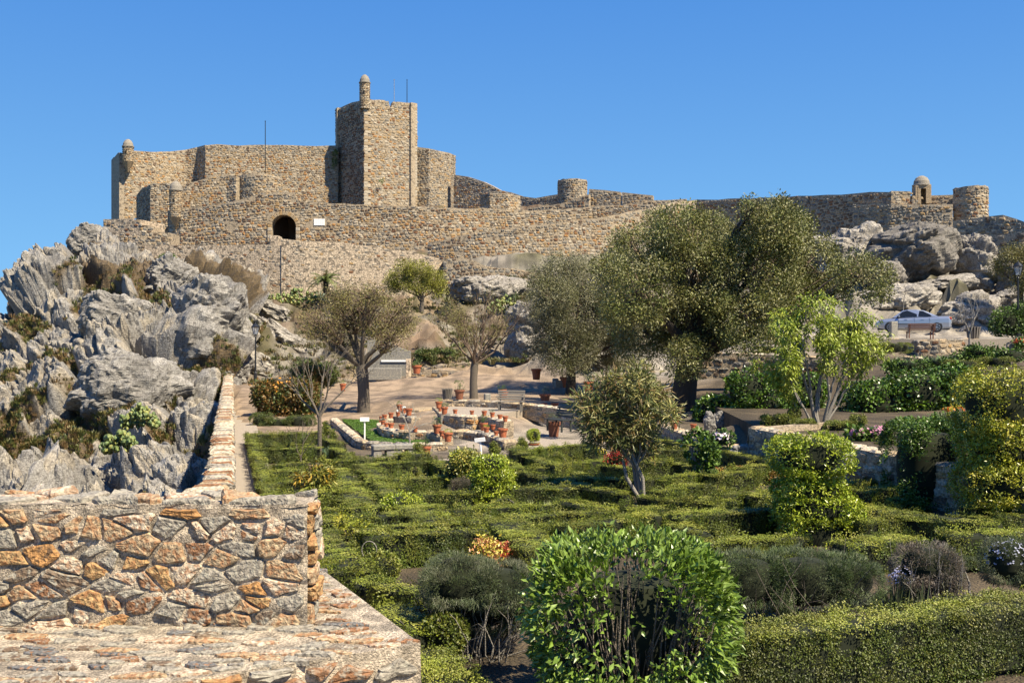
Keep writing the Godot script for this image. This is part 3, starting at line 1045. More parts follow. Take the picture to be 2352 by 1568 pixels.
	for i in 15:
		var a := PI - PI * (i + 0.5) / 15.0
		var d := V(cos(a), sin(a), 0)
		var w := MB.new()
		w.box(V(arch.x, arch.y, arch.z + 0.02) + d * (gate_r + 0.21), V(0.40, 0.285, 0.2), Basis(d, V(-d.y, d.x, 0), V(0, 0, 1)), Color.WHITE, 0.03)
		part("arch_stone", w.mesh(), M["stone_tan" if i % 3 else "stone_ochre"], gw)
	for s in [-1, 1]:
		for j in 4:
			var w := MB.new()
			w.box(V(arch.x + s * (gate_r + 0.2), arch.y - 0.2 - j * 0.38, arch.z + 0.03), V(0.42, 0.36, 0.2), Basis(), Color.WHITE, 0.03)
			part("jamb_stone", w.mesh(), M["stone_tan" if j % 2 else "stone_cream"], gw)
	var dk := MB.new()
	dk.box(arch + V(0, -0.6, -5.5), V(9, 5, 0.4))
	part("passage_wall", dk.mesh(), M.stone_brown, gw)
	var side := MB.new()
	side.box(arch + V(-1.7, -0.6, -3.2), V(0.6, 4, 4.4), Basis(V(0, 1, 0), -0.35))
	side.box(arch + V(0, 1.9, -3.3), V(5, 0.5, 4.4))
	side.box(arch + V(1.75, -0.6, -3.2), V(0.6, 4, 4.4))
	part("passage_wall", side.mesh(), M.stone_brown, gw)
	var hole := P(527, 516, 105.5)
	var plq := P(733, 510, 105)
	lay_stones(gw, gpath, Vector2(0.42, 0.245), WARM, 300, 0.9, 0.06, 0.6, [[arch, gate_r + 0.35, gate_r + 0.3], [arch - V(0, 1.2, 0), gate_r + 0.3, 1.2], [hole, 0.5, 0.38], [plq, 0.75, 0.5]])
	var hl := MB.new()
	hl.prism(PackedVector2Array([Vector2(-0.5, -0.05), Vector2(-0.2, -0.35), Vector2(0.35, -0.3), Vector2(0.48, 0.02), Vector2(0.2, 0.32), Vector2(-0.25, 0.22)]), 0.03, Transform3D(Basis(), hole))
	part("wall_opening", hl.mesh(), M.dark, gw)
	var pl := thing("wall_plaque", "white tiled plaque on the front wall right of the arched gate", "plaque", plq + V(0, 0, 0.03))
	for j in 3:
		for i in 5:
			var b := MB.new()
			b.box(V(-0.46 + i * 0.23, -0.23 + j * 0.23, 0), V(0.222, 0.222, 0.06), Basis(), Color.WHITE, 0.008)
			part("tile", b.mesh(), M.white_paint, pl)
	turret("slender hanging turret on the left end of the gate wall", P(403, 500, 106.4), 0.68, 2.85, 1.05, 1.0)
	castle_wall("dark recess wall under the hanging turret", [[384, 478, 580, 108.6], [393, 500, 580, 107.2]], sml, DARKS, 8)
	# ramp wall
	castle_wall("ramp wall climbing right below the gate wall", [[982, 556, 640, 99.5], [1020, 549, 640, 99], [1093, 535, 640, 98.5], [1200, 519, 640, 98.5], [1295, 509, 640, 99], [1400, 496, 640, 100], [1480, 480, 620, 102], [1560, 463, 600, 105], [1600, 459, 600, 107]], Vector2(0.40, 0.24), WARM, 280, 0.8, 0.9, "mortar")
	var pp := thing("plaster_patch", "smooth pale rendered rock face under the ramp wall", "wall")
	part("render", rock_mesh(V(3.6, 1.0, 1.0), 77, 0.10, Basis(), 80, 40, Color(0.62, 0.5, 0.37)), M.rock, pp, Transform3D(Basis(), P(1235, 622, 98.0)))
	castle_wall("low dark wall over the small arched doorway", [[1018, 594, 720, 91], [1060, 593, 720, 91], [1088, 597, 720, 91], [1112, 610, 720, 91], [1180, 618, 700, 91.5], [1245, 628, 700, 92], [1280, 640, 700, 93]], sml, DARKS, 90)
	var dw := thing("arched_doorway", "small dark arched doorway in the wall under the ramp", "doorway", P(1031, 697, 90.2))
	var db := MB.new()
	var prof := PackedVector2Array([Vector2(-0.3, 0)])
	prof.append(Vector2(0.3, 0))
	for i in 9:
		prof.append(Vector2(cos(PI * i / 8.0) * 0.3, 1.15 + sin(PI * i / 8.0) * 0.3))
	db.prism(prof, 0.05, Transform3D(Basis(), V(0, 0, 0.3)))
	part("opening", db.mesh(), M.dark, dw)
	for s in [-1, 1]:
		for j in 4:
			var w := MB.new()
			w.box(V(s * 0.45, 0.17 + j * 0.34, 0.32), V(0.3, 0.32, 0.3), Basis(), Color.WHITE, 0.03)
			part("jamb_stone", w.mesh(), M.stone_grey, dw)
	# outer wall
	castle_wall("rough stone end of the plastered outer wall above the cliff", [[262, 563, 700, 92], [330, 562, 700, 91]], sml, GREYS, 110, 2.0)
	castle_wall("plastered outer wall below the gate, left stretch", [[330, 562, 690, 91], [440, 562, 700, 90.5], [560, 562, 700, 90], [645, 562, 700, 89.6]], Vector2(0.34, 0.2), PALE, 110, 0.8, 0.22, "plaster", [], 0.4, 0.03)
	castle_wall("plastered outer wall below the gate, right stretch behind the palm", [[645.4, 549, 720, 89.5], [700, 552, 720, 89.5], [780, 557, 720, 90], [860, 566, 720, 90.5], [940, 577, 720, 91], [1000, 590, 720, 91.5], [1020, 600, 720, 92]], Vector2(0.34, 0.2), PALE, 140, 0.8, 0.25, "plaster", [], 0.6, 0.03)
	var bt := MB.new()
	bt.box(P(633, 550, 93.5) + V(0, -1.0, 0), V(0.85, 2.6, 1.5), Basis(), Color.WHITE, 0.05)
	var btt := part("gate_pier", bt.mesh(), M.plaster, self)
	tag(btt, "plain rendered pier in front of the arched gate", "pier")
	castle_wall("corner platform wall with a flat top at the head of the cliff", [[236, 503, 600, 97], [322, 504, 600, 96]], sml, PALE, 60, 4.0, 0.5, "plaster")
	castle_wall("low stepped wall under the hanging turret", [[322.5, 515, 600, 96], [345, 517, 600, 96], [345.5, 532, 600, 96], [388, 533, 600, 96]], sml, GREYS, 50, 3.0)
	# right hand curtain and its towers
	var rt := thing("round_tower", "stubby round tower on the ridge", "tower")
	var tp := []
	for i in 21:
		var a := PI * (1.1 - i * 1.2 / 20.0)
		var c := P(1315, 415, 116)
		tp.append([c.x + cos(a) * 1.68, c.z + sin(a) * 1.68, P(1315, 480, 116).y, c.y + R(-0.06, 0.06)])
	part("masonry", wall_body(tp, 0.7), M.mortar, rt)
	lay_stones(rt, tp, sml, GREYS, 110, 0.92, 0.06)
	castle_wall("left merlon wall beside the round tower", [[1353, 435, 500, 111], [1390, 436, 500, 110.5], [1425, 440, 500, 110]], sml, GREYS, 60)
	castle_wall("right merlon wall beside the round tower", [[1429, 441, 500, 110], [1460, 443, 500, 109.5], [1500, 449, 500, 109]], sml, GREYS, 60)
	castle_wall("low link wall right of the merlons", [[1352, 474, 520, 109.5], [1430, 470, 520, 109], [1500, 460, 520, 108.5], [1530, 459, 530, 108.5], [1578, 458, 540, 108.2]], sml, WARM, 90)
	castle_wall("long grey curtain wall along the right ridge", [[1578, 459, 560, 108], [1650, 458, 560, 105], [1800, 452, 560, 100], [1900, 447, 560, 96.5], [2000, 442, 560, 93], [2048, 440, 560, 91.5]], Vector2(0.42, 0.25), DARKS, 280, 0.9, 0.92, "mortar", [], 0.5, 0.08)  # dark stones carry the shade of this left-facing wall in their colour
	castle_wall("sunlit short parapet left of the domed sentry box", [[2048.5, 440, 475, 91.4], [2093, 441, 475, 91.2]], sml, PALE, 30)
	castle_wall("narrow sunlit merlon beside the domed sentry box", [[2096, 450, 475, 91.1], [2117, 450, 475, 91]], sml, PALE, 14)
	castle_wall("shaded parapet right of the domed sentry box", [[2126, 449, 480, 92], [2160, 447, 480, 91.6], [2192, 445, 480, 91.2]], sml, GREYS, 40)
	castle_wall("rough wall below the domed sentry box", [[1960, 467, 600, 93.5], [2048, 469, 600, 91], [2120, 469, 600, 90], [2190, 470, 620, 89.5]], Vector2(0.42, 0.24), GREYS, 150, 1.6, 0.92, "mortar", [], 0.3, 0.09)
	var rp2 := []
	for i in 19:
		var a := PI * (0.95 - i * 1.0 / 18.0)
		var c := P(2226, 432, 91)
		rp2.append([c.x + cos(a) * 1.55, c.z + sin(a) * 1.9, P(2226, 560, 91).y, c.y + R(-0.06, 0.06) - 0.1 * cos(a) * cos(a)])
	var rb2 := thing("round_bastion", "pale rounded bastion at the right end of the ridge", "bastion")
	part("masonry", wall_body(rp2, 0.7), M.mortar, rb2)
	lay_stones(rb2, rp2, sml, PALE, 110, 0.92, 0.07)
	castle_wall("weathered curtain wall falling away at the right edge", [[2190, 506, 660, 86], [2262, 497, 690, 84.5], [2305, 494, 690, 83.5], [2335, 501, 690, 83], [2380, 520, 690, 82], [2440, 530, 690, 81]], Vector2(0.42, 0.24), GREYS, 170, 1.4, 0.9, "mortar", [], 0.5, 0.08)
	castle_wall("dark lower retaining wall at the right edge", [[2215, 545, 690, 81.5], [2280, 540, 700, 80], [2352, 536, 700, 78.5], [2440, 536, 700, 77]], Vector2(0.5, 0.28), DARKS, 120, 0.6, 0.9, "mortar", [], 0.3, 0.09)
	# sentry box with a doorway
	var at := P(2118, 469, 91.6)
	var sb := thing("sentry_box", "small domed sentry box with a dark doorway on the right ridge", "sentry box", at)
	var wb := MB.new()
	for e in [[-0.58, 0.22, 1.65], [0.58, 0.22, 1.65]]:
		wb.box(V(e[0], e[2] * 0.5, 0), V(e[1], e[2], 1.35), Basis(), Color.WHITE, 0.02)
	wb.box(V(0, 0.82, -0.6), V(0.94, 1.65, 0.18))
	wb.box(V(-0.35, 0.82, 0.6), V(0.24, 1.65, 0.2)); wb.box(V(0.35, 0.82, 0.6), V(0.24, 1.65, 0.2)); wb.box(V(0, 1.5, 0.6), V(0.46, 0.3, 0.2))
	part("walls", wb.mesh(), M.stone_tan, sb)
	var dm := MB.new()
	dm.lathe([Vector2(0.7, 1.62), Vector2(0.84, 1.66), Vector2(0.84, 1.76), Vector2(0.72, 1.8), Vector2(0.68, 2.1), Vector2(0.5, 2.4), Vector2(0.2, 2.58), Vector2(0.0, 2.62)], 14)
	part("dome", dm.mesh(), M.stone_grey, sb)
	sb.rotation.y = -0.15
	# poles
	for e in [["tall bare flagpole standing on the half round bastion", 608.5, 405, 278, 113.5, 0.055, "flagpole"], ["thin antenna mast left of the two on the keep roof", 905, 235, 183, 125, 0.035, "antenna_mast"], ["dark antenna mast near the right corner of the keep roof", 934.5, 240, 183, 125, 0.05, "antenna_mast"]]:
		var b := MB.new()
		var f := P(e[1], e[2] + 12, e[4])
		var t := P(e[1], e[3], e[4])
		b.tube([f, f.lerp(t, 0.5), t, t + V(0, 0.02, 0)], [e[5], e[5] * 0.9, e[5] * 0.75, 0.0], 6)
		b.lathe([Vector2(0, -0.08), Vector2(0.09, 0), Vector2(0, 0.08)], 6, t)
		tag(part(e[6], b.mesh(), M.iron if e[6] == "flagpole" or e[1] > 920 else M.granite, self), e[0], "pole" if e[6] == "flagpole" else "antenna")

# ---------------------------------------------------------------- foreground walls
const FLAT := Basis(Vector3(1, 0, 0), Vector3(0, 0, -1), Vector3(0, 1, 0))    # x stays, y runs away, z goes up

func rough_sheet(w: float, h: float, step: float, amp: float, xf: Transform3D, sd := 1) -> ArrayMesh:
	var nz := FastNoiseLite.new()
	nz.seed = sd
	nz.frequency = 3.0
	nz.fractal_octaves = 4
	var b := MB.new()
	var nx := int(w / step)
	var ny := int(h / step)
	var g := []
	for j in ny + 1:
		for i in nx + 1:
			var x := w * i / nx
			var y := h * j / ny
			g.append(xf * V(x, y, amp * nz.get_noise_2d(x, y)))
	for j in ny:
		for i in nx:
			var k := j * (nx + 1) + i
			b.quad(g[k], g[k + nx + 1], g[k + nx + 2], g[k + 1])
	return b.mesh()

func slab(poly: Array, y0: float, y1: float, k := Color.WHITE) -> ArrayMesh:      # poly of [x, z], counter-clockwise from above
	var p := PackedVector2Array()
	for e in poly:
		p.append(Vector2(e[0], -e[1]))
	if Geometry2D.is_polygon_clockwise(p):
		p.reverse()
	var b := MB.new()
	b.prism(p, y1 - y0, Transform3D(FLAT, V(0, y0, 0)), k)
	return b.mesh()

func wall_x(d: float) -> float:       # east edge of the long wall top
	return -0.279 * d + 0.04 + maxf(0.0, 18.0 - d) * -0.02

func build_foreground() -> void:
	# parapet
	var o := thing("parapet_wall", "foreground rubble parapet of orange and grey stones", "wall")
	var x0 := -6.2
	var x1 := -1.92
	var b := MB.new()
	b.box(V((x0 + x1) * 0.5, 1.2, -9.72), V(x1 - x0 - 0.04, 1.72, 0.56), Basis(), Color.WHITE, 0.02)
	part("masonry", b.mesh(), M.near_mortar, o)
	var face := Transform3D(Basis(), V(x0, 0.9, -9.42))
	part("mortar", rough_sheet(x1 - x0, 1.17, 0.035, 0.04, face, 3), M.near_mortar, o)
	stone_face(o, x1 - x0, 1.14, 0.28, 0.155, face, ["tan", "tan", "ochre", "orange", "rust", "grey", "cream", "cream", "brown", "grey", "tan", "cream"], 0.032, 0.017, 0.96, "near_", "stone", 0.58)
	var tf := Transform3D(FLAT, V(x0, 2.06, -9.42))
	part("mortar", rough_sheet(x1 - x0, 0.56, 0.04, 0.04, tf, 4), M.near_mortar, o)
	stone_face(o, x1 - x0, 0.56, 0.42, 0.26, tf, ["cream", "grey", "cream", "tan", "grey", "rust"], 0.075, 0.02, 0.92)
	var ef := Transform3D(Basis(V(0, 0, -1), Vector3.UP, V(1, 0, 0)), V(x1, 0.92, -9.42))
	stone_face(o, 0.56, 1.14, 0.26, 0.17, ef, ["cream", "grey", "tan", "ochre"], 0.05, 0.015)
	# ledge and low retaining wall running on beside the hedges
	var l := thing("stone_ledge", "broad stone ledge below the parapet, paved with flat stones", "wall")
	var edge := [[-0.81, -8.88], [-1.6, -10.5], [-2.44, -12.2], [-3.55, -14.9]]
	part("core", slab([[-6.4, -5.9]] + edge + [[-4.4, -15.1], [-3.2, -12.5], [-2.4, -10.2], [-6.4, -10.2]], -0.6, 0.93), M.near_mortar, l)
	var dir := V(-0.81 + 6.4, 0, -8.88 + 5.9).normalized()
	var fx := Transform3D(Basis(dir, Vector3.UP, dir.cross(Vector3.UP)), V(-6.4, 0.45, -5.9))
	var ln := Vector2(5.59, 2.98).length()
	part("mortar", rough_sheet(ln, 0.46, 0.04, 0.05, fx, 6), M.near_mortar, l)
	stone_face(l, ln, 0.47, 0.36, 0.2, fx, ["grey", "tan", "cream", "brown", "grey", "ochre", "rust"], 0.06, 0.03, 0.85)
	var up := Transform3D(FLAT, V(-6.2, 0.935, -5.5))
	var poly := PackedVector2Array([Vector2(-0.2, 0.4), Vector2(5.3, 3.4), Vector2(4.3, 5.3), Vector2(3.7, 6.7), Vector2(3.0, 8.6), Vector2(2.5, 8.9), Vector2(3.3, 6.5), Vector2(4.2, 3.95), Vector2(-0.2, 3.95)])
	stone_face(l, 5.6, 9.0, 0.30, 0.13, up, ["grey", "slate", "tan", "rust", "grey", "brown", "cream", "tan", "grey"], 0.022, 0.022, 0.62, "near_", "paving_stone", 0.46, poly)
	structure("sandy_ground", slab([[-6.6, -1.5], [0.2, -1.5], [-0.72, -8.95], [-6.6, -5.9]], -0.4, 0.56), M.near_mortar)
	# long wall with a coping of slates on edge
	var w := thing("garden_wall", "long curving garden wall topped with slates set on edge", "wall")
	var path := []
	var d := 15.0
	while d < 64.5:
		path.append([wall_x(d) - 0.02, -d, -9.0, 1.12 + 0.006 * (d - 15.0)])
		d += 1.0
	part("masonry", wall_body(path, 0.44, 1.0), M.mortar, w)
	lay_stones(w, path, Vector2(0.42, 0.22), ["tan", "cream", "grey"], 40, 0.85, 0.05, 0.2)
	var near := MB.new()
	near.box(V(-4.35, -1.0, -15.4), V(1.5, 4.2, 0.9), Basis(V(0, 1, 0), 0.25))
	part("masonry", near.mesh(), M.mortar, w)
	d = 15.0
	var bs := []
	for k in 3: bs.append(Batch.new())
	var made := 0
	while d < 64.0:
		var wd := 0.27 + 0.30 * clampf((17.5 - d) / 2.5, 0.0, 1.0)
		var c := V(wall_x(d) - wd + R(-0.04, 0.04), 1.15 + 0.006 * (d - 15.0) + R(-0.02, 0.03), -d)
		var a := 0.30 + 0.25 * clampf((18.0 - d) / 3.0, 0.0, 1.0) + R(-0.12, 0.12)
		var bx := Basis(Vector3.UP, a) * Basis(V(1, 0, 0), R(-0.2, 0.2))
		var t := Transform3D(Basis(bx.x * wd * R(0.85, 1.1), bx.z * -0.06 * R(0.6, 1.5), bx.y * 0.055), c)
		t.basis = Basis(t.basis.x, t.basis.y, t.basis.z)
		var tone: String = ["cream", "cream", "grey", "tan", "cream", "rust"][rng.randi() % 6]
		if made < 220:
			part("coping_slate", stone_unit[rng.randi() % 10], M["stone_" + tone], w, t)
		else:
			bs[rng.randi() % 3].add(t, tone_rgb[tone] * R(0.8, 1.15))
		made += 1
		d += R(0.05, 0.10) * (1.0 + (d - 15.0) / 60.0)
	for k in 3:
		scatter("small_slates", stone_unit[k], M.stone_any, bs[k], w)

# ---------------------------------------------------------------- leaves
var patches := {}

# a patch of n small leaves, size across, pointing mostly along +z
func patch_mesh(n: int, size: float, leaf: float, wide: float, lift := 0.6, thick := 0.5, fold := false, flat := 0.0) -> ArrayMesh:
	var b := MB.new()
	for i in n:
		var p := V(R(-0.5, 0.5) * size, R(-0.5, 0.5) * size, R(-thick, thick) * size * 0.3)
		leaf_on(b, p, (V(R(-1, 1), R(-1, 1), 0).normalized() + V(0, 0, lift * R(0.3, 1.7))).normalized(), leaf * R(0.7, 1.25), wide, Color.WHITE * R(0.7, 1.25), fold, flat)
	return b.mesh()

func leaf_on(b: MB, p: Vector3, d: Vector3, ln: float, wide: float, k: Color, fold := false, flat := 0.0) -> void:
	var s := d.cross(jit(1.0) + V(0, 0, flat)).normalized()
	var up := s.cross(d)
	var w := s * ln * wide * 0.5
	var m := p + d * ln * 0.45
	var t := p + d * ln - up * ln * 0.12
	if fold:
		var f := up * ln * 0.10
		b.tri(p, m + w + f, m, k); b.tri(m, m + w + f, t, k * 0.97)
		b.tri(p, m, m - w + f, k); b.tri(m, t, m - w + f, k * 0.97)
	else:
		b.tri(p, m + w, t, k)
		b.tri(p, t, m - w, k)

func ball_mesh(n: int, r: float, leaf: float, wide: float, fold := false, hang := 0.0) -> ArrayMesh:    # a twig's worth of leaves
	var b := MB.new()
	for i in n:
		var d := jit(1.0).normalized()
		leaf_on(b, d * r * sqrt(rng.randf()), (d + jit(0.6) - V(0, hang, 0)).normalized(), leaf * R(0.7, 1.25), wide, Color.WHITE * R(0.7, 1.25), fold)
	return b.mesh()

func facing(n: Vector3, spin: float, s: float) -> Basis:
	var x := n.cross(Vector3.UP if absf(n.y) < 0.9 else Vector3.RIGHT).normalized()
	var y := n.cross(x)
	return Basis((x * cos(spin) + y * sin(spin)) * s, (y * cos(spin) - x * sin(spin)) * s, n * s)

var green_side := [Color(0.082, 0.112, 0.011), Color(0.098, 0.122, 0.013), Color(0.066, 0.098, 0.009), Color(0.115, 0.125, 0.016)]  # sides darkened, so the colour carries shade of the upright faces
var green_top := [Color(0.235, 0.255, 0.03), Color(0.21, 0.24, 0.025), Color(0.26, 0.26, 0.045), Color(0.18, 0.215, 0.02)]  # tops lightened to paint in sunlit contrast; clipped tips are paler too

func hedge(label: String, a: Vector3, b: Vector3, w: float, h: float, close := false, group := "clipped box hedges of the parterre") -> Node3D:
	var o := thing("box_hedge", label, "hedge", Vector3.ZERO, 0.0, group)
	a.y = 0.0
	b.y = 0.0
	w -= 0.09
	var l := a.distance_to(b)
	var t := (b - a).normalized()
	var n := t.cross(Vector3.UP)
	var g0 := 0.0
	var core := MB.new()
	var mid := (a + b) * 0.5 + V(0, g0 + h * 0.5, 0)
	core.box(mid, V(l + w * 0.9, h - 0.06, w - 0.10), Basis(t, Vector3.UP, n), Color.WHITE, 0.04)
	part("branches", core.mesh(), M.hedge_core, o)  # solid near-black filling, painted shade of the hedge interior
	var key := "hedge_close" if close else "hedge_far"
	if not patches.has(key):
		patches[key] = []
		for i in 3:
			patches[key].append(patch_mesh(80, 0.20, 0.024, 0.55, 0.6, 0.4, false, 1.3) if close else patch_mesh(70, 0.22, 0.030, 0.65, 0.25, 0.2, false, 2.6))
	var bt := [Batch.new(), Batch.new(), Batch.new()]
	var per := 95.0 if close else 58.0
	var hl := l * 0.5 + w * 0.45
	var ph := R(0, 9)
	for f in 5:     # top, front, back, two ends
		var area := [2.0 * hl * w, 2.0 * hl * h, 2.0 * hl * h, w * h, w * h][f] as float
		for i in int(area * per):
			var u := R(-hl, hl)
			var q := R(-0.5, 0.5)
			var p := Vector3.ZERO
			var nn := Vector3.UP
			var wave := 0.014 * sin(u * 2.3 + ph) + 0.010 * sin(u * 5.1 + ph * 2.0)
			match f:
				0: p = V(u, h * 0.5 + wave, q * w)
				1: p = V(u, q * h, w * 0.5 + wave); nn = n
				2: p = V(u, q * h, -w * 0.5 - wave); nn = -n
				3: p = V(hl, q * h, R(-0.5, 0.5) * w); nn = t
				4: p = V(-hl, q * h, R(-0.5, 0.5) * w); nn = -t
			var pos := mid + t * p.x + V(0, p.y, 0) + n * p.z
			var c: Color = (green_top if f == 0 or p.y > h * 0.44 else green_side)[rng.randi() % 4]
			var br := 0.9 + 0.25 * sin(u * 1.7 + q * 3.0 + ph)
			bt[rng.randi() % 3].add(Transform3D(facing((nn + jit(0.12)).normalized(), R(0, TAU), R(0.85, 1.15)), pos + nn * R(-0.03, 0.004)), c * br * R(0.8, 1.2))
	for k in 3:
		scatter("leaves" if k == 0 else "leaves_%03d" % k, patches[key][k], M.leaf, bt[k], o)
	return o

# rounded masses of foliage: lumps are [centre, radii]
func shrub(called: String, label: String, category: String, at: Vector3, lumps: Array, key: String, cols: Array, per: float, group := "", core := true, m := "leaf", trunk := []) -> Node3D:
	var o := thing(called, label, category, at, 0.0, group)
	var cm := MB.new()
	var bt := []
	for p in patches[key]: bt.append(Batch.new())
	for e in lumps:
		var c: Vector3 = e[0]
		var r: Vector3 = e[1]
		var pw: float = e[2] if e.size() > 2 else 1.0
		if core:
			var prof := []
			for j in 9:
				var th := PI * (1.0 - j / 8.0)
				prof.append(Vector2(maxf(pow(sin(th), pw) * 0.80, 0.0), cos(th) * 0.82))
			cm.lathe(prof, 14, c, Color.WHITE, Basis().scaled(r))
		var area := 4.0 * PI * pow((pow(r.x * r.y, 1.6) + pow(r.x * r.z, 1.6) + pow(r.y * r.z, 1.6)) / 3.0, 1.0 / 1.6)
		var ph := R(0, 9)
		for i in int(area * per):
			var d := jit(1.0)
			if d.length_squared() < 0.05: continue
			d = d.normalized()
			var s := V(signf(d.x) * pow(absf(d.x), pw), signf(d.y) * pow(absf(d.y), pw), signf(d.z) * pow(absf(d.z), pw))
			var p := c + s * r * (R(0.88, 1.04) + 0.04 * sin(d.x * 7.0 + ph) * sin(d.y * 6.0 + ph))
			if p.y + at.y < -0.02 and c.y - r.y < 0.0: continue
			var nn := (d / r).normalized()
			bt[rng.randi() % bt.size()].add(Transform3D(facing((nn + jit(0.35)).normalized(), R(0, TAU), R(0.8, 1.25)), p), cols[rng.randi() % cols.size()] * R(0.7, 1.25))
	if core:
		part("branches", cm.mesh(), M.hedge_core, o)  # solid near-black lumps standing in for the shade within the shrub
	if trunk.size():
		var tb := MB.new()
		for s in trunk:
			tb.tube(s[0], s[1], 6)
		part("stem", tb.mesh(), M.bark, o)
	for k in bt.size():
		scatter("leaves" if k == 0 else "leaves_%03d" % k, patches[key][k], M[m], bt[k], o)
	return o

const TILES := {"a": [840, 1400], "b": [1540, 1440], "c": [2200, 1440], "d": [2843, 1440], "e": [1040, 1700]}

func tile(k: String, x: float, y: float, h: float) -> Vector3:
	return G((TILES[k][0] + x * 0.5208) * 0.66384, (TILES[k][1] + y * 0.5208) * 0.66384, h)

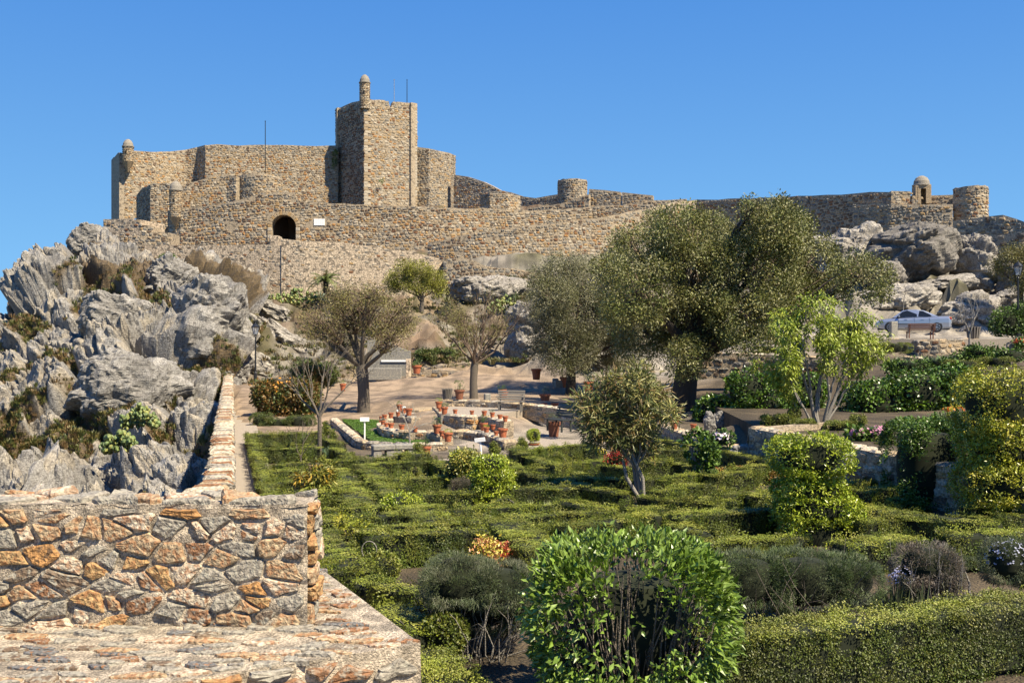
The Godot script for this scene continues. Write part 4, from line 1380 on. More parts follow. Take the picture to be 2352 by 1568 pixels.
func build_garden() -> void:
	# [survey sheet, x0, y0, x1, y1, width, height, what tells it apart]
	var rows := [
		["a", 48, 190, 150, 510, 0.42, 0.42, "long box hedge bordering the narrow path beside the long wall"],
		["a", 160, 520, 215, 640, 0.45, 0.42, "near end of the box hedge bordering the wall path"],
		["a", 100, 195, 500, 180, 0.4, 0.45, "box hedge with a round bump, farthest back at the left"],
		["a", 140, 265, 430, 260, 0.3, 0.36, "narrow box hedge just in front of the bumped one"],
		["a", 150, 290, 480, 282, 0.4, 0.45, "shaggy box hedge behind the white flower patch"],
		["a", 225, 395, 400, 385, 0.35, 0.36, "short box hedge behind the little orange tree, left half"],
		["a", 570, 372, 770, 362, 0.4, 0.45, "box hedge closing the far end of the middle path"],
		["a", 195, 440, 370, 430, 0.4, 0.42, "low box hedge left of the little orange tree's crown"],
		["a", 215, 512, 610, 490, 0.4, 0.42, "box hedge running behind the little orange tree's trunk"],
		["a", 190, 592, 680, 570, 0.4, 0.42, "box hedge at the foot of the little orange tree"],
		["a", 620, 430, 800, 670, 0.75, 0.42, "wide box hedge along the left side of the middle path"],
		["a", 560, 690, 850, 688, 0.3, 0.36, "thin box hedge at the near end of the middle path"],
		["a", 440, 750, 980, 722, 0.45, 0.42, "box hedge crossing below the middle path"],
		["a", 600, 280, 730, 345, 0.4, 0.42, "box hedge with a dark left side under the bare tree"],
		["a", 520, 215, 650, 255, 0.35, 0.40, "short stepped box hedge behind the bare tree"],
		["a", 815, 395, 1000, 600, 0.6, 0.42, "wide box hedge along the right side of the middle path"],
		["a", 880, 392, 1215, 370, 0.35, 0.42, "box hedge behind the grey-green iris bed"],
		["a", 1255, 362, 1420, 440, 0.42, 0.42, "slanting box hedge right of the iris bed"],
		["a", 800, 357, 1070, 342, 0.3, 0.38, "low box hedge beside the stone bench"],
		["a", 1080, 325, 1200, 320, 0.5, 0.55, "square box block beside the big potted plant"],
		["a", 900, 492, 1340, 478, 0.42, 0.45, "box hedge in front of the grey-green iris bed"],
		["b", -40, 402, 170, 398, 0.4, 0.45, "box hedge running behind the lavender and the tiered topiary"],
		["a", 920, 545, 1040, 540, 0.5, 0.40, "short box block left of the iris bed's front hedge"],
		["a", 1200, 592, 1343, 588, 0.4, 0.42, "box hedge behind the bright rounded shrub, left part"],
		["b", -20, 505, 170, 497, 0.4, 0.42, "box hedge left of the tiered topiary, with a round shadow"],
		["a", 1190, 685, 1290, 765, 1.0, 0.40, "broad slanting box block right of the bright rounded shrub"],
		["e", 450, 240, 1020, 205, 0.35, 0.40, "long thin box hedge in front of the bright rounded shrub"],
		["e", 110, 275, 270, 455, 0.85, 0.45, "very wide box hedge beside the stone ledge"],
		["e", 200, 515, 420, 505, 0.5, 0.40, "low box hedge where the stone ledge begins"],
		["e", 470, 600, 740, 640, 0.55, 0.42, "bushy box hedge along the ledge behind the wire loop"],
		["e", 600, 760, 780, 900, 0.5, 0.45, "box hedge pressed against the grey woody shrub"],
		["e", 480, 280, 1180, 245, 0.5, 0.55, "tall shaggy box hedge behind the grey woody shrub"],
		["e", 60, 165, 270, 190, 0.5, 0.42, "box hedge right behind the parapet's end"],
		["b", 0, 622, 280, 602, 0.42, 0.42, "box hedge behind the spiral topiary, left part"],
		["b", 290, 604, 670, 588, 0.42, 0.42, "box hedge behind the ivy arch"],
		["b", 150, 692, 460, 662, 0.3, 0.42, "thin box hedge at the foot of the ivy arch"],
		["b", 460, 662, 1090, 622, 0.42, 0.42, "long box hedge in front of the pale flower stalks"],
		["b", 310, 255, 430, 315, 0.45, 0.42, "slanting box hedge behind the tiered topiary"],
		["b", 430, 340, 625, 338, 0.42, 0.48, "box hedge under the arched twig topiary"],
		["b", 465, 205, 515, 240, 0.5, 0.50, "corner block of the far hedge below the court"],
		["b", 510, 225, 945, 180, 0.4, 0.50, "box hedge bordering the shaded court"],
		["b", 955, 190, 985, 215, 0.4, 0.55, "end of the far hedge with a dark side, by the court"],
		["b", 520, 250, 735, 318, 0.45, 0.42, "slanting box hedge left of the bare flower bed"],
		["b", 740, 320, 880, 308, 0.42, 0.45, "box hedge in front of the bare flower bed"],
		["b", 860, 315, 1090, 282, 0.42, 0.42, "box hedge behind the red leaved shrub"],
		["b", 550, 368, 740, 415, 0.5, 0.42, "slanting box hedge with a dark face, right of the tiered topiary"],
		["b", 660, 440, 870, 408, 0.5, 0.42, "stepped box hedge in the middle of the maze"],
		["b", 465, 472, 790, 465, 0.55, 0.48, "box hedge right beside the tiered topiary"],
		["b", 865, 372, 1040, 415, 0.42, 0.42, "slanting box hedge under the oleander's left branches"],
		["b", 1050, 418, 1340, 402, 0.42, 0.42, "box hedge crossing behind the oleander's trunks"],
		["b", 815, 445, 1170, 500, 0.45, 0.42, "slanting box hedge with dry stems on its dark side"],
		["b", 1070, 320, 1240, 345, 0.4, 0.40, "box hedge behind the oleander near the red leaved shrub"],
		["b", 800, 560, 1080, 610, 0.5, 0.42, "box hedge left of the oleander's foot"],
		["b", 440, 710, 640, 850, 0.9, 0.42, "wide slanting box hedge with a black side, behind the front bush"],
		["b", 600, 728, 800, 710, 0.4, 0.42, "short box hedge behind the front bush"],
		["b", 830, 722, 1200, 665, 0.55, 0.60, "bushy box hedge directly behind the front bush"],
		["b", 1200, 665, 1360, 645, 0.5, 0.60, "bushy box hedge below the oleander's foot"],
		["c", 110, 140, 360, 190, 0.4, 0.45, "box hedge below the potted plants and low wall at the right"],
		["c", 130, 222, 370, 217, 0.42, 0.45, "box hedge left of the ivy clad stump, back row"],
		["c", 520, 215, 890, 292, 0.42, 0.50, "long box hedge under the terrace wall with a black face"],
		["c", 200, 280, 390, 330, 0.42, 0.42, "slanting box hedge left of the ivy clad stump"],
		["c", 40, 298, 180, 292, 0.42, 0.48, "box hedge right of the oleander's trunks, back row"],
		["c", 690, 335, 880, 322, 0.5, 0.50, "box block below the terrace wall, right of the ivy clad stump"],
		["c", 500, 380, 740, 368, 0.42, 0.45, "box hedge right behind the ivy clad stump"],
		["c", 30, 415, 400, 380, 0.42, 0.42, "box hedge left of the ivy clad stump, front row"],
		["c", 130, 492, 300, 482, 0.35, 0.38, "low box hedge in front of the ivy clad stump"],
		["c", 320, 455, 460, 450, 0.5, 0.40, "box block at the foot of the ivy clad stump"],
		["c", 60, 530, 330, 558, 0.42, 0.42, "stepped box hedge right of the oleander's foot"],
		["c", 340, 555, 490, 545, 0.42, 0.42, "box hedge between the stepped hedge and the clipped ball"],
		["c", 500, 565, 640, 558, 0.35, 0.38, "low box hedge in front of the clipped ball"],
		["c", 595, 515, 850, 498, 0.5, 0.45, "box hedge in front of the orange tipped border"],
		["c", 780, 520, 920, 512, 0.42, 0.45, "box hedge left of the large round topped topiary"],
		["c", 0, 615, 180, 600, 0.42, 0.42, "box hedge in front of the oleander's foot"],
		["c", 300, 648, 860, 605, 0.55, 0.55, "long box hedge left of the large topiary's base"],
		["c", 150, 645, 400, 755, 0.6, 0.45, "wide slanting box hedge with a black side, right of the front bush"],
		["c", 350, 845, 1060, 795, 0.45, 0.45, "box hedge behind the long rosemary bank"],
		["d", 70, 372, 460, 365, 0.35, 0.42, "box hedge with brown patches under the dark wall"],
		["d", 210, 440, 470, 415, 0.5, 0.45, "box hedge left of the tall dark hedge, upper row"],
		["d", 320, 490, 470, 468, 0.6, 0.50, "box block left of the tall dark hedge, with a dark hollow"],
		["d", 280, 615, 440, 603, 0.42, 0.40, "short box hedge behind the flat topped knob"],
		["d", 290, 690, 580, 672, 0.5, 0.50, "box hedge right of the large topiary's base"],
		["d", 560, 645, 1040, 690, 0.85, 0.55, "broad box hedge in front of the tall dark hedge"],
		["d", 900, 775, 1400, 765, 0.5, 0.60, "box hedge with a black face at the right edge"],
		["d", 200, 835, 580, 805, 0.6, 0.50, "box hedge behind the woody grey shrub at the right"],
		["d", 1000, 585, 1280, 575, 0.5, 0.55, "rounded box hedge at the right edge, in half shadow"],
		["d", 1230, 645, 1400, 640, 0.5, 0.50, "dark box hedge at the right edge of the maze"]]
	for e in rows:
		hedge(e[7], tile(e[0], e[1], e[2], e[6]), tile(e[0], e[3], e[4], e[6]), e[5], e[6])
	# hedges close to the camera
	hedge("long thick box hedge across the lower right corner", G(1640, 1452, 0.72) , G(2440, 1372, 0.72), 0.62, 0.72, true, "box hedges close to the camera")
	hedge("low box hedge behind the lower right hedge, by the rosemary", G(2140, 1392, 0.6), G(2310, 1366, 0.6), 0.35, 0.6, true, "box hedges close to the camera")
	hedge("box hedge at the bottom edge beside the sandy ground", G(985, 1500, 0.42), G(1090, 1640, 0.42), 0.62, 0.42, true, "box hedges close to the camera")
	# beds and paths
	var lawn := []
	for e in [[771, 952], [800, 942], [835, 938], [890, 939], [905, 950], [880, 960], [866, 975], [868, 988], [890, 1000], [930, 1008], [972, 1011], [985, 1016], [930, 1020], [858, 1014], [815, 985]]:
		var p := G(e[0], e[1], 0.16)
		lawn.append([p.x, p.z])
	structure("lawn", slab(lawn, -0.1, 0.16), M.turf)
	var gb := [Batch.new(), Batch.new()]
	var lp := PackedVector2Array()
	for e in lawn: lp.append(Vector2(e[0], e[1]))
	for i in 9000:
		var q := Vector2(R(-9.5, -2.5), R(-53, -34))
		if Geometry2D.is_point_in_polygon(q, lp):
			var s := R(0.08, 0.12)
			gb[i % 2].add(Transform3D(Basis(Vector3.UP, R(0, TAU)).scaled(V(s * 1.6, s * 0.35, s * 1.6)), V(q.x, 0.16, q.y)), Color(0.085, 0.165, 0.012) * R(0.75, 1.25))
	for k in 2:
		var o := scatter("grass", tuft_mesh(14, 1.0, 0.08, 0.5), M.leaf, gb[k], self)
		if o: mass(o, ["mown green grass blades on the curved lawn", "fresh green grass tips scattered over the curved lawn"][k], "grass")
	var strip := []
	var d := 16.0
	while d < 66.0:
		strip.append([wall_x(d), -d])
		d += 2.0
	var back := []
	for e in strip: back.push_front([e[0] + 1.0, e[1]])
	structure("wall_path", slab(strip + back, -0.1, 0.045), M.gravel)
	var mp := []
	for e in [[680, 455], [782, 448], [930, 700], [880, 705]]:
		var p := tile("a", e[0], e[1], 0.03)
		mp.append([p.x, p.z])
	structure("middle_path", slab(mp, -0.1, 0.03), M.gravel)
	var cp := []
	for e in [[740, 985], [770, 975], [862, 1046], [1010, 1042], [1190, 1020], [1340, 1005], [1330, 925], [1200, 925], [1150, 960], [1140, 1000], [1100, 1018], [1190, 1060], [1130, 1066], [1000, 1062], [860, 1065], [780, 1030]]:
		var p := G(e[0], e[1], 0.02)
		cp.append([p.x, p.z])
	structure("court", slab([[-6.5, -47.5], [-8.3, -46], [-4.7, -31.7], [-3.5, -30.2], [0.6, -30.4], [2.6, -34.5], [4.8, -36.5], [7.0, -44.0], [4.0, -52.0], [1.2, -52.0], [0.2, -40.0], [-2.0, -34.5], [-4.2, -34.0]], -0.1, 0.025), M.gravel)

# ---------------------------------------------------------------- shrubs, topiary, flowers
const BRIGHT := [Color(0.30, 0.36, 0.025), Color(0.25, 0.32, 0.02), Color(0.36, 0.40, 0.045), Color(0.19, 0.26, 0.015)]
const GOLD := [Color(0.36, 0.36, 0.03), Color(0.30, 0.31, 0.03), Color(0.24, 0.27, 0.025), Color(0.42, 0.38, 0.05)]
const BOX := [Color(0.16, 0.19, 0.02), Color(0.135, 0.17, 0.018), Color(0.20, 0.205, 0.035)]
const LAUREL := [Color(0.09, 0.16, 0.018), Color(0.07, 0.13, 0.015), Color(0.12, 0.20, 0.025), Color(0.05, 0.10, 0.012)]
const SAGE := [Color(0.13, 0.155, 0.075), Color(0.10, 0.13, 0.06), Color(0.16, 0.17, 0.10), Color(0.09, 0.12, 0.045)]
const WOODY := [Color(0.19, 0.155, 0.125), Color(0.15, 0.12, 0.095), Color(0.23, 0.20, 0.165), Color(0.14, 0.14, 0.08)]
const IRIS := [Color(0.14, 0.21, 0.13), Color(0.19, 0.26, 0.17), Color(0.10, 0.16, 0.08)]

func px(v: float, d: float) -> float:      # metres that v survey units span at distance d
	return v / F * d

# lumps given as [X, Y, radius, radius, depth radius, power] round a foot at (X, Y, level)
func masses(foot: Vector3, list: Array) -> Array:
	var d := -foot.z
	var out := []
	for e in list:
		var c := P(e[0], e[1], d) - foot
		if e.size() > 6: c.z += e[6]
		out.append([c, V(px(e[2], d), px(e[3], d), px(e[4] if e.size() > 4 else e[2], d)), e[5] if e.size() > 5 else 1.0])
	return out

func stems(foot_r: float, h: float, spread: float, n: int, r: float) -> Array:
	var out := []
	for i in n:
		var a := R(0, TAU)
		var p := V(cos(a), 0, sin(a)) * foot_r * R(0.2, 1.0)
		var q := V(cos(a), 0, sin(a)) * spread * R(0.2, 1.0) + Vector3.UP * h * R(0.8, 1.1)
		out.append([[p, p.lerp(q, 0.5) + jit(0.12 * h), q], [r, r * 0.7, r * 0.4]])
	return out

func woody(o: Node3D, rx: float, h: float, n: int, r: float, m: Material, called := "stem") -> void:    # tangled bare stems under a shrub
	var b := MB.new()
	for i in n:
		var p := V(R(-0.5, 0.5) * rx, 0, R(-0.4, 0.5) * rx)
		var q := V(p.x * 1.5 + R(-0.3, 0.3) * rx, h * R(0.6, 1.1), p.z * 1.4 + R(-0.1, 0.3) * rx)
		var mid := p.lerp(q, 0.5) + jit(0.16 * rx)
		b.tube([p, mid, q, q + (q - mid) * 0.5 + jit(0.1 * rx)], [r, r * 0.7, r * 0.5, r * 0.3], 4)
	part(called, b.mesh(), m, o)

func spikes(called: String, label: String, category: String, at: Vector3, rx: float, rz: float, n: int, h: float, cols: Array, w := 0.035, spread := 0.35) -> Node3D:
	var o := thing(called, label, category, at)
	var bt := Batch.new()
	for i in n:
		var q := V(R(-rx, rx), 0, R(-rz, rz))
		var s := h * R(0.7, 1.2)
		bt.add(Transform3D(Basis(Vector3.UP, R(0, TAU)).scaled(V(s * 0.8, s, s * 0.8)), q), cols[rng.randi() % cols.size()] * R(0.75, 1.25))
	scatter("leaves", tuft_mesh(9, 1.0, w, spread), M.leaf, bt, o)
	return o

func blooms(o: Node3D, lumps: Array, n: int, size: float, cols: Array, up := 0.0) -> void:
	var b := MB.new()
	for k in 5:
		var a := TAU * k / 5.0
		var d := V(cos(a), 0.35, sin(a))
		var s := V(-sin(a), 0, cos(a)) * 0.42
		b.quad(V(0, 0, 0), d * 0.6 + s, d, d * 0.6 - s)
	var bt := Batch.new()
	for i in n:
		var e = lumps[rng.randi() % lumps.size()]
		var d := jit(1.0).normalized()
		d.y = absf(d.y)
		d.z = absf(d.z) * 0.8
		bt.add(Transform3D(facing(d, R(0, TAU), size * R(0.7, 1.3)) * Basis(V(1, 0, 0), PI / 2), (e[0] as Vector3) + d * (e[1] as Vector3) * R(0.98, 1.08) + V(0, up, 0)), cols[rng.randi() % cols.size()] * R(0.85, 1.1))
	scatter("flowers", b.mesh(), M.petal, bt, o)

func knob(label: String, X: float, Y: float, lumps: Array, key := "box") -> Node3D:
	var f := G(X, Y, 0.0)
	var o := shrub("topiary", label, "topiary", f, masses(f, lumps), key, BOX, 120.0, "", true)
	var b := MB.new()
	b.tube([V(0, 0, 0), V(0.01, 0.3, 0), (masses(f, lumps)[-1][0] as Vector3)], [0.02, 0.018, 0.012], 5)
	part("stem", b.mesh(), M.bark, o)
	return o

func build_plants() -> void:
	patches.box = [patch_mesh(40, 0.16, 0.035, 0.6, 0.6), patch_mesh(40, 0.16, 0.035, 0.6, 0.6)]
	patches.glossy = [patch_mesh(30, 0.24, 0.055, 0.45, 0.6, 0.5, false, 0.6), patch_mesh(30, 0.24, 0.055, 0.45, 0.6, 0.5, false, 0.6), patch_mesh(30, 0.24, 0.06, 0.4, 1.0)]
	patches.needle = [patch_mesh(70, 0.16, 0.05, 0.10, 2.2), patch_mesh(70, 0.16, 0.055, 0.09, 1.6)]
	patches.big = [patch_mesh(9, 0.20, 0.085, 0.46, 1.3, 0.8, true), patch_mesh(9, 0.20, 0.08, 0.46, 1.0, 0.8, true), patch_mesh(8, 0.20, 0.09, 0.42, 1.6, 0.8, true)]
	patches.ivy = [patch_mesh(18, 0.34, 0.11, 0.8, 0.6), patch_mesh(18, 0.34, 0.10, 0.8, 0.8)]
	patches.far = [patch_mesh(26, 0.5, 0.12, 0.6, 0.8), patch_mesh(26, 0.5, 0.12, 0.6, 0.8)]
	# big bush in front
	var f := V(px(1447 - 1176, 9.7), 0.0, -9.7)
	var lm := [[V(0, 1.0, 0), V(0.93, 0.68, 0.84), 0.66]]
	var o := shrub("round_bush", "large bright green clipped bush with pointed leaves, in front", "bush", f, lm, "big", [Color(0.17, 0.26, 0.035), Color(0.14, 0.225, 0.03), Color(0.21, 0.30, 0.06), Color(0.12, 0.19, 0.03)], 165.0, "", false, "glossy_leaf")
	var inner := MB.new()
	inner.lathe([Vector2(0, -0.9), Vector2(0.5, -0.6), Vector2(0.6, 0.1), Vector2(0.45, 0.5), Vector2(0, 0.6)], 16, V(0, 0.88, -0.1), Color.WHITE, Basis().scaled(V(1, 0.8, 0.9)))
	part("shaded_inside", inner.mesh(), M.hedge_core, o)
	var sb := MB.new()
	for i in 240:
		var a := R(0, TAU)
		var r := R(0.35, 0.86)
		var p := V(cos(a) * r * 0.6, R(0.0, 0.5), sin(a) * r * 0.6)
		var q := V(cos(a) * r * 1.08, R(0.7, 1.62), sin(a) * r)
		sb.tube([p, p.lerp(q, 0.5) + jit(0.08), q], [0.011, 0.008, 0.004], 4)
	part("stems", sb.mesh(), M.bark, o)
	# tiered and clipped topiary
	f = G(1880, 1246)
	shrub("tiered_topiary", "large bright topiary clipped in wide tiers, centre right", "topiary", f, masses(f, [[1862, 1046, 93, 46, 85, 0.75], [1862, 1125, 82, 24, 70, 0.8], [1878, 1165, 100, 34, 80, 0.8], [1880, 1225, 104, 48, 80, 0.7], [1862, 1095, 40, 30]]), "glossy", BRIGHT, 60.0, "", true, "glossy_leaf")
	f = G(1130, 1168)
	shrub("tiered_topiary", "small bright green topiary of three stacked discs", "topiary", f, masses(f, [[1127, 1066, 36, 17, 36, 0.8], [1131, 1094, 47, 15, 44, 0.8], [1134, 1121, 50, 15, 46, 0.8], [1132, 1149, 48, 20, 46, 0.75], [1131, 1108, 30, 50]]), "glossy", BRIGHT, 75.0, "", true, "glossy_leaf")
	f = G(1066, 1140)
	o = shrub("golden_shrub", "yellow tipped rounded shrub behind the small tiered topiary", "shrub", f, masses(f, [[1068, 1058, 33, 26], [1048, 1083, 28, 26], [1078, 1088, 30, 24], [1060, 1108, 26, 22]]), "glossy", [Color(0.30, 0.31, 0.04), Color(0.16, 0.20, 0.03), Color(0.42, 0.37, 0.08)], 60.0, "", true, "glossy_leaf")
	f = G(1072, 1146)
	shrub("lavender", "grey lavender cushion at the foot of the golden shrub", "lavender", f, masses(f, [[1065, 1118, 32, 20]]), "needle", WOODY, 70.0)
	# tall clipped hedge and towering topiary at the right
	f = G(2132, 1172)
	shrub("tall_hedge", "tall dark clipped hedge block in deep shadow", "hedge", f, masses(f, [[2130, 1075, 82, 106, 86, 0.4]]), "glossy", LAUREL, 95.0, "", true, "glossy_leaf")
	f = V(9.45, 0, -19.2)
	shrub("towering_topiary", "towering golden green topiary column at the right edge", "topiary", f, [[V(0, 2.35, 0), V(0.92, 0.72, 0.8), 0.7], [V(-0.1, 1.55, 0), V(0.75, 0.4, 0.7), 0.8], [V(-0.2, 1.62, 0.3), V(0.5, 0.6, 0.5), 1.0], [V(0.1, 0.9, 0.1), V(1.05, 0.45, 0.9), 0.7], [V(0, 1.5, 0), V(0.4, 1.4, 0.4)]], "glossy", GOLD, 60.0, "", true, "glossy_leaf")
	f = V(11.9, 0, -17.6)
	shrub("side_topiary", "second tall golden topiary mostly beyond the right edge", "topiary", f, [[V(0.3, 2.3, 0), V(1.0, 0.9, 1.0), 0.7], [V(0.3, 0.9, 0), V(1.1, 0.9, 1.0), 0.7]], "glossy", GOLD, 45.0, "", true, "glossy_leaf")
	# rosemary and lavender banks
	f = G(1090, 1500)
	o = shrub("rosemary_bush", "woody rosemary bush with bare lower stems, left of the front bush", "rosemary", f, masses(f, [[1060, 1335, 95, 42, 110, 0.8], [1150, 1345, 75, 45, 100, 0.8], [1045, 1300, 48, 22, 40], [1100, 1400, 100, 55, 90, 0.8, -0.15], [1190, 1390, 40, 50, 60]]), "needle", SAGE, 95.0, "", true)
	woody(o, 0.75, 0.55, 90, 0.010, M.pale_bark)
	f = G(1825, 1432)
	o = shrub("rosemary_bush", "long grey green rosemary bank behind the lower right hedge", "rosemary", f, masses(f, [[1720, 1335, 95, 60, 90, 0.7], [1850, 1335, 100, 64, 90, 0.7], [1950, 1330, 65, 48, 80, 0.7]]), "needle", [Color(0.115, 0.16, 0.055), Color(0.09, 0.135, 0.04), Color(0.14, 0.175, 0.08), Color(0.10, 0.12, 0.06)], 95.0)
	woody(o, 1.3, 0.6, 60, 0.009, M.bark)
	f = G(2125, 1408)
	o = shrub("dry_shrub", "woody grey brown shrub with few leaves, lower right", "shrub", f, masses(f, [[2128, 1300, 68, 50, 60, 0.8], [2165, 1310, 40, 46, 50, 0.8]]), "needle", WOODY, 85.0)
	woody(o, 0.5, 0.7, 70, 0.008, M.pale_bark)
	f = G(2320, 1400)
	o = shrub("flowering_rosemary", "rosemary with pale blue flowers at the right edge", "rosemary", f, masses(f, [[2315, 1290, 55, 50, 50, 0.8], [2370, 1300, 50, 52, 50]]), "needle", SAGE, 80.0)
	blooms(o, masses(f, [[2315, 1290, 55, 50, 50]]), 150, 0.014, [Color(0.36, 0.38, 0.52), Color(0.42, 0.43, 0.54)])
	f = G(2085, 1412)
	o = spikes("lavender", "upright pale lilac flower spikes in front of the woody shrub", "lavender", f, 0.30, 0.15, 26, 0.55, SAGE, 0.02, 0.15)
	blooms(o, [[V(0, 0.42, 0), V(0.3, 0.22, 0.12)]], 120, 0.013, [Color(0.36, 0.36, 0.52), Color(0.44, 0.43, 0.56)])
	f = G(2215, 1400)
	o = thing("twisted_plant", "small plant on a twisted bare pale stem beside the dark hedge face", "plant", f)
	var tb := MB.new()
	tb.tube([V(-0.1, 0.1, 0), V(0.05, 0.16, 0.05), V(0.08, 0.35, 0), V(0.0, 0.55, 0)], [0.022, 0.02, 0.016, 0.012], 5)
	tb.tube([V(0.05, 0.16, 0.05), V(-0.08, 0.3, 0.05), V(-0.02, 0.5, 0)], [0.016, 0.013, 0.01], 5)
	part("stem", tb.mesh(), M.pale_bark, o)
	var lb := Batch.new()
	for i in 14: lb.add(Transform3D(facing((V(0, 1, 0) + jit(0.6)).normalized(), R(0, 6), 0.8), V(R(-0.1, 0.1), R(0.55, 0.68), R(-0.1, 0.1))), SAGE[i % 4])
	scatter("leaves", patches.needle[0], M.leaf, lb, o)
	# smaller shrubs among the hedges
	f = G(918, 1198)
	o = shrub("small_shrub", "bright rounded shrub on bare stems beside the middle path", "shrub", f, masses(f, [[920, 1160, 42, 24, 40], [895, 1168, 22, 16], [950, 1164, 20, 18]]), "glossy", BRIGHT, 60.0, "", true, "glossy_leaf", stems(0.12, 0.30, 0.3, 14, 0.012))
	f = G(800, 1262)
	o = shrub("small_shrub", "sparse yellow green plant beside the wide hedge by the ledge", "shrub", f, masses(f, [[800, 1200, 30, 18, 26], [815, 1215, 22, 16]]), "glossy", GOLD, 28.0, "", false, "glossy_leaf", stems(0.08, 0.36, 0.2, 10, 0.01))
	f = G(862, 1300)
	shrub("box_ball", "loose rounded box ball behind the wire loop", "bush", f, masses(f, [[852, 1258, 50, 36, 45]]), "box", BOX, 120.0)
	f = G(872, 1348)
	shrub("box_ball", "smaller rounded box ball right of the wire loop", "bush", f, masses(f, [[876, 1304, 40, 34, 40]]), "box", BOX, 120.0)
	f = G(838, 1255)
	shrub("box_ball", "dark box ball touching the tall shaggy hedge", "bush", f, masses(f, [[832, 1222, 30, 26, 30]]), "box", BOX, 120.0)
	f = G(1020, 1530)
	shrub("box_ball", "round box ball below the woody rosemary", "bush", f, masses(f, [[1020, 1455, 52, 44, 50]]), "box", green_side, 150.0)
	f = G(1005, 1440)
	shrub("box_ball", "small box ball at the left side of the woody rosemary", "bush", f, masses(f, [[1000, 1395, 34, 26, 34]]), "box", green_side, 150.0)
	f = G(1640, 1226)
	shrub("box_ball", "rounded box bush right of the front bush, by the wide slanting hedge", "bush", f, masses(f, [[1642, 1206, 34, 22, 34, 0.8]]), "box", BOX, 120.0)
	f = G(1130, 1304)
	o = shrub("autumn_plant", "yellow and red leaved plant in front of the slanting hedge", "plant", f, masses(f, [[1115, 1262, 26, 22], [1140, 1270, 26, 20], [1158, 1282, 18, 14]]), "glossy", [Color(0.62, 0.48, 0.06), Color(0.55, 0.50, 0.10), Color(0.62, 0.30, 0.14), Color(0.50, 0.10, 0.04), Color(0.66, 0.55, 0.15)], 70.0, "", false, "glossy_leaf", stems(0.1, 0.3, 0.2, 10, 0.008))
	o = thing("wire_loop", "small pale twig loop standing on the low hedge by the ledge", "loop", tile("e", 455, 640, 0.0))
	tb = MB.new()
	var lp := []
	for i in 13:
		var a := -0.7 + i * (PI + 1.4) / 12.0
		lp.append(V(cos(a) * 0.11, 0.55 + sin(a) * 0.13, 0))
	var lr := []
	for i in 13: lr.append(0.008)
	tb.tube(lp, lr, 5)
	tb.tube([V(0, 0, 0), V(0, 0.43, 0)], [0.012, 0.01], 5)
	part("stem", tb.mesh(), M.pale_bark, o)
	# knobs and spirals
	knob("two ball topiary knob in front of the stone bench", 811, 1066, [[811, 1056, 8.5, 8], [811, 1045, 5.5, 4]])
	knob("tiny mushroom shaped topiary knob left of the bench", 740, 1062, [[741, 1050, 6, 4], [741, 1040, 3.5, 3]])
	knob("stacked topiary knob under the bare tree", 749, 1010, [[749, 992, 9, 5], [749, 983, 8, 5], [749, 973, 6, 4]])
	knob("round topiary knob behind the sandy strip at the lawn corner", 766, 1012, [[766, 1000, 7, 6], [766, 991, 4, 3]])
	knob("cup shaped topiary knob near the far corner of the lawn wall", 694, 1068, [[693, 1052, 8, 7], [694, 1040, 5, 4]])
	knob("vase shaped topiary beside the big potted plant by the bench", 960, 1056, [[959, 1038, 9, 8], [959, 1024, 8, 6]])
	knob("bun shaped topiary on the slanting hedge behind the white sign", 1137, 1050, [[1136, 1034, 12, 9], [1136, 1021, 7, 6]])
	knob("bun shaped topiary on the corner block by the shaded court", 1199, 1042, [[1199, 1024, 11, 11], [1198, 1012, 6, 7]])
	knob("spiral topiary in front of the hedge with the round shadow", 1058, 1208, [[1060, 1195, 20, 15], [1052, 1172, 11, 14], [1066, 1165, 9, 10]])
	knob("small round knob on the iris bed's corner", 954, 1098, [[953, 1083, 10, 9]])
	knob("flat topped knob left of the broad hedge at the right", 2054, 1186, [[2054, 1166, 18, 16, 18, 0.7], [2054, 1150, 18, 5, 18, 0.6]])
	knob("clipped cube topped knob before the tall dark hedge", 2200, 1188, [[2202, 1166, 28, 17, 28, 0.6], [2200, 1143, 18, 11, 18, 0.6]])
	knob("small clipped knob left of the cube topped one", 2163, 1180, [[2163, 1168, 13, 9]])
	knob("clipped ball behind the low hedge, right of the ivy clad stump", 1648, 1146, [[1648, 1132, 17, 12, 17, 0.8]])
	knob("clipped ball by the red leaved shrub", 1346, 1096, [[1346, 1083, 11, 9]])
	knob("round knob in front of the bare flower bed", 1426, 1092, [[1428, 1082, 10, 9]])
	knob("low ball under the oleander beside the stepped hedge", 1410, 1168, [[1412, 1152, 18, 12]])
	# arched twig topiaries
	for e in [["thin ivy arch on the hedge in front of the small tiered topiary", 1158, 1200, 30, 1146, 24, 120], ["arched twig topiary on the hedge below the court", 1280, 1080, 22, 1044, 14, 110]]:
		f = G(e[1], e[2])
		o = thing("ivy_arch", e[0], "topiary", f)
		tb = MB.new()
		lb = Batch.new()
		var pts := []
		var rr := []
		for i in 15:
			var a := PI - PI * i / 14.0
			var p := P(e[1] + cos(a) * e[3], e[4] + 28 - sin(a) * 28 * 1.0, -f.z) - f
			pts.append(p)
			rr.append(0.014)
			for j in 7: lb.add(Transform3D(facing(jit(1.0).normalized(), R(0, 6), R(0.4, 0.75)), p + jit(0.07)), BOX[j % 3] * R(0.8, 1.2))
		pts.push_front(V(pts[0].x, 0, 0)); rr.append(0.014)
		pts.append(V(pts[-1].x, 0, 0)); rr.append(0.014)
		tb.tube(pts, rr, 5)
		part("stem", tb.mesh(), M.pale_bark, o)
		scatter("leaves", patches.box[0], M.leaf, lb, o)
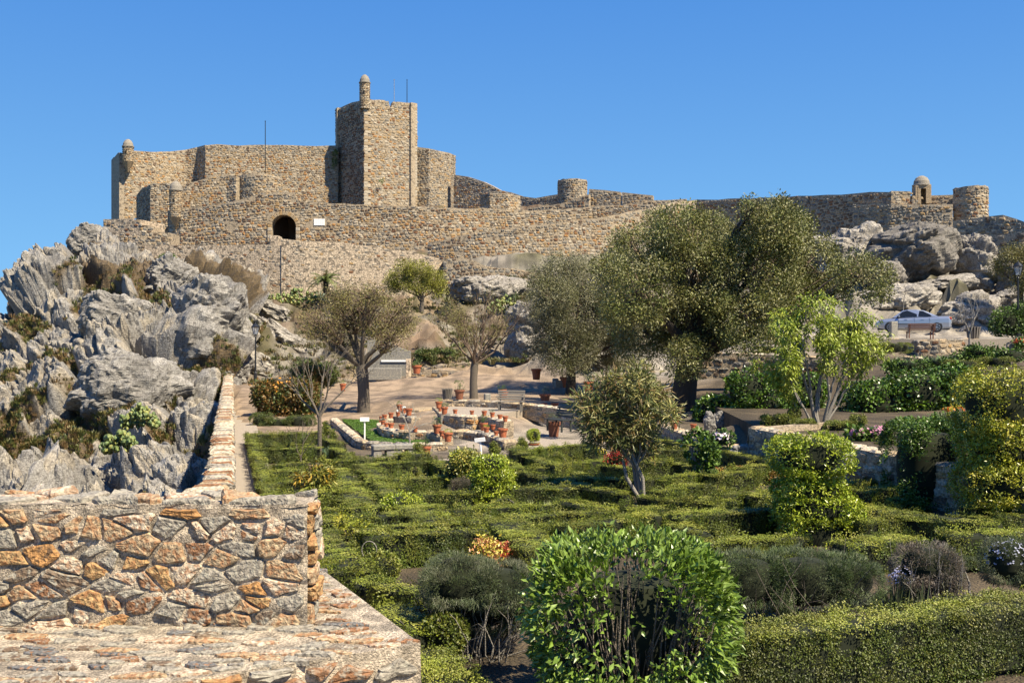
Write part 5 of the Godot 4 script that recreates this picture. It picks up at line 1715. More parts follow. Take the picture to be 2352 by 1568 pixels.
	# beds
	spikes("iris_bed", "bed of grey green iris leaves with a few white flowers", "irises", tile("a", 1130, 475, 0.0), 1.15, 0.42, 120, 0.34, IRIS, 0.03, 0.3)
	spikes("iris_bed", "grey green iris leaves under the bare tree", "irises", tile("a", 490, 350, 0.0), 0.9, 0.5, 70, 0.34, IRIS, 0.03, 0.3)
	o = spikes("silver_plant", "silvery santolina in the bare flower bed", "plant", tile("b", 905, 275, 0.0), 0.24, 0.2, 40, 0.42, [Color(0.30, 0.33, 0.24), Color(0.38, 0.40, 0.31)], 0.03, 0.25)
	o = spikes("yellow_flowers", "yellow flowered plant right of the silvery santolina", "flowers", tile("b", 1020, 278, 0.0), 0.25, 0.15, 30, 0.3, SAGE)
	blooms(o, [[V(0, 0.16, 0), V(0.25, 0.15, 0.15)]], 70, 0.03, [Color(0.62, 0.50, 0.03)])
	f = G(1418, 1102)
	o = shrub("red_shrub", "red leaved shrub left of the oleander's trunks", "shrub", f, masses(f, [[1416, 1055, 22, 18], [1418, 1078, 18, 18]]), "glossy", [Color(0.40, 0.03, 0.02), Color(0.20, 0.06, 0.02), Color(0.08, 0.09, 0.02), Color(0.52, 0.05, 0.03)], 60.0, "", true, "glossy_leaf")
	o = spikes("flower_stalks", "pale budding stalks behind the thin hedge in the middle", "flowers", tile("b", 715, 640, 0.0), 0.5, 0.1, 14, 0.30, [Color(0.40, 0.42, 0.22)], 0.03, 0.2)
	f = tile("c", 700, 455, 0.0)
	o = shrub("orange_border", "strip of orange tipped groundcover right of the ivy clad stump", "groundcover", f, [[V(-0.1, 0.26, 0), V(1.4, 0.17, 0.28)]], "box", [Color(0.45, 0.20, 0.04), Color(0.38, 0.22, 0.05), Color(0.20, 0.17, 0.04)], 90.0)
	# ivy clad stump
	f = G(1612, 1118)
	o = shrub("ivy_stump", "old trunk bundle wrapped in bright ivy", "tree stump", f, masses(f, [[1606, 1024, 32, 30, 30], [1622, 1050, 26, 26, 26]]), "ivy", LAUREL, 26.0, "", false)
	tb = MB.new()
	for i in 16:
		var a := TAU * i / 16.0
		var p := V(cos(a) * 0.14, 0, sin(a) * 0.14)
		tb.tube([p * 1.3, p * 1.25 + V(R(-0.05, 0.05), 0.5, 0), p * 1.5 + V(-0.08, 1.0, 0)], [0.045, 0.04, 0.03], 5)
	part("trunk", tb.mesh(), M.pale_bark, o)
	lb = Batch.new()
	for i in 60: lb.add(Transform3D(facing(V(R(-1, 1), 0, R(0.2, 1)).normalized(), R(0, 6), 0.6), V(R(-0.25, 0.25), R(0.1, 0.6), R(0.1, 0.24))), LAUREL[i % 4])
	scatter("climbing_leaves", patches.ivy[0], M.leaf, lb, o)
	# right terrace banks
	for e in [["dense green laurel bank behind the young tree", 2110, 985, 37, [[2010, 930, 80, 60, 70], [2110, 905, 90, 55, 80], [2190, 890, 70, 50, 70], [2050, 975, 100, 50, 60], [2160, 960, 90, 55, 60], [2230, 935, 50, 50, 60]]], ["dark ivy thicket in the oak's shade", 1730, 985, 39, [[1720, 900, 55, 50, 50], [1760, 930, 70, 60, 50], [1800, 960, 60, 40, 50], [1700, 950, 40, 30, 40], [1840, 900, 60, 50, 50]]], ["bright green shrub under the oak beside the standing stones", 1650, 968, 40, [[1645, 935, 42, 26, 40], [1625, 950, 30, 20]]], ["low green plants on the terrace behind the dark hedge block", 2170, 985, 31, [[2110, 985, 60, 22, 40], [2190, 975, 60, 24, 40], [2260, 965, 50, 22, 40]]]]:
		f = P(e[1], e[2], e[3])
		shrub("laurel_bank", e[0], "shrubs", f, masses(f, e[4]), "ivy", LAUREL, 15.0, "", true, "glossy_leaf")
	for e in [["clipped hedge with a rounded bump on the terrace wall, far end", 1748, 978, 30.5, [[1775, 968, 26, 15, 22, 0.6], [1808, 970, 22, 18, 22, 0.6], [1825, 950, 13, 14, 13]]], ["clipped hedge on the terrace wall left of the young tree", 1840, 990, 29.5, [[1845, 982, 30, 18, 25, 0.6]]], ["clipped stepped hedge on the terrace right of the young tree", 1940, 1002, 29, [[1935, 985, 38, 18, 26, 0.55], [1972, 975, 16, 22, 20, 0.55]]], ["small clipped block by the pink flowers", 2035, 1030, 25, [[2035, 1018, 18, 14, 18, 0.55]]]]:
		f = P(e[1], e[2], e[3])
		shrub("terrace_hedge", e[0], "hedge", f, masses(f, e[4]), "box", BOX, 110.0)
	f = P(1992, 1030, 26)
	o = shrub("pink_flowers", "mauve pink flowers spilling over the terrace wall", "flowers", f, masses(f, [[1985, 1000, 36, 16, 26], [2010, 1015, 30, 16, 26]]), "ivy", LAUREL, 20.0)
	blooms(o, masses(f, [[1985, 998, 38, 16, 26], [2020, 990, 26, 12, 26]]), 220, 0.035, [Color(0.42, 0.16, 0.26), Color(0.50, 0.26, 0.34)])
	f = P(1660, 1030, 29)
	o = shrub("white_flowers", "white and pink daisies by the end of the terrace wall", "flowers", f, masses(f, [[1662, 1010, 22, 16, 20]]), "ivy", LAUREL, 22.0)
	blooms(o, masses(f, [[1660, 1006, 22, 14, 20]]), 40, 0.05, [Color(0.75, 0.68, 0.72), Color(0.7, 0.5, 0.6)])
	f = P(2190, 966, 29)
	o = spikes("orange_flowers", "orange flowers beside the towering topiary", "flowers", f, 0.3, 0.2, 26, 0.35, SAGE)
	blooms(o, [[V(0, 0.3, 0), V(0.3, 0.1, 0.2)]], 26, 0.05, [Color(0.75, 0.28, 0.02)])
	# upper terrace by the car
	for e in [["long clipped hedge on the upper terrace, right", 2250, 848, 45, [[2215, 838, 42, 11, 16, 0.5], [2290, 832, 42, 12, 16, 0.5]]], ["clipped hedge below the car park wall", 2060, 812, 54, [[2055, 799, 40, 12, 20, 0.5]]], ["clipped hedge seen between the oak's limbs", 1620, 806, 53, [[1600, 801, 42, 7, 16, 0.5], [1780, 804, 50, 8, 16, 0.5]]]]:
		f = P(e[1], e[2], e[3])
		shrub("upper_hedge", e[0], "hedge", f, masses(f, e[4]), "box", BOX, 60.0)
	for e in [["loose green shrub in front of the slatted bin", 2245, 830, 52, [[2250, 812, 40, 18, 30], [2215, 822, 30, 12, 20]]], ["low green leaves on the upper terrace", 2110, 850, 47, [[2090, 842, 60, 12, 30], [2160, 836, 50, 10, 30], [2320, 815, 40, 12, 20]]], ["dark bush at the foot of the right street lamp", 2320, 772, 62, [[2315, 740, 36, 34, 34], [2355, 735, 40, 40, 34]]]]:
		f = P(e[1], e[2], e[3])
		shrub("terrace_shrub", e[0], "shrub", f, masses(f, e[4]), "far", LAUREL, 9.0)
	f = P(2130, 834, 50)
	spikes("iris_bed", "iris leaves on the upper terrace below the round wall", "irises", f, 1.3, 0.3, 60, 0.45, IRIS, 0.04, 0.2)
	f = P(2346, 800, 56)
	o = shrub("orange_flowers", "red orange flowering plant at the right edge of the upper terrace", "flowers", f, masses(f, [[2345, 790, 14, 12]]), "far", LAUREL, 12.0)
	blooms(o, masses(f, [[2345, 788, 16, 12]]), 30, 0.07, [Color(0.75, 0.12, 0.02)])
	# hillside: prickly pears, agaves, citrus bush
	cactus("prickly pear clump against the plastered wall at the head of the cliff", on(545, 690, 70, 92), 1.0, 1.5, 120)
	cactus("prickly pear thicket left of the palm", on(680, 700, 74, 94), 2.6, 1.4, 230)
	cactus("prickly pear patch on the lower cliff, upper part", P(320, 985, 53), 0.9, 1.3, 130)
	cactus("prickly pear patch on the lower cliff, lower part", P(275, 1040, 50), 0.9, 1.2, 110)
	cactus("prickly pear among the rocks left of the olive tree", on(1160, 720, 66, 92), 1.3, 1.4, 110)
	o = spikes("column_cactus", "tall columnar cactus below the prickly pear clump", "cactus", on(547, 790, 64, 90), 0.4, 0.3, 12, 2.4, [Color(0.20, 0.25, 0.12), Color(0.25, 0.29, 0.15)], 0.09, 0.06)
	o = spikes("agave", "blue grey agaves at the foot of the palm", "agave", on(765, 690, 74, 94), 0.9, 0.5, 14, 1.0, IRIS, 0.09, 0.6)
	o = spikes("agave", "small spiky yucca on a bare stem above the agaves", "yucca", on(1178, 690, 70, 92), 0.2, 0.2, 6, 0.9, SAGE, 0.05, 0.6)
	f = P(650, 955, 47)
	o = shrub("citrus_bush", "dark bronze leaved citrus bush beside the long wall", "bush", f, masses(f, [[640, 915, 52, 36, 45], [690, 905, 45, 36, 45], [610, 905, 28, 30, 30], [700, 870, 40, 26, 40, 1.0, -1.0], [660, 950, 60, 20, 40]]), "far", [Color(0.07, 0.10, 0.02), Color(0.15, 0.10, 0.025), Color(0.10, 0.11, 0.025), Color(0.22, 0.12, 0.03)], 22.0)
	blooms(o, masses(f, [[650, 900, 50, 36, 45]]), 30, 0.07, [Color(0.65, 0.28, 0.02)])
	for e in [["dark hedge mass under the citrus bush", 620, 1000, 43, [[600, 968, 24, 20, 30, 0.6], [640, 975, 34, 16, 30, 0.6], [690, 970, 34, 16, 30, 0.6], [600, 990, 20, 12, 26, 0.6]]], ["green shrub between the budding round tree and the lamp", 760, 890, 60, [[740, 860, 36, 24, 30], [700, 850, 30, 20, 30]]], ["low dark bushes on the slope behind the plaza", 1000, 830, 70, [[985, 815, 30, 10, 20], [1020, 812, 28, 10, 20]]]]:
		f = P(e[1], e[2], e[3])
		shrub("dark_shrub", e[0], "shrub", f, masses(f, e[4]), "far" if e[3] > 44 else "box", [Color(0.06, 0.10, 0.015), Color(0.09, 0.12, 0.02), Color(0.12, 0.13, 0.03)], 20.0 if e[3] > 44 else 60.0)
	# tufts on walls and slopes
	var tb2 := Batch.new()
	for i in 1500:
		var p := P(R(560, 1260), R(660, 860), R(66, 92))
		p.y = gy(p.x, p.z) + 0.1
		var s := R(0.2, 0.55)
		tb2.add(Transform3D(Basis(Vector3.UP, R(0, 6)).scaled(V(s, s * 0.8, s)), p), [Color(0.14, 0.13, 0.04), Color(0.10, 0.12, 0.03), Color(0.20, 0.15, 0.07)][i % 3] * R(0.7, 1.2))
	var tg := scatter("grass", tuft_mesh(16, 1.0, 0.08, 0.7), M.leaf, tb2, self)
	mass(tg, "dry grass tufts on the slope below the outer wall", "grass")
	for e in [["green creeper clinging to the wall left of the keep", 768, 365, 123.3, 0.25, 1.2, 0.2], ["round green caper bush on the pointed pale rock by the outer wall", 384, 597, 88.5, 0.75, 0.5, 0.5], ["small weed high on the keep's sunny face", 878, 415, 120.0, 0.22, 0.22, 0.2]]:
		shrub("creeper", e[0], "plant", P(e[1], e[2], e[3]), [[V(0, 0, 0), V(e[4], e[5], e[6])]], "far", LAUREL, 9.0, "", false)

func cactus(label: String, at: Vector3, rx: float, h: float, n: int) -> void:
	var o := thing("prickly_pear", label, "cactus", at)
	var pad := MB.new()
	pad.lathe([Vector2(0.001, 0), Vector2(0.30, 0.16), Vector2(0.46, 0.42), Vector2(0.44, 0.72), Vector2(0.25, 0.95), Vector2(0.001, 1.0)], 10, Vector3.ZERO, Color.WHITE, Basis().scaled(V(1, 1, 0.22)))
	var bt := Batch.new()
	for i in n:
		var q := V(R(-rx, rx), 0, R(-rx, rx) * 0.5)
		q.y = h * rng.randf() * (1.0 - 0.6 * absf(q.x) / rx) - 0.1
		var s := R(0.24, 0.38)
		var bs := Basis(Vector3.UP, R(-1.2, 1.2)) * Basis(V(0, 0, 1), R(-0.7, 0.7)) * Basis(V(1, 0, 0), R(-0.5, 0.5))
		bt.add(Transform3D(bs.scaled(V(s, s, s)), q), [Color(0.15, 0.20, 0.06), Color(0.20, 0.24, 0.08), Color(0.26, 0.27, 0.08), Color(0.12, 0.17, 0.06)][rng.randi() % 4] * R(0.85, 1.2))
	scatter("pads", pad.mesh(), M.leaf, bt, o)

# ---------------------------------------------------------------- trees
func limb(b: MB, p: Vector3, q: Vector3, r0: float, r1: float, bend: float, sides := 6) -> Array:
	var pts := []
	var rad := []
	var l := p.distance_to(q)
	var o := jit(bend * l)
	for i in 6:
		var u := i / 5.0
		pts.append(p.lerp(q, u) + o * sin(u * PI) + jit(0.02 * l) * (1.0 if i > 0 and i < 5 else 0.0))
		rad.append(lerpf(r0, r1, u))
	b.tube(pts, rad, sides)
	return pts

func grow(b: MB, tips: Array, p: Vector3, d: Vector3, l: float, r: float, depth: int, split: int, spread: float, up: float, shrink := 0.72) -> void:
	var q := p + d * l
	var mid := p.lerp(q, 0.5) + jit(0.07 * l)
	b.tube([p, mid, q], [r, r * 0.85, r * 0.68], 5 if r > 0.02 else 3)
	if depth == 0:
		tips.append([q, d])
		return
	if depth <= 2:
		tips.append([mid, d])
	var n := split + (1 if rng.randf() < 0.35 else 0)
	for i in n:
		var nd := (d + jit(spread) + Vector3.UP * up).normalized()
		var at := q if i < 2 else p.lerp(q, R(0.4, 0.95))
		grow(b, tips, at, nd, l * shrink * R(0.75, 1.2), r * R(0.55, 0.7), depth - 1, split, spread, up, shrink)

# trunk: [[offset, radius], ...]; blobs: [centre offset, radii]
func leafy_tree(called: String, label: String, at: Vector3, trunk: Array, blobs: Array, key: String, cols: Array, per: float, bark: String, twigs: int, limb_r: float, shell := 0.45, hole := 0.0, m := "leaf", twig_m := "twig") -> Node3D:
	var o := thing(called, label, "tree", at)
	var tb := MB.new()
	var tp := []
	var tr := []
	for e in trunk:
		tp.append(e[0])
		tr.append(e[1])
	tb.tube(tp, tr, 10)
	part("trunk", tb.mesh(), M[bark], o)
	var top: Vector3 = tp[-1]
	var tw := MB.new()
	var bt := []
	for p in patches[key]: bt.append(Batch.new())
	var nz := FastNoiseLite.new()
	nz.seed = int(at.x * 10.0)
	nz.frequency = 0.55
	for e in blobs:
		var c: Vector3 = e[0]
		var r: Vector3 = e[1]
		var lb := MB.new()
		var from := top.lerp(tp[maxi(tp.size() - 2, 0)], R(0.0, 0.5))
		var pts := limb(lb, from, c, limb_r, limb_r * 0.35, 0.08, 7)
		part("limb", lb.mesh(), M[bark], o)
		for i in twigs:
			var d := (jit(1.0) + V(0, 0.35, 0)).normalized()
			var s: Vector3 = pts[3 + rng.randi() % 3]
			limb(tw, s, c + d * r * R(0.75, 1.0), limb_r * 0.22, 0.008, 0.1, 3)
		var area := 4.0 * PI * pow((pow(r.x * r.y, 1.6) + pow(r.x * r.z, 1.6) + pow(r.y * r.z, 1.6)) / 3.0, 1.0 / 1.6)
		for i in int(area * per):
			var d := jit(1.0).normalized()
			var k := 1.0 - shell * rng.randf() * rng.randf()
			var p := c + d * r * k * (1.0 + 0.10 * nz.get_noise_3dv((c + d * r) * 2.0))
			if nz.get_noise_3dv(p * 1.2) < hole - 0.32:
				continue
			bt[rng.randi() % bt.size()].add(Transform3D(Basis(jit(1.0).normalized(), R(0, TAU)) * R(0.8, 1.25), p), cols[rng.randi() % cols.size()] * R(0.7, 1.3))
	part("twigs", tw.mesh(), M[twig_m], o)
	for k in bt.size():
		scatter("crown" if k == 0 else "crown_%03d" % k, patches[key][k], M[m], bt[k], o)
	return o

func blobs_of(at: Vector3, list: Array, zs: float) -> Array:    # [X, Y, r] or [X, Y, rx, ry] around the tree's own distance
	var out := []
	var d := -at.z
	for i in list.size():
		var e = list[i]
		var c := P(e[0], e[1], d) - at
		c.z = sin(i * 2.4) * zs
		var rx := px(e[2], d)
		out.append([c, V(rx, px(e[3] if e.size() > 3 else e[2], d), rx * 0.95)])
	return out

func build_trees() -> void:
	patches.oak = []
	patches.olive = []
	patches.bud = []
	patches.young = []
	patches.willow = []
	for i in 3:
		patches.oak.append(ball_mesh(44, 0.36, 0.10, 0.5))
		patches.olive.append(ball_mesh(40, 0.34, 0.10, 0.32))
		patches.bud.append(ball_mesh(22, 0.34, 0.07, 0.5))
		patches.young.append(ball_mesh(13, 0.13, 0.12, 0.32, false, 0.9))
		patches.willow.append(ball_mesh(15, 0.16, 0.17, 0.17))
	var f := P(1572, 965, 43.5)
	f.y = 0.1
	var OAK := [Color(0.16, 0.175, 0.04), Color(0.20, 0.205, 0.06), Color(0.12, 0.14, 0.028), Color(0.26, 0.25, 0.11), Color(0.18, 0.17, 0.045)]  # palest grey green tone paints a glint onto some leaves
	leafy_tree("holm_oak", "huge dark spreading oak in the middle right", f, [[V(0, -0.3, 0), 0.72], [V(-0.05, 0.9, 0), 0.56], [V(0.1, 2.0, 0), 0.5], [V(0.5, 3.0, 0), 0.42]],
		blobs_of(f, [[1470, 590, 78], [1545, 545, 62], [1640, 545, 85], [1745, 540, 70], [1815, 545, 70], [1880, 600, 75], [1935, 650, 62], [1975, 625, 34], [1580, 640, 110], [1710, 640, 115], [1830, 670, 90], [1440, 680, 85], [1490, 760, 78], [1590, 750, 85], [1690, 735, 80], [1410, 605, 36], [1560, 820, 45], [1780, 740, 60], [1525, 500, 28], [1700, 497, 28], [1800, 500, 26]], 2.6), "oak", OAK, 12.0, "dark_bark", 16, 0.26, 0.6, 0.15)
	f = P(1310, 905, 54)
	var OLIVE := [Color(0.17, 0.165, 0.075), Color(0.22, 0.21, 0.12), Color(0.12, 0.125, 0.04), Color(0.29, 0.275, 0.17), Color(0.14, 0.145, 0.05)]
	leafy_tree("olive_tree", "silvery olive tree left of the big oak", f, [[V(0, -0.2, 0), 0.30], [V(0.05, 0.9, 0), 0.25], [V(0, 1.8, 0), 0.23]],
		blobs_of(f, [[1300, 640, 62], [1265, 690, 58], [1350, 650, 66], [1330, 725, 80], [1260, 755, 50], [1390, 740, 70], [1300, 800, 62], [1370, 805, 55], [1420, 690, 60], [1240, 640, 26], [1440, 800, 50], [1420, 620, 50], [1230, 700, 30], [1240, 800, 30], [1460, 740, 50]], 1.8), "olive", OLIVE, 13.0, "dark_bark", 12, 0.12, 0.5, 0.06)
	# small budding trees
	f = P(835, 945, 47.4)
	leafy_tree("budding_tree", "round tree in thin olive brown bud beside the lawn", f, [[V(0, -0.1, 0), 0.33], [V(0, 0.8, 0), 0.27], [V(-0.05, 1.7, 0), 0.28], [V(-0.1, 2.2, 0), 0.26]],
		blobs_of(f, [[815, 720, 78, 62], [745, 745, 62, 50], [890, 730, 64, 55], [850, 685, 62, 36], [780, 690, 56, 34], [770, 790, 40, 32], [905, 780, 40, 30], [700, 740, 28, 26], [935, 745, 26, 30]], 1.3), "bud", [Color(0.20, 0.175, 0.045), Color(0.16, 0.14, 0.04), Color(0.24, 0.22, 0.06), Color(0.15, 0.12, 0.05)], 9.0, "bark", 70, 0.13, 0.9, 0.0)
	f = P(968, 712, 78)
	leafy_tree("yellow_tree", "yellow green tree on the slope right of the palm", f, [[V(0, -0.2, 0), 0.18], [V(0.05, 1.2, 0), 0.14]],
		blobs_of(f, [[920, 640, 32, 26], [955, 655, 34, 22], [995, 640, 30, 24], [935, 615, 24, 18], [1005, 660, 22, 18], [900, 655, 20, 16], [975, 625, 26, 18]], 0.8), "oak", [Color(0.32, 0.31, 0.04), Color(0.26, 0.26, 0.035), Color(0.20, 0.20, 0.03)], 10.0, "bark", 14, 0.06, 0.8, 0.06)
	f = P(2345, 700, 66)
	leafy_tree("edge_tree", "bronze green tree behind the right street lamp", f, [[V(0, -0.2, 0), 0.18], [V(0.1, 1.4, 0), 0.13]],
		blobs_of(f, [[2335, 595, 42, 34], [2370, 610, 50, 45], [2310, 615, 26, 22], [2350, 650, 40, 30]], 0.8), "oak", [Color(0.17, 0.15, 0.04), Color(0.13, 0.13, 0.03)], 8.0, "dark_bark", 14, 0.08, 0.9, 0.05)
	# oleander
	f = G(1475, 1160)
	var o := leafy_tree("oleander", "narrow leaved oleander tree on slender pale trunks in the maze", f, [[V(0, 0, 0), 0.055], [V(-0.06, 0.5, 0), 0.045], [V(-0.14, 0.95, 0), 0.04]],
		blobs_of(f, [[1440, 965, 70, 55], [1375, 955, 48, 42], [1500, 925, 50, 45], [1445, 890, 55, 40], [1395, 1000, 44, 36], [1465, 1020, 45, 35], [1520, 950, 30, 26], [1345, 930, 26, 24], [1470, 865, 30, 24], [1395, 890, 36, 30]], 0.35), "willow", [Color(0.27, 0.26, 0.08), Color(0.18, 0.20, 0.06), Color(0.12, 0.15, 0.045), Color(0.36, 0.33, 0.12), Color(0.24, 0.16, 0.06)], 42.0, "pale_bark", 16, 0.028, 0.9, 0.02, "leaf", "bark")
	var b := MB.new()
	for e in [[V(0.02, 0, 0.03), V(-0.35, 0.62, 0.05), V(-0.42, 1.0, 0)], [V(-0.02, 0, -0.04), V(-0.14, 0.55, -0.1), V(-0.2, 1.0, -0.05)], [V(0.04, 0, 0.0), V(0.0, 0.6, 0.1), V(-0.25, 1.15, 0.1)]]:
		b.tube([e[0], e[1], e[2]], [0.05, 0.042, 0.03], 7)
	b.tube([V(-0.12, 1.0, 0), V(0.25, 1.45, 0.1), V(0.62, 1.85, 0.12), V(0.75, 1.95, 0.1)], [0.02, 0.014, 0.009, 0.004], 5)
	part("trunk", b.mesh(), M.pale_bark, o)
	# bright young tree on the terrace
	f = P(1886, 1003, 30.5)
	o = thing("young_tree", "young tree in fresh yellow green leaf on the terrace", "tree", f)
	b = MB.new()
	var tips := []
	for e in [[V(-0.25, 1, 0.05), 1.25, 0.075], [V(0.42, 1, 0.0), 1.4, 0.08], [V(-0.02, 1, -0.2), 1.3, 0.07], [V(0.12, 1, 0.3), 1.2, 0.06], [V(-0.6, 1, 0.1), 1.05, 0.05], [V(0.62, 1.0, -0.3), 1.1, 0.045], [V(-0.9, 0.85, -0.1), 0.8, 0.04]]:
		grow(b, tips, V(0, 0.0, 0) + jit(0.05), (e[0] as Vector3).normalized(), e[1], e[2], 4, 2, 0.42, 0.22, 0.76)
	part("trunk", b.mesh(), M.pale_bark, o)
	var bt := [Batch.new(), Batch.new(), Batch.new()]
	for e in tips:
		for j in 4:
			bt[rng.randi() % 3].add(Transform3D(Basis(Vector3.UP, R(0, TAU)) * R(0.8, 1.3), (e[0] as Vector3) + jit(0.16)), [Color(0.30, 0.36, 0.03), Color(0.25, 0.32, 0.025), Color(0.36, 0.40, 0.05), Color(0.20, 0.26, 0.02)][rng.randi() % 4] * R(0.8, 1.2))
	for k in 3: scatter("crown" if k == 0 else "crown_%03d" % k, patches.young[k], M.leaf, bt[k], o)
	# little orange tree
	f = G(710, 1166)
	o = leafy_tree("orange_tree", "little citrus tree with a round crown beside the left hedges", f, [[V(0, 0, 0), 0.045], [V(0.01, 0.35, 0), 0.038], [V(0, 0.5, 0), 0.035]],
		blobs_of(f, [[725, 1090, 32, 22], [700, 1098, 22, 17], [748, 1085, 18, 16], [722, 1075, 22, 14], [740, 1105, 18, 12]], 0.12), "young", [Color(0.19, 0.20, 0.03), Color(0.24, 0.22, 0.04), Color(0.13, 0.15, 0.025), Color(0.40, 0.26, 0.03)], 70.0, "pale_bark", 12, 0.02, 0.8)
	# bare trees
	for e in [["bare winter tree standing among the left hedges", 733, 1056, 30.4, 1.35, 0.075, [[0.25, 0.9], [-0.3, 0.8], [0.6, 0.75], [-0.75, 0.6], [0.05, 1.1], [-0.5, 1.0]], 4, 0.75, "bark"], ["thin bare sapling rising in front of the lawn", 940, 1040, 32.5, 0.75, 0.04, [[0.3, 0.6], [-0.25, 0.6], [0.7, 0.4]], 3, 0.45, "pale_bark"], ["tall thin bare sapling left of the little citrus tree", 690, 1090, 27, 0.5, 0.03, [[0.1, 0.7], [-0.2, 0.6], [0.3, 0.5]], 3, 0.4, "bark"], ["bare sapling in front of the right car park wall", 2228, 832, 54, 1.7, 0.075, [[0.3, 0.9], [-0.35, 0.9], [0.05, 1.0]], 3, 0.8, "pale_bark"], ["thin bare sapling behind the silver car", 2076, 745, 67, 1.2, 0.045, [[0.1, 0.9], [-0.15, 0.8]], 3, 0.8, "pale_bark"]]:
		f = P(e[1], e[2], e[3])
		o = thing("bare_tree", e[0], "tree", f)
		b = MB.new()
		tips = []
		var h: float = e[4]
		var r: float = e[5]
		b.tube([V(0, -0.1, 0), V(0.01, h * 0.5, 0), V(0.0, h, 0)], [r, r * 0.85, r * 0.75], 8)
		part("trunk", b.mesh(), M[e[9]], o)
		var br := MB.new()
		for q in e[6]:
			grow(br, tips, V(0, h * R(0.85, 1.0), 0), V(q[0], q[1], R(-0.4, 0.4)).normalized(), e[8], r * 0.5, e[7], 2, 0.5, 0.18, 0.74)
		part("branches", br.mesh(), M[e[9]], o)
	f = P(1088, 916, 47.8)
	o = thing("fan_tree", "leafless tree with a dense fan of thin twigs on the plaza", "tree", f)
	b = MB.new()
	b.tube([V(0, -0.1, 0), V(-0.02, 0.8, 0), V(0.02, 1.5, 0), V(0.05, 1.75, 0)], [0.22, 0.18, 0.19, 0.17], 9)
	part("trunk", b.mesh(), M.bark, o)
	tips = []
	var br2 := MB.new()
	for i in 15:
		var a := R(0, TAU)
		grow(br2, tips, V(0.03, 1.65, 0), V(cos(a) * R(0.1, 1.0), R(0.45, 1.0), sin(a) * R(0.1, 0.9)).normalized(), R(0.8, 1.15), 0.06, 4, 2, 0.38, 0.22, 0.74)
	part("branches", br2.mesh(), M.twig, o)
	bt = [Batch.new()]
	for e in tips:
		if rng.randf() < (0.9 if (e[0] as Vector3).x < -0.6 else 0.22):
			bt[0].add(Transform3D(Basis(jit(1).normalized(), R(0, 6)), e[0]), [Color(0.17, 0.15, 0.045), Color(0.20, 0.18, 0.05)][rng.randi() % 2])
	scatter("crown", patches.bud[0], M.leaf, bt[0], o)
	# palm
	f = P(748, 668, 86.5)
	o = thing("palm_tree", "short date palm against the outer castle wall", "palm", f)
	b = MB.new()
	b.tube([V(0, -0.2, 0), V(0, 0.5, 0), V(0, 0.95, 0)], [0.24, 0.22, 0.26], 9)
	part("trunk", b.mesh(), M.dark_bark, o)
	for i in 30:
		var a := TAU * i / 30.0 * 2.6
		var rise := R(0.15, 1.0)
		var dir := V(cos(a), 0, sin(a))
		b = MB.new()
		var prev := V(0, 0.9, 0)
		var l := R(1.2, 1.75)
		for k in 9:
			var u := (k + 1) / 9.0
			var q := V(0, 0.9, 0) + dir * l * u * (1.05 - 0.35 * rise) + Vector3.UP * l * (rise * u * 1.15 - 0.75 * u * u * (1.15 - rise * 0.6))
			var sd := dir.cross(Vector3.UP)
			for s in [-1.0, 1.0]:
				for w in 2:
					var base := prev.lerp(q, w * 0.5)
					var tipp: Vector3 = base + sd * s * 0.34 * (1.0 - 0.6 * absf(u - 0.45)) + (q - prev) * 1.6 - V(0, 0.10, 0)
					b.tri(base - (q - prev) * 0.2, tipp, base + (q - prev) * 0.25, Color(0.11, 0.14, 0.035) * R(0.8, 1.3))
			b.tri(prev + sd * 0.03, q, prev - sd * 0.03, Color(0.2, 0.2, 0.07))
			prev = q
		part("frond", b.mesh(), M.leaf, o)

# ---------------------------------------------------------------- small walls, pots, furniture, car
func garden_wall_run(label: String, pts: Array, th: float, sx: float, sy: float, palette: Array, proud := 0.03, singles := 150, coping := true, called := "low_wall", fill := 0.96) -> Node3D:   # pts: [X, Y of the top edge, level of the top, level of the foot]
	var path := []
	for i in pts.size() - 1:
		var a = pts[i]
		var b = pts[i + 1]
		var pa := G(a[0], a[1], a[2])
		var pb := G(b[0], b[1], b[2])
		var n := maxi(1, int(pa.distance_to(pb) / 0.5))
		for j in n + (1 if i == pts.size() - 2 else 0):
			var u := float(j) / n
			var p := pa.lerp(pb, u)
			path.append([p.x, p.z, lerpf(a[3], b[3], u), lerpf(a[2], b[2], u)])
	return wall_on(label, path, th, sx, sy, palette, proud, singles, coping, called, fill)

func wall_on(label: String, path: Array, th: float, sx: float, sy: float, palette: Array, proud := 0.03, singles := 150, coping := true, called := "low_wall", fill := 0.96) -> Node3D:
	var o := thing(called, label, "wall")
	part("masonry", wall_body(path, th), M.mortar, o)
	lay_stones(o, path, Vector2(sx, sy), palette, singles, fill, proud, 0.0)
	if coping:
		var k := 0
		for i in path.size() - 1:
			var a := V(path[i][0], path[i][3], path[i][1])
			var b := V(path[i + 1][0], path[i + 1][3], path[i + 1][1])
			var t := (b - a).normalized()
			var nm := t.cross(Vector3.UP).normalized()
			var n := maxi(1, int(a.distance_to(b) / 0.42))
			for j in n:
				var c := a.lerp(b, (j + 0.5) / n) - nm * th * 0.46 + V(0, 0.015, 0)
				part("coping_stone", stone_unit[rng.randi() % 10], M["stone_" + ["cream", "grey", "tan"][rng.randi() % 3]], o, Transform3D(Basis(t * a.distance_to(b) / n * 0.5, -nm * th * 0.54, Vector3.UP * 0.05), c))
				k += 1
	return o

var pot_proto := {}

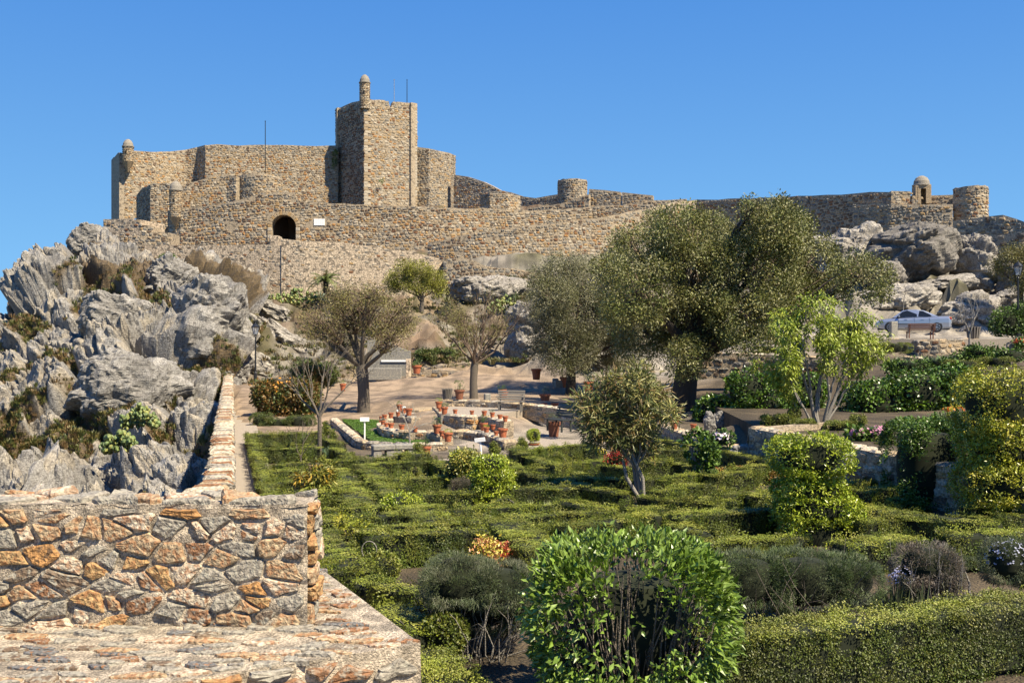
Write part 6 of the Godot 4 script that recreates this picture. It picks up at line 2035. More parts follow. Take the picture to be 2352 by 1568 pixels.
func pot(label: String, at: Vector3, w: float, kind := "", tall := 1.0, group := "terracotta flower pots round the sunken court", m := "terracotta") -> void:
	if not pot_proto.has(m):
		var pm := MB.new()
		pm.lathe([Vector2(0.001, 0.0), Vector2(0.31, 0.0), Vector2(0.33, 0.02), Vector2(0.425, 0.70)], 18)
		var rm := MB.new()
		rm.lathe([Vector2(0.42, 0.70), Vector2(0.495, 0.70), Vector2(0.505, 0.72), Vector2(0.51, 0.86), Vector2(0.50, 0.88), Vector2(0.44, 0.88), Vector2(0.42, 0.78)], 18)
		var sm := MB.new()
		sm.lathe([Vector2(0.425, 0.77), Vector2(0.001, 0.79)], 14)
		pot_proto[m] = [pm.mesh(), rm.mesh(), sm.mesh()]
	var o := thing("flower_pot", label, "flower pot", at, R(0, 6), group)
	var s := Basis().scaled(V(w, w * tall, w))
	part("body", pot_proto[m][0], M[m], o, Transform3D(s, Vector3.ZERO))
	part("rim", pot_proto[m][1], M[m], o, Transform3D(s, Vector3.ZERO))
	part("soil", pot_proto[m][2], M.hedge_core, o, Transform3D(s, Vector3.ZERO))
	if kind == "":
		return
	var y := 0.84 * w * tall
	var lb := Batch.new()
	var cols := {"green": LAUREL, "lime": BRIGHT, "white": SAGE, "gold": GOLD, "dry": WOODY, "twig": SAGE, "tall": LAUREL}[kind] as Array
	var n := {"green": 26, "lime": 26, "white": 20, "gold": 26, "dry": 9, "twig": 14, "tall": 34}[kind] as int
	var h := {"green": 0.55, "lime": 0.5, "white": 0.35, "gold": 0.4, "dry": 0.25, "twig": 0.7, "tall": 0.95}[kind] as float
	for i in n:
		var d := jit(1.0)
		lb.add(Transform3D(facing((d + V(0, 0.5, 0)).normalized(), R(0, 6), w * R(0.9, 1.3)), V(d.x * 0.42 * w, y + (0.5 + 0.5 * d.y) * h * w, d.z * 0.42 * w)), cols[rng.randi() % cols.size()] * R(0.8, 1.2))
	scatter("plant", patches.glossy[0], M.leaf, lb, o)
	if kind in ["twig", "tall"]:
		var b := MB.new()
		for q in stems(0.05 * w, y + h * w * 0.8, 0.3 * w, 5, 0.012):
			b.tube(q[0], q[1], 4)
		part("stem", b.mesh(), M.bark, o)
	if kind == "white":
		blooms(o, [[V(0, y + 0.15 * w, 0), V(0.4, 0.3, 0.4) * w]], 26, 0.13 * w, [Color(0.8, 0.78, 0.72)])

func z6(x: float, y: float, h: float) -> Vector3:    # the sunken court's survey sheet
	return G(829.8 + x * 0.2717, 863.0 + y * 0.2717, h)

func build_objects() -> void:
	# sunken court and lawn walls
	garden_wall_run("low kerb wall round the outer edge of the lawn", [[758, 962, 0.26, -0.1], [786, 986, 0.26, -0.1], [816, 1012, 0.26, -0.1], [834, 1017, 0.26, -0.1], [862, 1019, 0.26, -0.1], [940, 1021, 0.26, -0.1], [1017, 1021, 0.26, -0.1]], 0.34, 0.3, 0.14, PALE, 0.03, 120)
	garden_wall_run("curved low wall between lawn and sunken court", [[866, 972, 0.42, 0.0], [868, 980, 0.42, 0.0], [880, 987, 0.42, 0.0], [900, 990.5, 0.42, 0.0], [940, 993, 0.42, 0.0], [980, 993, 0.42, 0.0], [998, 998, 0.38, 0.0], [1010, 1006, 0.3, 0.0]], 0.5, 0.3, 0.15, WARM, 0.03, 120)
	garden_wall_run("upper curved wall behind the left row of pots", [[884, 958, 0.62, 0.3], [905, 957, 0.62, 0.3], [945, 960, 0.62, 0.3]], 0.5, 0.3, 0.17, WARM, 0.03, 70)
	garden_wall_run("main curved stone wall of the sunken court", [[1013, 953, 0.75, 0.1], [1035, 955, 0.75, 0.1], [1060, 957, 0.75, 0.1], [1085, 958, 0.75, 0.1], [1100, 957, 0.75, 0.1], [1120, 960, 0.75, 0.1], [1150, 968, 0.72, 0.1]], 0.5, 0.26, 0.18, WARM, 0.035, 140)
	garden_wall_run("dark side wall of the court steps", [[993, 934, 0.78, 0.0], [1003, 944, 0.78, 0.0], [1012.5, 953, 0.75, 0.0]], 0.2, 0.3, 0.17, DARKS, 0.03, 40, false)
	garden_wall_run("front tier of the sunken court below the main curved wall", [[1006, 994, 0.3, -0.1], [1035, 991, 0.3, -0.1], [1065, 992, 0.3, -0.1], [1095, 996, 0.3, -0.1]], 0.9, 0.26, 0.14, WARM, 0.03, 60)
	garden_wall_run("dark sloping wall at the right side of the sunken court", [[1093, 992, 0.34, -0.1], [1125, 1003, 0.34, -0.1], [1158, 1016, 0.32, -0.1]], 0.5, 0.28, 0.15, DARKS, 0.03, 50)
	garden_wall_run("long low wall holding up the plaza behind the pots", [[1014, 920, 0.97, 0.6], [1070, 921, 0.97, 0.6], [1146, 924, 0.97, 0.5], [1200, 929, 0.95, 0.4], [1260, 936, 0.9, 0.2], [1320, 943, 0.85, 0.1], [1400, 955, 0.8, 0.1]], 0.5, 0.34, 0.17, GREYS, 0.03, 150)
	structure("court_terrace", slab([[-2.75, -38.8], [-0.8, -38.6], [-0.6, -39.5], [0.9, -43.2], [-2.9, -44.4], [-3.5, -43.8]], 0.0, 0.73), M.gravel)
	var st := thing("court_steps", "broad shallow stone steps leading down into the sunken court", "steps")
	for i in 6:
		var y := 0.72 - i * 0.11
		var a := G(944 + i * 1.5, 940 + i * 9.5, y)
		var b := G(990 + i * 3.0, 942 + i * 9.7, y)
		var t := (b - a).normalized()
		var bx := MB.new()
		bx.box((a + b) * 0.5 + V(0, -0.2, -0.9), V(a.distance_to(b), 0.4, 2.0), Basis(t, Vector3.UP, t.cross(Vector3.UP)), Color.WHITE, 0.02)
		part("step", bx.mesh(), M.stone_cream if i % 2 else M.stone_tan, st)
	# terraces on the right
	var rp := []
	for i in 9:
		var u := i / 8.0
		rp.append([lerpf(6.64, 9.6, u), lerpf(-28.2, -18.0, u), -0.2, lerpf(1.18, 1.0, u)])
	wall_on("grey stone retaining wall of the right terrace", rp, 0.5, 0.34, 0.2, GREYS, 0.04, 160, true, "retaining_wall")
	wall_on("end face of the right retaining wall", [[9.4, -30.0, -0.2, 1.2], [6.66, -28.22, -0.2, 1.18]], 0.4, 0.3, 0.2, GREYS, 0.04, 40, false, "retaining_wall")
	structure("terrace_soil", slab([[6.9, -28.0], [9.9, -18.0], [30, -20], [30, -40], [8.0, -40], [7.4, -31.0]], 0.2, 1.04, Color(0.15, 0.11, 0.06)), M.soil)
	garden_wall_run("low shaded wall with pots below the oak", [[1500, 972, 0.45, -0.1], [1550, 990, 0.45, -0.1], [1600, 1008, 0.45, -0.1], [1650, 1022, 0.45, -0.1], [1700, 1030, 0.45, -0.1]], 0.5, 0.34, 0.17, GREYS, 0.035, 90)
	for e in [["upper terrace wall seen between the oak's limbs", [[1555, 809, 870, 51.5], [1640, 811, 870, 51], [1760, 814, 870, 50], [1900, 822, 880, 48.5]], DARKS], ["wall holding up the car park, left part", [[1960, 777, 850, 58], [2040, 779, 850, 57.5], [2094, 780, 850, 57]], GREYS], ["sunlit round front of the car park wall", [[2094, 782, 850, 57], [2110, 783, 850, 56], [2160, 782, 850, 55.6], [2215, 780, 850, 56], [2234, 779, 850, 56.6]], PALE], ["dark car park wall at the right edge", [[2234, 779, 850, 58], [2300, 783, 850, 57.5], [2420, 788, 850, 57]], DARKS], ["low stone edging below the rock in the upper terrace", [[2070, 820, 850, 50], [2120, 822, 850, 49.5]], PALE]]:
		var path := run_of(e[1], 1.0, 0.03)
		wall_on(e[0], path, 0.5, 0.38, 0.22, e[2], 0.04, 80, true, "terrace_wall")
	structure("road", slab([[17, -58.2], [21, -57.3], [25, -56.0], [36, -56.4], [40, -69], [17, -70]], 3.0, 3.74), M.gravel)
	# plaza back wall with pillar and notice wall
	var pw := thing("rendered_wall", "low rendered wall with a pillar and a sloping wall top behind the plaza", "wall")
	for e in [[872, 862, 64, 100, 17, 0.35], [938, 862, 64.2, 11, 38, 0.5]]:
		var p := P(e[0], e[1], e[2])
		var bx := MB.new()
		bx.box(p + V(0, px(e[4], e[2]) * 0.5 - 0.15, 0), V(px(e[3], e[2]), px(e[4], e[2]) + 0.3, e[5]), Basis(), Color.WHITE, 0.03)
		part("rendering" if e[3] > 20 else "pillar", bx.mesh(), M.granite if e[3] > 20 else M.plaster, pw)
	var bx2 := MB.new()
	bx2.prism(PackedVector2Array([Vector2(-1.9, -1.0), Vector2(0.9, -1.0), Vector2(0.9, 0.62), Vector2(0.2, 0.85), Vector2(-0.9, 1.35), Vector2(-1.9, 1.35)]), 0.3, Transform3D(Basis(), P(912, 828, 65.5)))
	part("notice_wall", bx2.mesh(), M.granite, pw)
	bx2 = MB.new()
	bx2.box(P(906, 829, 65.15), V(1.75, 0.12, 0.06), Basis(), Color.WHITE, 0.01)
	part("white_ledge", bx2.mesh(), M.white_paint, pw)
	castle_wall("low stone bench wall behind the plaza, right of the pillar", [[945, 846, 880, 64.3], [1000, 847, 880, 64], [1060, 852, 880, 63.5]], Vector2(0.4, 0.22), GREYS, 40, 0.4, 0.9, "mortar", [], 0.2, 0.04, "low_wall")
	castle_wall("short low wall left of the plaza behind the bare branches", [[742, 872, 910, 62], [800, 866, 910, 62]], Vector2(0.4, 0.22), PALE, 30, 0.4, 0.9, "mortar", [], 0.2, 0.04, "low_wall")
	castle_wall("pale retaining wall under the left street lamp", [[533, 884, 960, 62.5], [580, 880, 960, 62.3]], Vector2(0.4, 0.22), PALE, 40, 1.5, 0.8, "mortar", [], 0.1, 0.03, "low_wall")
	# pots
	for e in [[160, 363, 22, 0.62, "", "tiny empty pot at the far left of the upper row"], [195, 372, 46, 0.62, "dry", "pot with a dry plant, second from the left in the upper row"], [250, 358, 48, 0.62, "", "empty pot in the middle of the upper left row"], [310, 345, 42, 0.63, "white", "pot of white flowers left of the big red one"], [358, 318, 42, 0.70, "white", "pot of white flowers behind the big red one"], [401, 336, 62, 0.68, "dry", "big red pot at the right end of the upper left row"], [323, 298, 56, 0.78, "green", "tall pot with a green plant behind the upper left row"],
		[158, 402, 26, 0.43, "", "little pot squeezed behind the white flowers at the far left"], [182, 422, 46, 0.43, "white", "pot of white flowers at the left bend of the curved low wall"], [210, 437, 42, 0.43, "dry", "pot with a grey plant beside the white flowers on the curved wall"], [250, 452, 54, 0.43, "", "wide pot on the curved low wall left of the sapling"], [340, 465, 54, 0.43, "dry", "pot on the curved low wall right behind the sapling"], [455, 475, 46, 0.43, "dry", "small pot standing alone at the foot of the steps"],
		[655, 275, 60, 0.80, "lime", "pot with a bright leafy plant at the top of the dark side wall"], [664, 300, 36, 0.78, "", "small pot tucked behind the top corner of the main wall"], [703, 323, 62, 0.77, "green", "pot with a spiky tuft at the left corner of the main wall"], [793, 326, 42, 0.77, "dry", "small pot with one dry stalk on the main wall"], [935, 332, 40, 0.77, "", "small empty pot in the middle of the main wall"], [1040, 343, 48, 0.77, "dry", "pot with a drooping brown plant on the main wall"], [1108, 354, 46, 0.77, "green", "pot with a low green plant near the right end of the main wall"], [1172, 372, 45, 0.75, "", "plain pot at the right end of the main wall"], [1217, 388, 50, 0.72, "", "dark shaded pot at the right end of the main wall"],
		[640, 488, 78, 0.42, "tall", "big pot with a bushy plant in the middle of the sunken court"], [680, 515, 52, 0.36, "dry", "pot with reddish leaves beside the big bushy one"], [694, 532, 30, 0.33, "", "small pot half hidden behind the pot of yellow flowers"], [733, 557, 80, 0.30, "gold", "big pot of yellow flowers at the front of the court"], [1035, 467, 72, 0.36, "tall", "big pot with glossy leaves on the right side wall"], [1058, 486, 54, 0.36, "lime", "bright pot in front of the glossy leaved one"], [1115, 457, 46, 0.40, "dry", "dark pot with a grey succulent in the court's right corner"], [1182, 438, 44, 0.45, "", "shaded pot in the court's right corner"], [1140, 510, 44, 0.36, "dry", "small pot with a red flower left of the widest pot"], [1196, 528, 86, 0.36, "", "widest empty pot on the right side wall"]]:
		pot("terracotta " + e[5], z6(e[0], e[1], e[3]), px(e[2] * 0.2717, -z6(e[0], e[1], e[3]).z), e[4], 1.1)
	for e in [["large terracotta pot with a leafy plant beside the fan tree on the plaza", 1055, 917, 44.6, 24, "tall", 1.05], ["terracotta pot with a green plant right of the fan tree, behind the bench", 1154, 912, 47, 20, "green", 1.0], ["empty terracotta pot beside the one behind the bench", 1160, 912, 47.5, 14, "", 1.0], ["terracotta pot against the low rendered wall at the back of the plaza", 957, 858, 62, 22, "green", 1.0], ["terracotta pot half hidden by the bare tree at the left of the plaza", 787, 898, 57, 15, "green", 1.3], ["tall terracotta pot by the rocks at the right of the plaza", 1232, 872, 56, 24, "", 1.2], ["terracotta pot with a green plant left of the olive trunk", 1297, 890, 55, 23, "green", 1.2], ["terracotta pot with a leafy plant right of the olive trunk", 1352, 900, 53, 24, "tall", 1.1], ["tall terracotta pot with a stemmed plant at the plaza edge", 1252, 928, 48, 26, "twig", 1.0], ["small red pot below the stemmed plant at the plaza edge", 1250, 940, 44, 15, "", 1.1], ["dark shaded pot at the plaza edge right of the small red one", 1274, 944, 44, 18, "", 1.2], ["big shaded pot with a plant beside the dark bench on the court", 1272, 1004, 37.5, 32, "twig", 1.25], ["terracotta pot at the left end of the shaded low wall", 1549, 985, 34.8, 20, "", 1.1], ["small terracotta pot on the shaded low wall under the oak", 1593, 988, 36, 15, "", 1.1]]:
		pot(e[0], P(e[1], e[2], e[3]), px(e[4], e[3]), e[5], e[6], "terracotta pots about the plaza", "terracotta" if e[3] > 46 or e[4] < 21 else "old_terracotta")
	var g := G(979, 1051, 0.0)
	pot("big terracotta pot with a leafy plant at the near end of the stone bench", g, px(23, -g.z), "tall", 1.3, "terracotta pots about the plaza")
	g = G(1226, 1024, 0.0)
	pot("shallow terracotta bowl with a round plant on the gravel court", g, px(29, -g.z), "lime", 0.22, "terracotta pots about the plaza")
	var rbsh := shrub("round_plant", "round bright shrub growing from the shallow terracotta bowl", "shrub", g + V(0, 0.05, 0), [[V(0, 0.32, 0), V(0.22, 0.20, 0.22)]], "box", BRIGHT, 110.0)
	# signs
	for e in [["white sign board on a white post on the lawn", 837, 1008, 30.8, 38.8, 0.0, 0.12, 963], ["tilted white sign board on a white post behind the topiary", 1106, 1068, 30.0, 29.8, -0.1, -0.12, 1012]]:
		var p := G(e[1], e[2], 0.15) if e[1] < 1000 else P(1108, 1066, 30.0)
		var d := -p.z
		var o := thing("sign_board", e[0], "sign", p, e[6])
		var h := px(e[2] - e[7], d)
		var tilt: float = e[5]
		var b := MB.new()
		b.tube([V(0, -0.1, 0), V(tilt * h, h, 0)], [0.028, 0.028], 8)
		part("post", b.mesh(), M.white_paint, o)
		b = MB.new()
		b.box(V(tilt * h, h, 0.045), V(px(21 if tilt == 0.0 else 25, d), px(9.5, d), 0.03), Basis(V(0, 0, 1), 0.0 if tilt == 0.0 else 0.13), Color.WHITE, 0.006)
		part("board", b.mesh(), M.white_paint, o)
	# stone bench
	var bo := thing("stone_bench", "old grey granite bench by the gravel path", "bench")
	var q0 := G(852, 1050, 0.0)
	var q1 := G(952, 1046, 0.0)
	var tb := (q1 - q0).normalized()
	var bb := Basis(tb, Vector3.UP, tb.cross(Vector3.UP))
	for k in 2:
		var b := MB.new()
		b.box(q0.lerp(q1, 0.27 + 0.47 * k) + V(0, 0.30, 0), V(q0.distance_to(q1) * (0.5 if k == 0 else 0.44), 0.17, 0.42), bb * Basis(V(0, 0, 1), 0.01 - 0.02 * k), Color.WHITE, 0.03)
		part("seat", b.mesh(), M.granite, bo)
	for u in [0.12, 0.42, 0.58, 0.9]:
		var b := MB.new()
		b.box(q0.lerp(q1, u) + V(0, 0.11, 0), V(0.26, 0.23, 0.34), bb, Color.WHITE, 0.02)
		part("support", b.mesh(), M.granite, bo)
	# slatted benches, bins, posts
	slat_bench("weathered wooden slat bench standing on the plaza wall", P(1172, 946, 41.6), -0.15, 1.15, M.grey_wood, true)
	slat_bench("dark slatted bench in the shade of the court", P(1283, 990, 37.0), -1.0, 1.15, M.dark_paint, true)
	slat_bench("reddish wooden bench with its back to the garden, beside the car", P(2114, 778, 58.5), PI - 0.05, 1.6, M.red_wood, true)
	for e in [["slatted wooden litter bin left of the fan tree", 1027, 917, 45.5, 0.5, 0.5], ["slatted wooden litter bin on the car park edge", 2237, 783, 58.5, 0.85, 0.85]]:
		var o := thing("litter_bin", e[0], "litter bin", P(e[1], e[2], e[3]))
		var b := MB.new()
		b.lathe([Vector2(0.001, 0.02), Vector2(e[4] * 0.30, 0.02), Vector2(e[4] * 0.42, e[5] * 0.92)], 14)
		part("drum", b.mesh(), M.dark, o)
		for i in 14:
			var a := TAU * i / 14.0
			b = MB.new()
			var dn := V(cos(a), 0, sin(a))
			b.box(dn * e[4] * 0.40 + V(0, e[5] * 0.48, 0), V(e[4] * 0.11, e[5], 0.03), Basis(V(-sin(a), 0, cos(a)), (Vector3.UP + dn * 0.13).normalized(), -dn), Color.WHITE, 0.006)
			part("slat", b.mesh(), M.grey_wood, o)
	for e in [["square pale stone post in front of the silver car", 2053, 777, 60, 0.45, 1.02, 0.3], ["short grey stone stump on the plaza by the pot", 1119, 917, 45, 0.28, 0.26, 0.26], ["pale stone stump right of the tall pot by the rocks", 1276, 882, 56, 0.3, 0.32, 0.3], ["low stone block left of the olive's pots", 1284, 886, 55, 0.5, 0.3, 0.4]]:
		var o := thing("stone_post", e[0], "stone post", P(e[1], e[2], e[3]), 0.25)
		var b := MB.new()
		b.box(V(0, e[5] * 0.5 - 0.05, 0), V(e[4], e[5] + 0.1, e[6]), Basis(), Color.WHITE, 0.03)
		part("block", b.mesh(), M.granite, o)
	for e in [["pale upright stone with a rough top under the oak", 1632, 996, 36, 0.22, 0.46, 0.15], ["blue grey upright stone right behind the rough topped one", 1655, 992, 37, 0.24, 0.5, 0.14], ["small stone block left of the retaining wall", 1712, 1046, 28.3, 0.42, 0.2, 0.2], ["pointed pale stone by the large tiered topiary's right side", 1952, 1078, 23.5, 0.22, 0.2, 0.16]]:
		var o := part("standing_stone", rock_mesh(V(e[4], e[5], e[6]), 9 + e[1], 0.2, Basis(V(0, 0, 1), 0.08), 40, 26), M.rock, self)
		o.position = P(e[1], e[2], e[3]) + V(0, e[5] * 0.7, 0)
		tag(o, e[0], "stone")
	# lamps
	lamp("black street lantern at the end of the long wall", P(586, 884, 62), 1.0)
	lamp("tall black street lantern at the right edge by the car park", P(2340, 770, 61.5), 1.18)
	car()

func slat_bench(label: String, at: Vector3, turn: float, w: float, m: Material, back: bool) -> void:
	var o := thing("slat_bench", label, "bench", at, turn)
	for i in 5:
		var b := MB.new()
		b.box(V(0, 0.43, 0.20 - i * 0.10), V(w, 0.03, 0.075), Basis(), Color.WHITE, 0.006)
		part("seat_slat", b.mesh(), m, o)
	for i in 4:
		var b := MB.new()
		b.box(V(0, 0.54 + i * 0.10, -0.27 - i * 0.03), V(w, 0.075, 0.025), Basis(V(1, 0, 0), -0.28), Color.WHITE, 0.006)
		part("back_slat", b.mesh(), m, o)
	for s in [-1.0, 1.0]:
		for z in [0.18, -0.22]:
			var b := MB.new()
			b.box(V(s * (w * 0.5 - 0.12), 0.205, z), V(0.06, 0.42, 0.06), Basis(), Color.WHITE, 0.006)
			part("leg", b.mesh(), m, o)
		var b2 := MB.new()
		b2.box(V(s * (w * 0.5 - 0.12), 0.62, -0.33), V(0.05, 0.48, 0.04), Basis(V(1, 0, 0), -0.28))
		part("back_post", b2.mesh(), m, o)
		b2 = MB.new()
		b2.box(V(s * (w * 0.5 - 0.04), 0.64, -0.02), V(0.06, 0.04, 0.5), Basis(), Color.WHITE, 0.006)
		part("armrest", b2.mesh(), m, o)

func lamp(label: String, at: Vector3, k: float) -> void:
	var o := thing("street_lamp", label, "street lamp", at)
	o.scale = Vector3.ONE * k
	var b := MB.new()
	b.lathe([Vector2(0.16, -0.1), Vector2(0.16, 0.12), Vector2(0.10, 0.2), Vector2(0.085, 0.75), Vector2(0.055, 0.82), Vector2(0.04, 2.95), Vector2(0.075, 2.98), Vector2(0.03, 3.05), Vector2(0.03, 3.1)], 12)
	part("post", b.mesh(), M.iron, o)
	b = MB.new()
	b.lathe([Vector2(0.11, 3.1), Vector2(0.12, 3.13), Vector2(0.001, 3.14)], 4)
	b.lathe([Vector2(0.27, 3.56), Vector2(0.28, 3.59), Vector2(0.12, 3.76), Vector2(0.05, 3.78), Vector2(0.03, 3.86), Vector2(0.001, 3.9)], 4)
	part("lantern_cap", b.mesh(), M.iron, o)
	b = MB.new()
	for i in 4:
		var a := TAU * i / 4.0
		b.tube([V(cos(a) * 0.12, 3.12, sin(a) * 0.12), V(cos(a) * 0.25, 3.57, sin(a) * 0.25)], [0.014, 0.014], 4)
	part("lantern_frame", b.mesh(), M.iron, o)
	if not M.has("lamp_glass"):
		var gm := mat("lamp_glass", Color(0.85, 0.9, 0.95, 0.25), 0.1)
		gm.transparency = BaseMaterial3D.TRANSPARENCY_ALPHA
	b = MB.new()
	b.lathe([Vector2(0.105, 3.12), Vector2(0.235, 3.56)], 4)
	part("lantern_glass", b.mesh(), M.lamp_glass, o)

func car() -> void:
	var o := thing("parked_car", "silver saloon car parked by the rocks, seen from its rear left", "car", P(2098, 763, 63.4), 0.0)
	o.rotation.y = PI - 0.36
	# own axes: nose at +x, left side at -z after the half turn faces the garden
	var pm := mat("car_paint", lin(0.36, 0.40, 0.47), 0.28)
	pm.metallic = 0.55
	pm.clearcoat_enabled = true
	pm.clearcoat = 0.8
	pm.clearcoat_roughness = 0.06
	var gm := mat("car_glass", lin(0.012, 0.014, 0.017), 0.06)
	mat("tyre", lin(0.015, 0.015, 0.015), 0.8)
	var rm := mat("rim", lin(0.45, 0.46, 0.48), 0.3)
	rm.metallic = 0.8
	mat("tail_red", lin(0.45, 0.02, 0.015), 0.2)
	mat("tail_orange", lin(0.65, 0.20, 0.03), 0.2)
	mat("trim", lin(0.02, 0.02, 0.022), 0.5)
	# body: stations along x: [x, floor, belt, half width at belt, crown]
	var sts := [[-2.22, 0.36, 0.72, 0.66, 0.74], [-2.18, 0.26, 0.92, 0.76, 0.97], [-2.05, 0.22, 0.97, 0.82, 1.02], [-1.5, 0.2, 0.96, 0.86, 1.02], [-0.8, 0.19, 0.93, 0.87, 0.99], [0.0, 0.19, 0.90, 0.87, 0.96], [0.8, 0.19, 0.87, 0.87, 0.94], [1.2, 0.2, 0.84, 0.86, 0.92], [1.7, 0.2, 0.78, 0.84, 0.86], [2.05, 0.22, 0.70, 0.78, 0.77], [2.2, 0.28, 0.60, 0.68, 0.66], [2.24, 0.36, 0.52, 0.6, 0.56]]
	var b := MB.new()
	var prev := []
	for s in sts:
		var x: float = s[0]
		var w: float = s[3]
		var ring := []
		for e in [[0.0, s[1]], [w * 0.9, s[1]], [w * 0.99, s[1] + 0.10], [w * 1.02, lerpf(s[1], s[2], 0.5)], [w * 1.01, lerpf(s[1], s[2], 0.82)], [w * 0.95, s[2]], [w * 0.55, lerpf(s[2], s[4], 0.8)], [0.0, s[4]]]:
			ring.append(V(x, e[1], e[0]))
		if prev.size():
			for k in ring.size() - 1:
				for sg in [1.0, -1.0]:
					var f := V(1, 1, sg)
					if sg > 0.0: b.quad(prev[k], prev[k + 1], ring[k + 1], ring[k])
					else: b.quad(ring[k] * f, ring[k + 1] * f, prev[k + 1] * f, prev[k] * f)
		else:
			for k in ring.size() - 2:
				b.tri(ring[0], ring[k + 1], ring[k + 2]); b.tri(ring[0] * V(1, 1, -1), ring[k + 2] * V(1, 1, -1), ring[k + 1] * V(1, 1, -1))
		prev = ring
	part("body", b.mesh(), M.car_paint, o)
	# cabin
	b = MB.new()
	var roof := [[-0.62, 1.36, 0.56], [-0.2, 1.41, 0.585], [0.3, 1.41, 0.58], [0.62, 1.36, 0.56]]
	var base := [[-1.45, 0.98, 0.72], [-0.35, 0.95, 0.77], [0.45, 0.93, 0.77], [1.22, 0.91, 0.70]]
	for i in 3:
		var r0 = roof[i]
		var r1 = roof[i + 1]
		b.quad(V(r0[0], r0[1], r0[2]), V(r0[0], r0[1] + 0.015, 0), V(r1[0], r1[1] + 0.015, 0), V(r1[0], r1[1], r1[2]))
		b.quad(V(r1[0], r1[1], -r1[2]), V(r1[0], r1[1] + 0.015, 0), V(r0[0], r0[1] + 0.015, 0), V(r0[0], r0[1], -r0[2]))
		for sg in [1.0, -1.0]:
			var a0 := V(base[i][0], base[i][1], base[i][2] * sg)
			var a1 := V(base[i + 1][0], base[i + 1][1], base[i + 1][2] * sg)
			var c0 := V(r0[0], r0[1], r0[2] * sg)
			var c1 := V(r1[0], r1[1], r1[2] * sg)
			b.quad(a0, c0, c1, a1)
	b.quad(V(-1.45, 0.98, 0.72), V(-1.45, 0.98, -0.72), V(-0.62, 1.36, -0.56), V(-0.62, 1.36, 0.56))
	b.quad(V(1.22, 0.91, -0.70), V(1.22, 0.91, 0.70), V(0.62, 1.36, 0.56), V(0.62, 1.36, -0.56))
	part("cabin", b.mesh(), M.car_paint, o)
	var side := func_points()
	for sg in [1.0, -1.0]:
		for w in side:
			b = MB.new()
			var pts := []
			for p in w:
				var u: float = (p.y - 0.94) / 0.45
				pts.append(V(p.x, p.y, (lerpf(0.765, 0.575, u) + 0.012) * sg))
			for k in pts.size() - 2:
				b.tri(pts[0], pts[k + 1], pts[k + 2])
			part("side_window", b.mesh(), M.car_glass, o)
	b = MB.new()
	b.quad(V(-1.33, 1.045, 0.60), V(-1.33, 1.045, -0.60), V(-0.70, 1.335, -0.49), V(-0.70, 1.335, 0.49))
	part("rear_window", b.mesh(), M.car_glass, o)
	b = MB.new()
	b.quad(V(1.13, 0.985, -0.62), V(1.13, 0.985, 0.62), V(0.70, 1.325, 0.50), V(0.70, 1.325, -0.50))
	part("windscreen", b.mesh(), M.car_glass, o)
	for x in [-1.35, 1.33]:
		for sg in [1.0, -1.0]:
			var wh := Node3D.new()
			wh.name = "wheel" if x < 0 and sg > 0 else ("wheel_%03d" % (int(x > 0) + 2 * int(sg < 0)))
			o.add_child(wh, true)
			wh.position = V(x, 0.31, 0.78 * sg)
			var bs := Basis(V(1, 0, 0), PI / 2 * sg)
			var tm := MB.new()
			tm.lathe([Vector2(0.18, -0.11), Vector2(0.29, -0.10), Vector2(0.31, -0.07), Vector2(0.31, 0.07), Vector2(0.29, 0.10), Vector2(0.20, 0.105)], 24, Vector3.ZERO, Color.WHITE, bs)
			part("tyre", tm.mesh(), M.tyre, wh)
			tm = MB.new()
			tm.lathe([Vector2(0.2, 0.06), Vector2(0.001, 0.05)], 20, Vector3.ZERO, Color.WHITE, bs)
			part("brake", tm.mesh(), M.trim, wh)
			tm = MB.new()
			for k in 7:
				var a := TAU * k / 7.0
				tm.box(bs * V(cos(a) * 0.11, 0.10, sin(a) * 0.11), V(0.20, 0.05, 0.03), bs * Basis(Vector3.UP, -a))
			tm.lathe([Vector2(0.2, 0.08), Vector2(0.21, 0.112), Vector2(0.19, 0.115), Vector2(0.185, 0.08)], 20, Vector3.ZERO, Color.WHITE, bs)
			tm.lathe([Vector2(0.05, 0.1), Vector2(0.045, 0.13), Vector2(0.001, 0.132)], 10, Vector3.ZERO, Color.WHITE, bs)
			part("rim", tm.mesh(), M.rim, wh)
			tm = MB.new()
			tm.lathe([Vector2(0.335, -0.05), Vector2(0.36, 0.085), Vector2(0.345, 0.09)], 20, Vector3.ZERO, Color.WHITE, bs)
			part("wheel_arch", tm.mesh(), M.car_paint, o, Transform3D(Basis(), V(x, 0.33, 0.78 * sg)))
			tm = MB.new()
			tm.lathe([Vector2(0.345, 0.078), Vector2(0.001, 0.078)], 20, Vector3.ZERO, Color.WHITE, bs)
			part("wheel_well", tm.mesh(), M.trim, o, Transform3D(Basis(), V(x, 0.33, 0.79 * sg)))
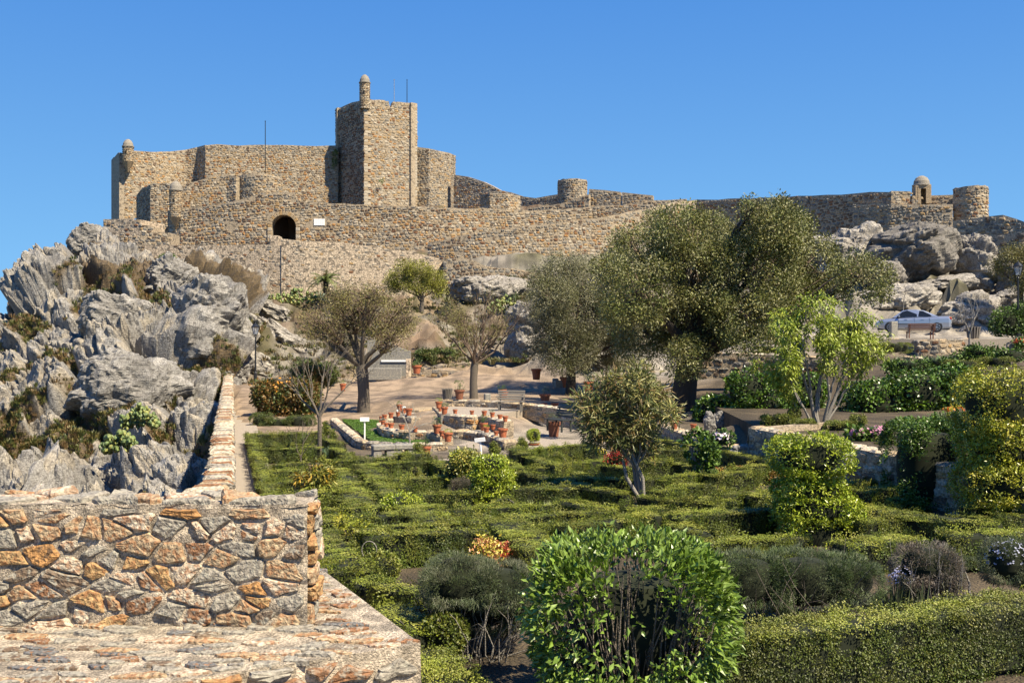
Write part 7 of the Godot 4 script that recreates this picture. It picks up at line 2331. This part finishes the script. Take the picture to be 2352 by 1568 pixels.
	for sg in [1.0, -1.0]:
		b = MB.new()
		b.box(V(-2.13, 0.84, 0.66 * sg), V(0.16, 0.13, 0.27), Basis(), Color.WHITE, 0.02)
		part("tail_light", b.mesh(), M.tail_red, o)
		b = MB.new()
		b.box(V(-2.12, 0.91, 0.69 * sg), V(0.165, 0.05, 0.22), Basis(), Color.WHITE, 0.01)
		part("indicator", b.mesh(), M.tail_orange, o)
		b = MB.new()
		b.box(V(0.05, 0.52, 0.893 * sg), V(1.9, 0.045, 0.02))
		part("side_trim", b.mesh(), M.trim, o)
		for x in [-0.55, 0.42]:
			b = MB.new()
			b.box(V(x, 0.80, 0.885 * sg), V(0.17, 0.03, 0.03), Basis(), Color.WHITE, 0.006)
			part("door_handle", b.mesh(), M.car_paint, o)
		for x in [-0.95, -0.08, 0.86]:
			b = MB.new()
			b.box(V(x, 0.6, 0.879 * sg), V(0.012, 0.6, 0.014))
			part("door_seam", b.mesh(), M.trim, o)
		b = MB.new()
		b.box(V(0.82, 1.0, 0.88 * sg), V(0.10, 0.11, 0.17), Basis(), Color.WHITE, 0.025)
		part("mirror", b.mesh(), M.car_paint, o)
		b = MB.new()
		b.box(V(2.12, 0.64, 0.52 * sg), V(0.12, 0.12, 0.3), Basis(), Color.WHITE, 0.02)
		part("headlight", b.mesh(), M.white_paint, o)
	b = MB.new()
	b.box(V(-2.20, 0.50, 0), V(0.12, 0.06, 1.52), Basis(), Color.WHITE, 0.015)
	part("bumper_strip", b.mesh(), M.trim, o)
	b = MB.new()
	b.box(V(-2.205, 0.80, 0), V(0.04, 0.12, 0.52), Basis(), Color.WHITE, 0.006)
	part("number_plate", b.mesh(), M.white_paint, o)
	b = MB.new()
	b.box(V(0, 0.2, 0), V(4.2, 0.1, 1.5))
	part("underbody", b.mesh(), M.trim, o)

func func_points() -> Array:
	return [[Vector2(-0.30, 0.97), Vector2(-0.30, 1.36), Vector2(-0.58, 1.32), Vector2(-0.98, 1.10), Vector2(-1.08, 0.99)], [Vector2(0.98, 0.95), Vector2(0.62, 1.28), Vector2(0.36, 1.36), Vector2(-0.22, 1.36), Vector2(-0.22, 0.96)]]
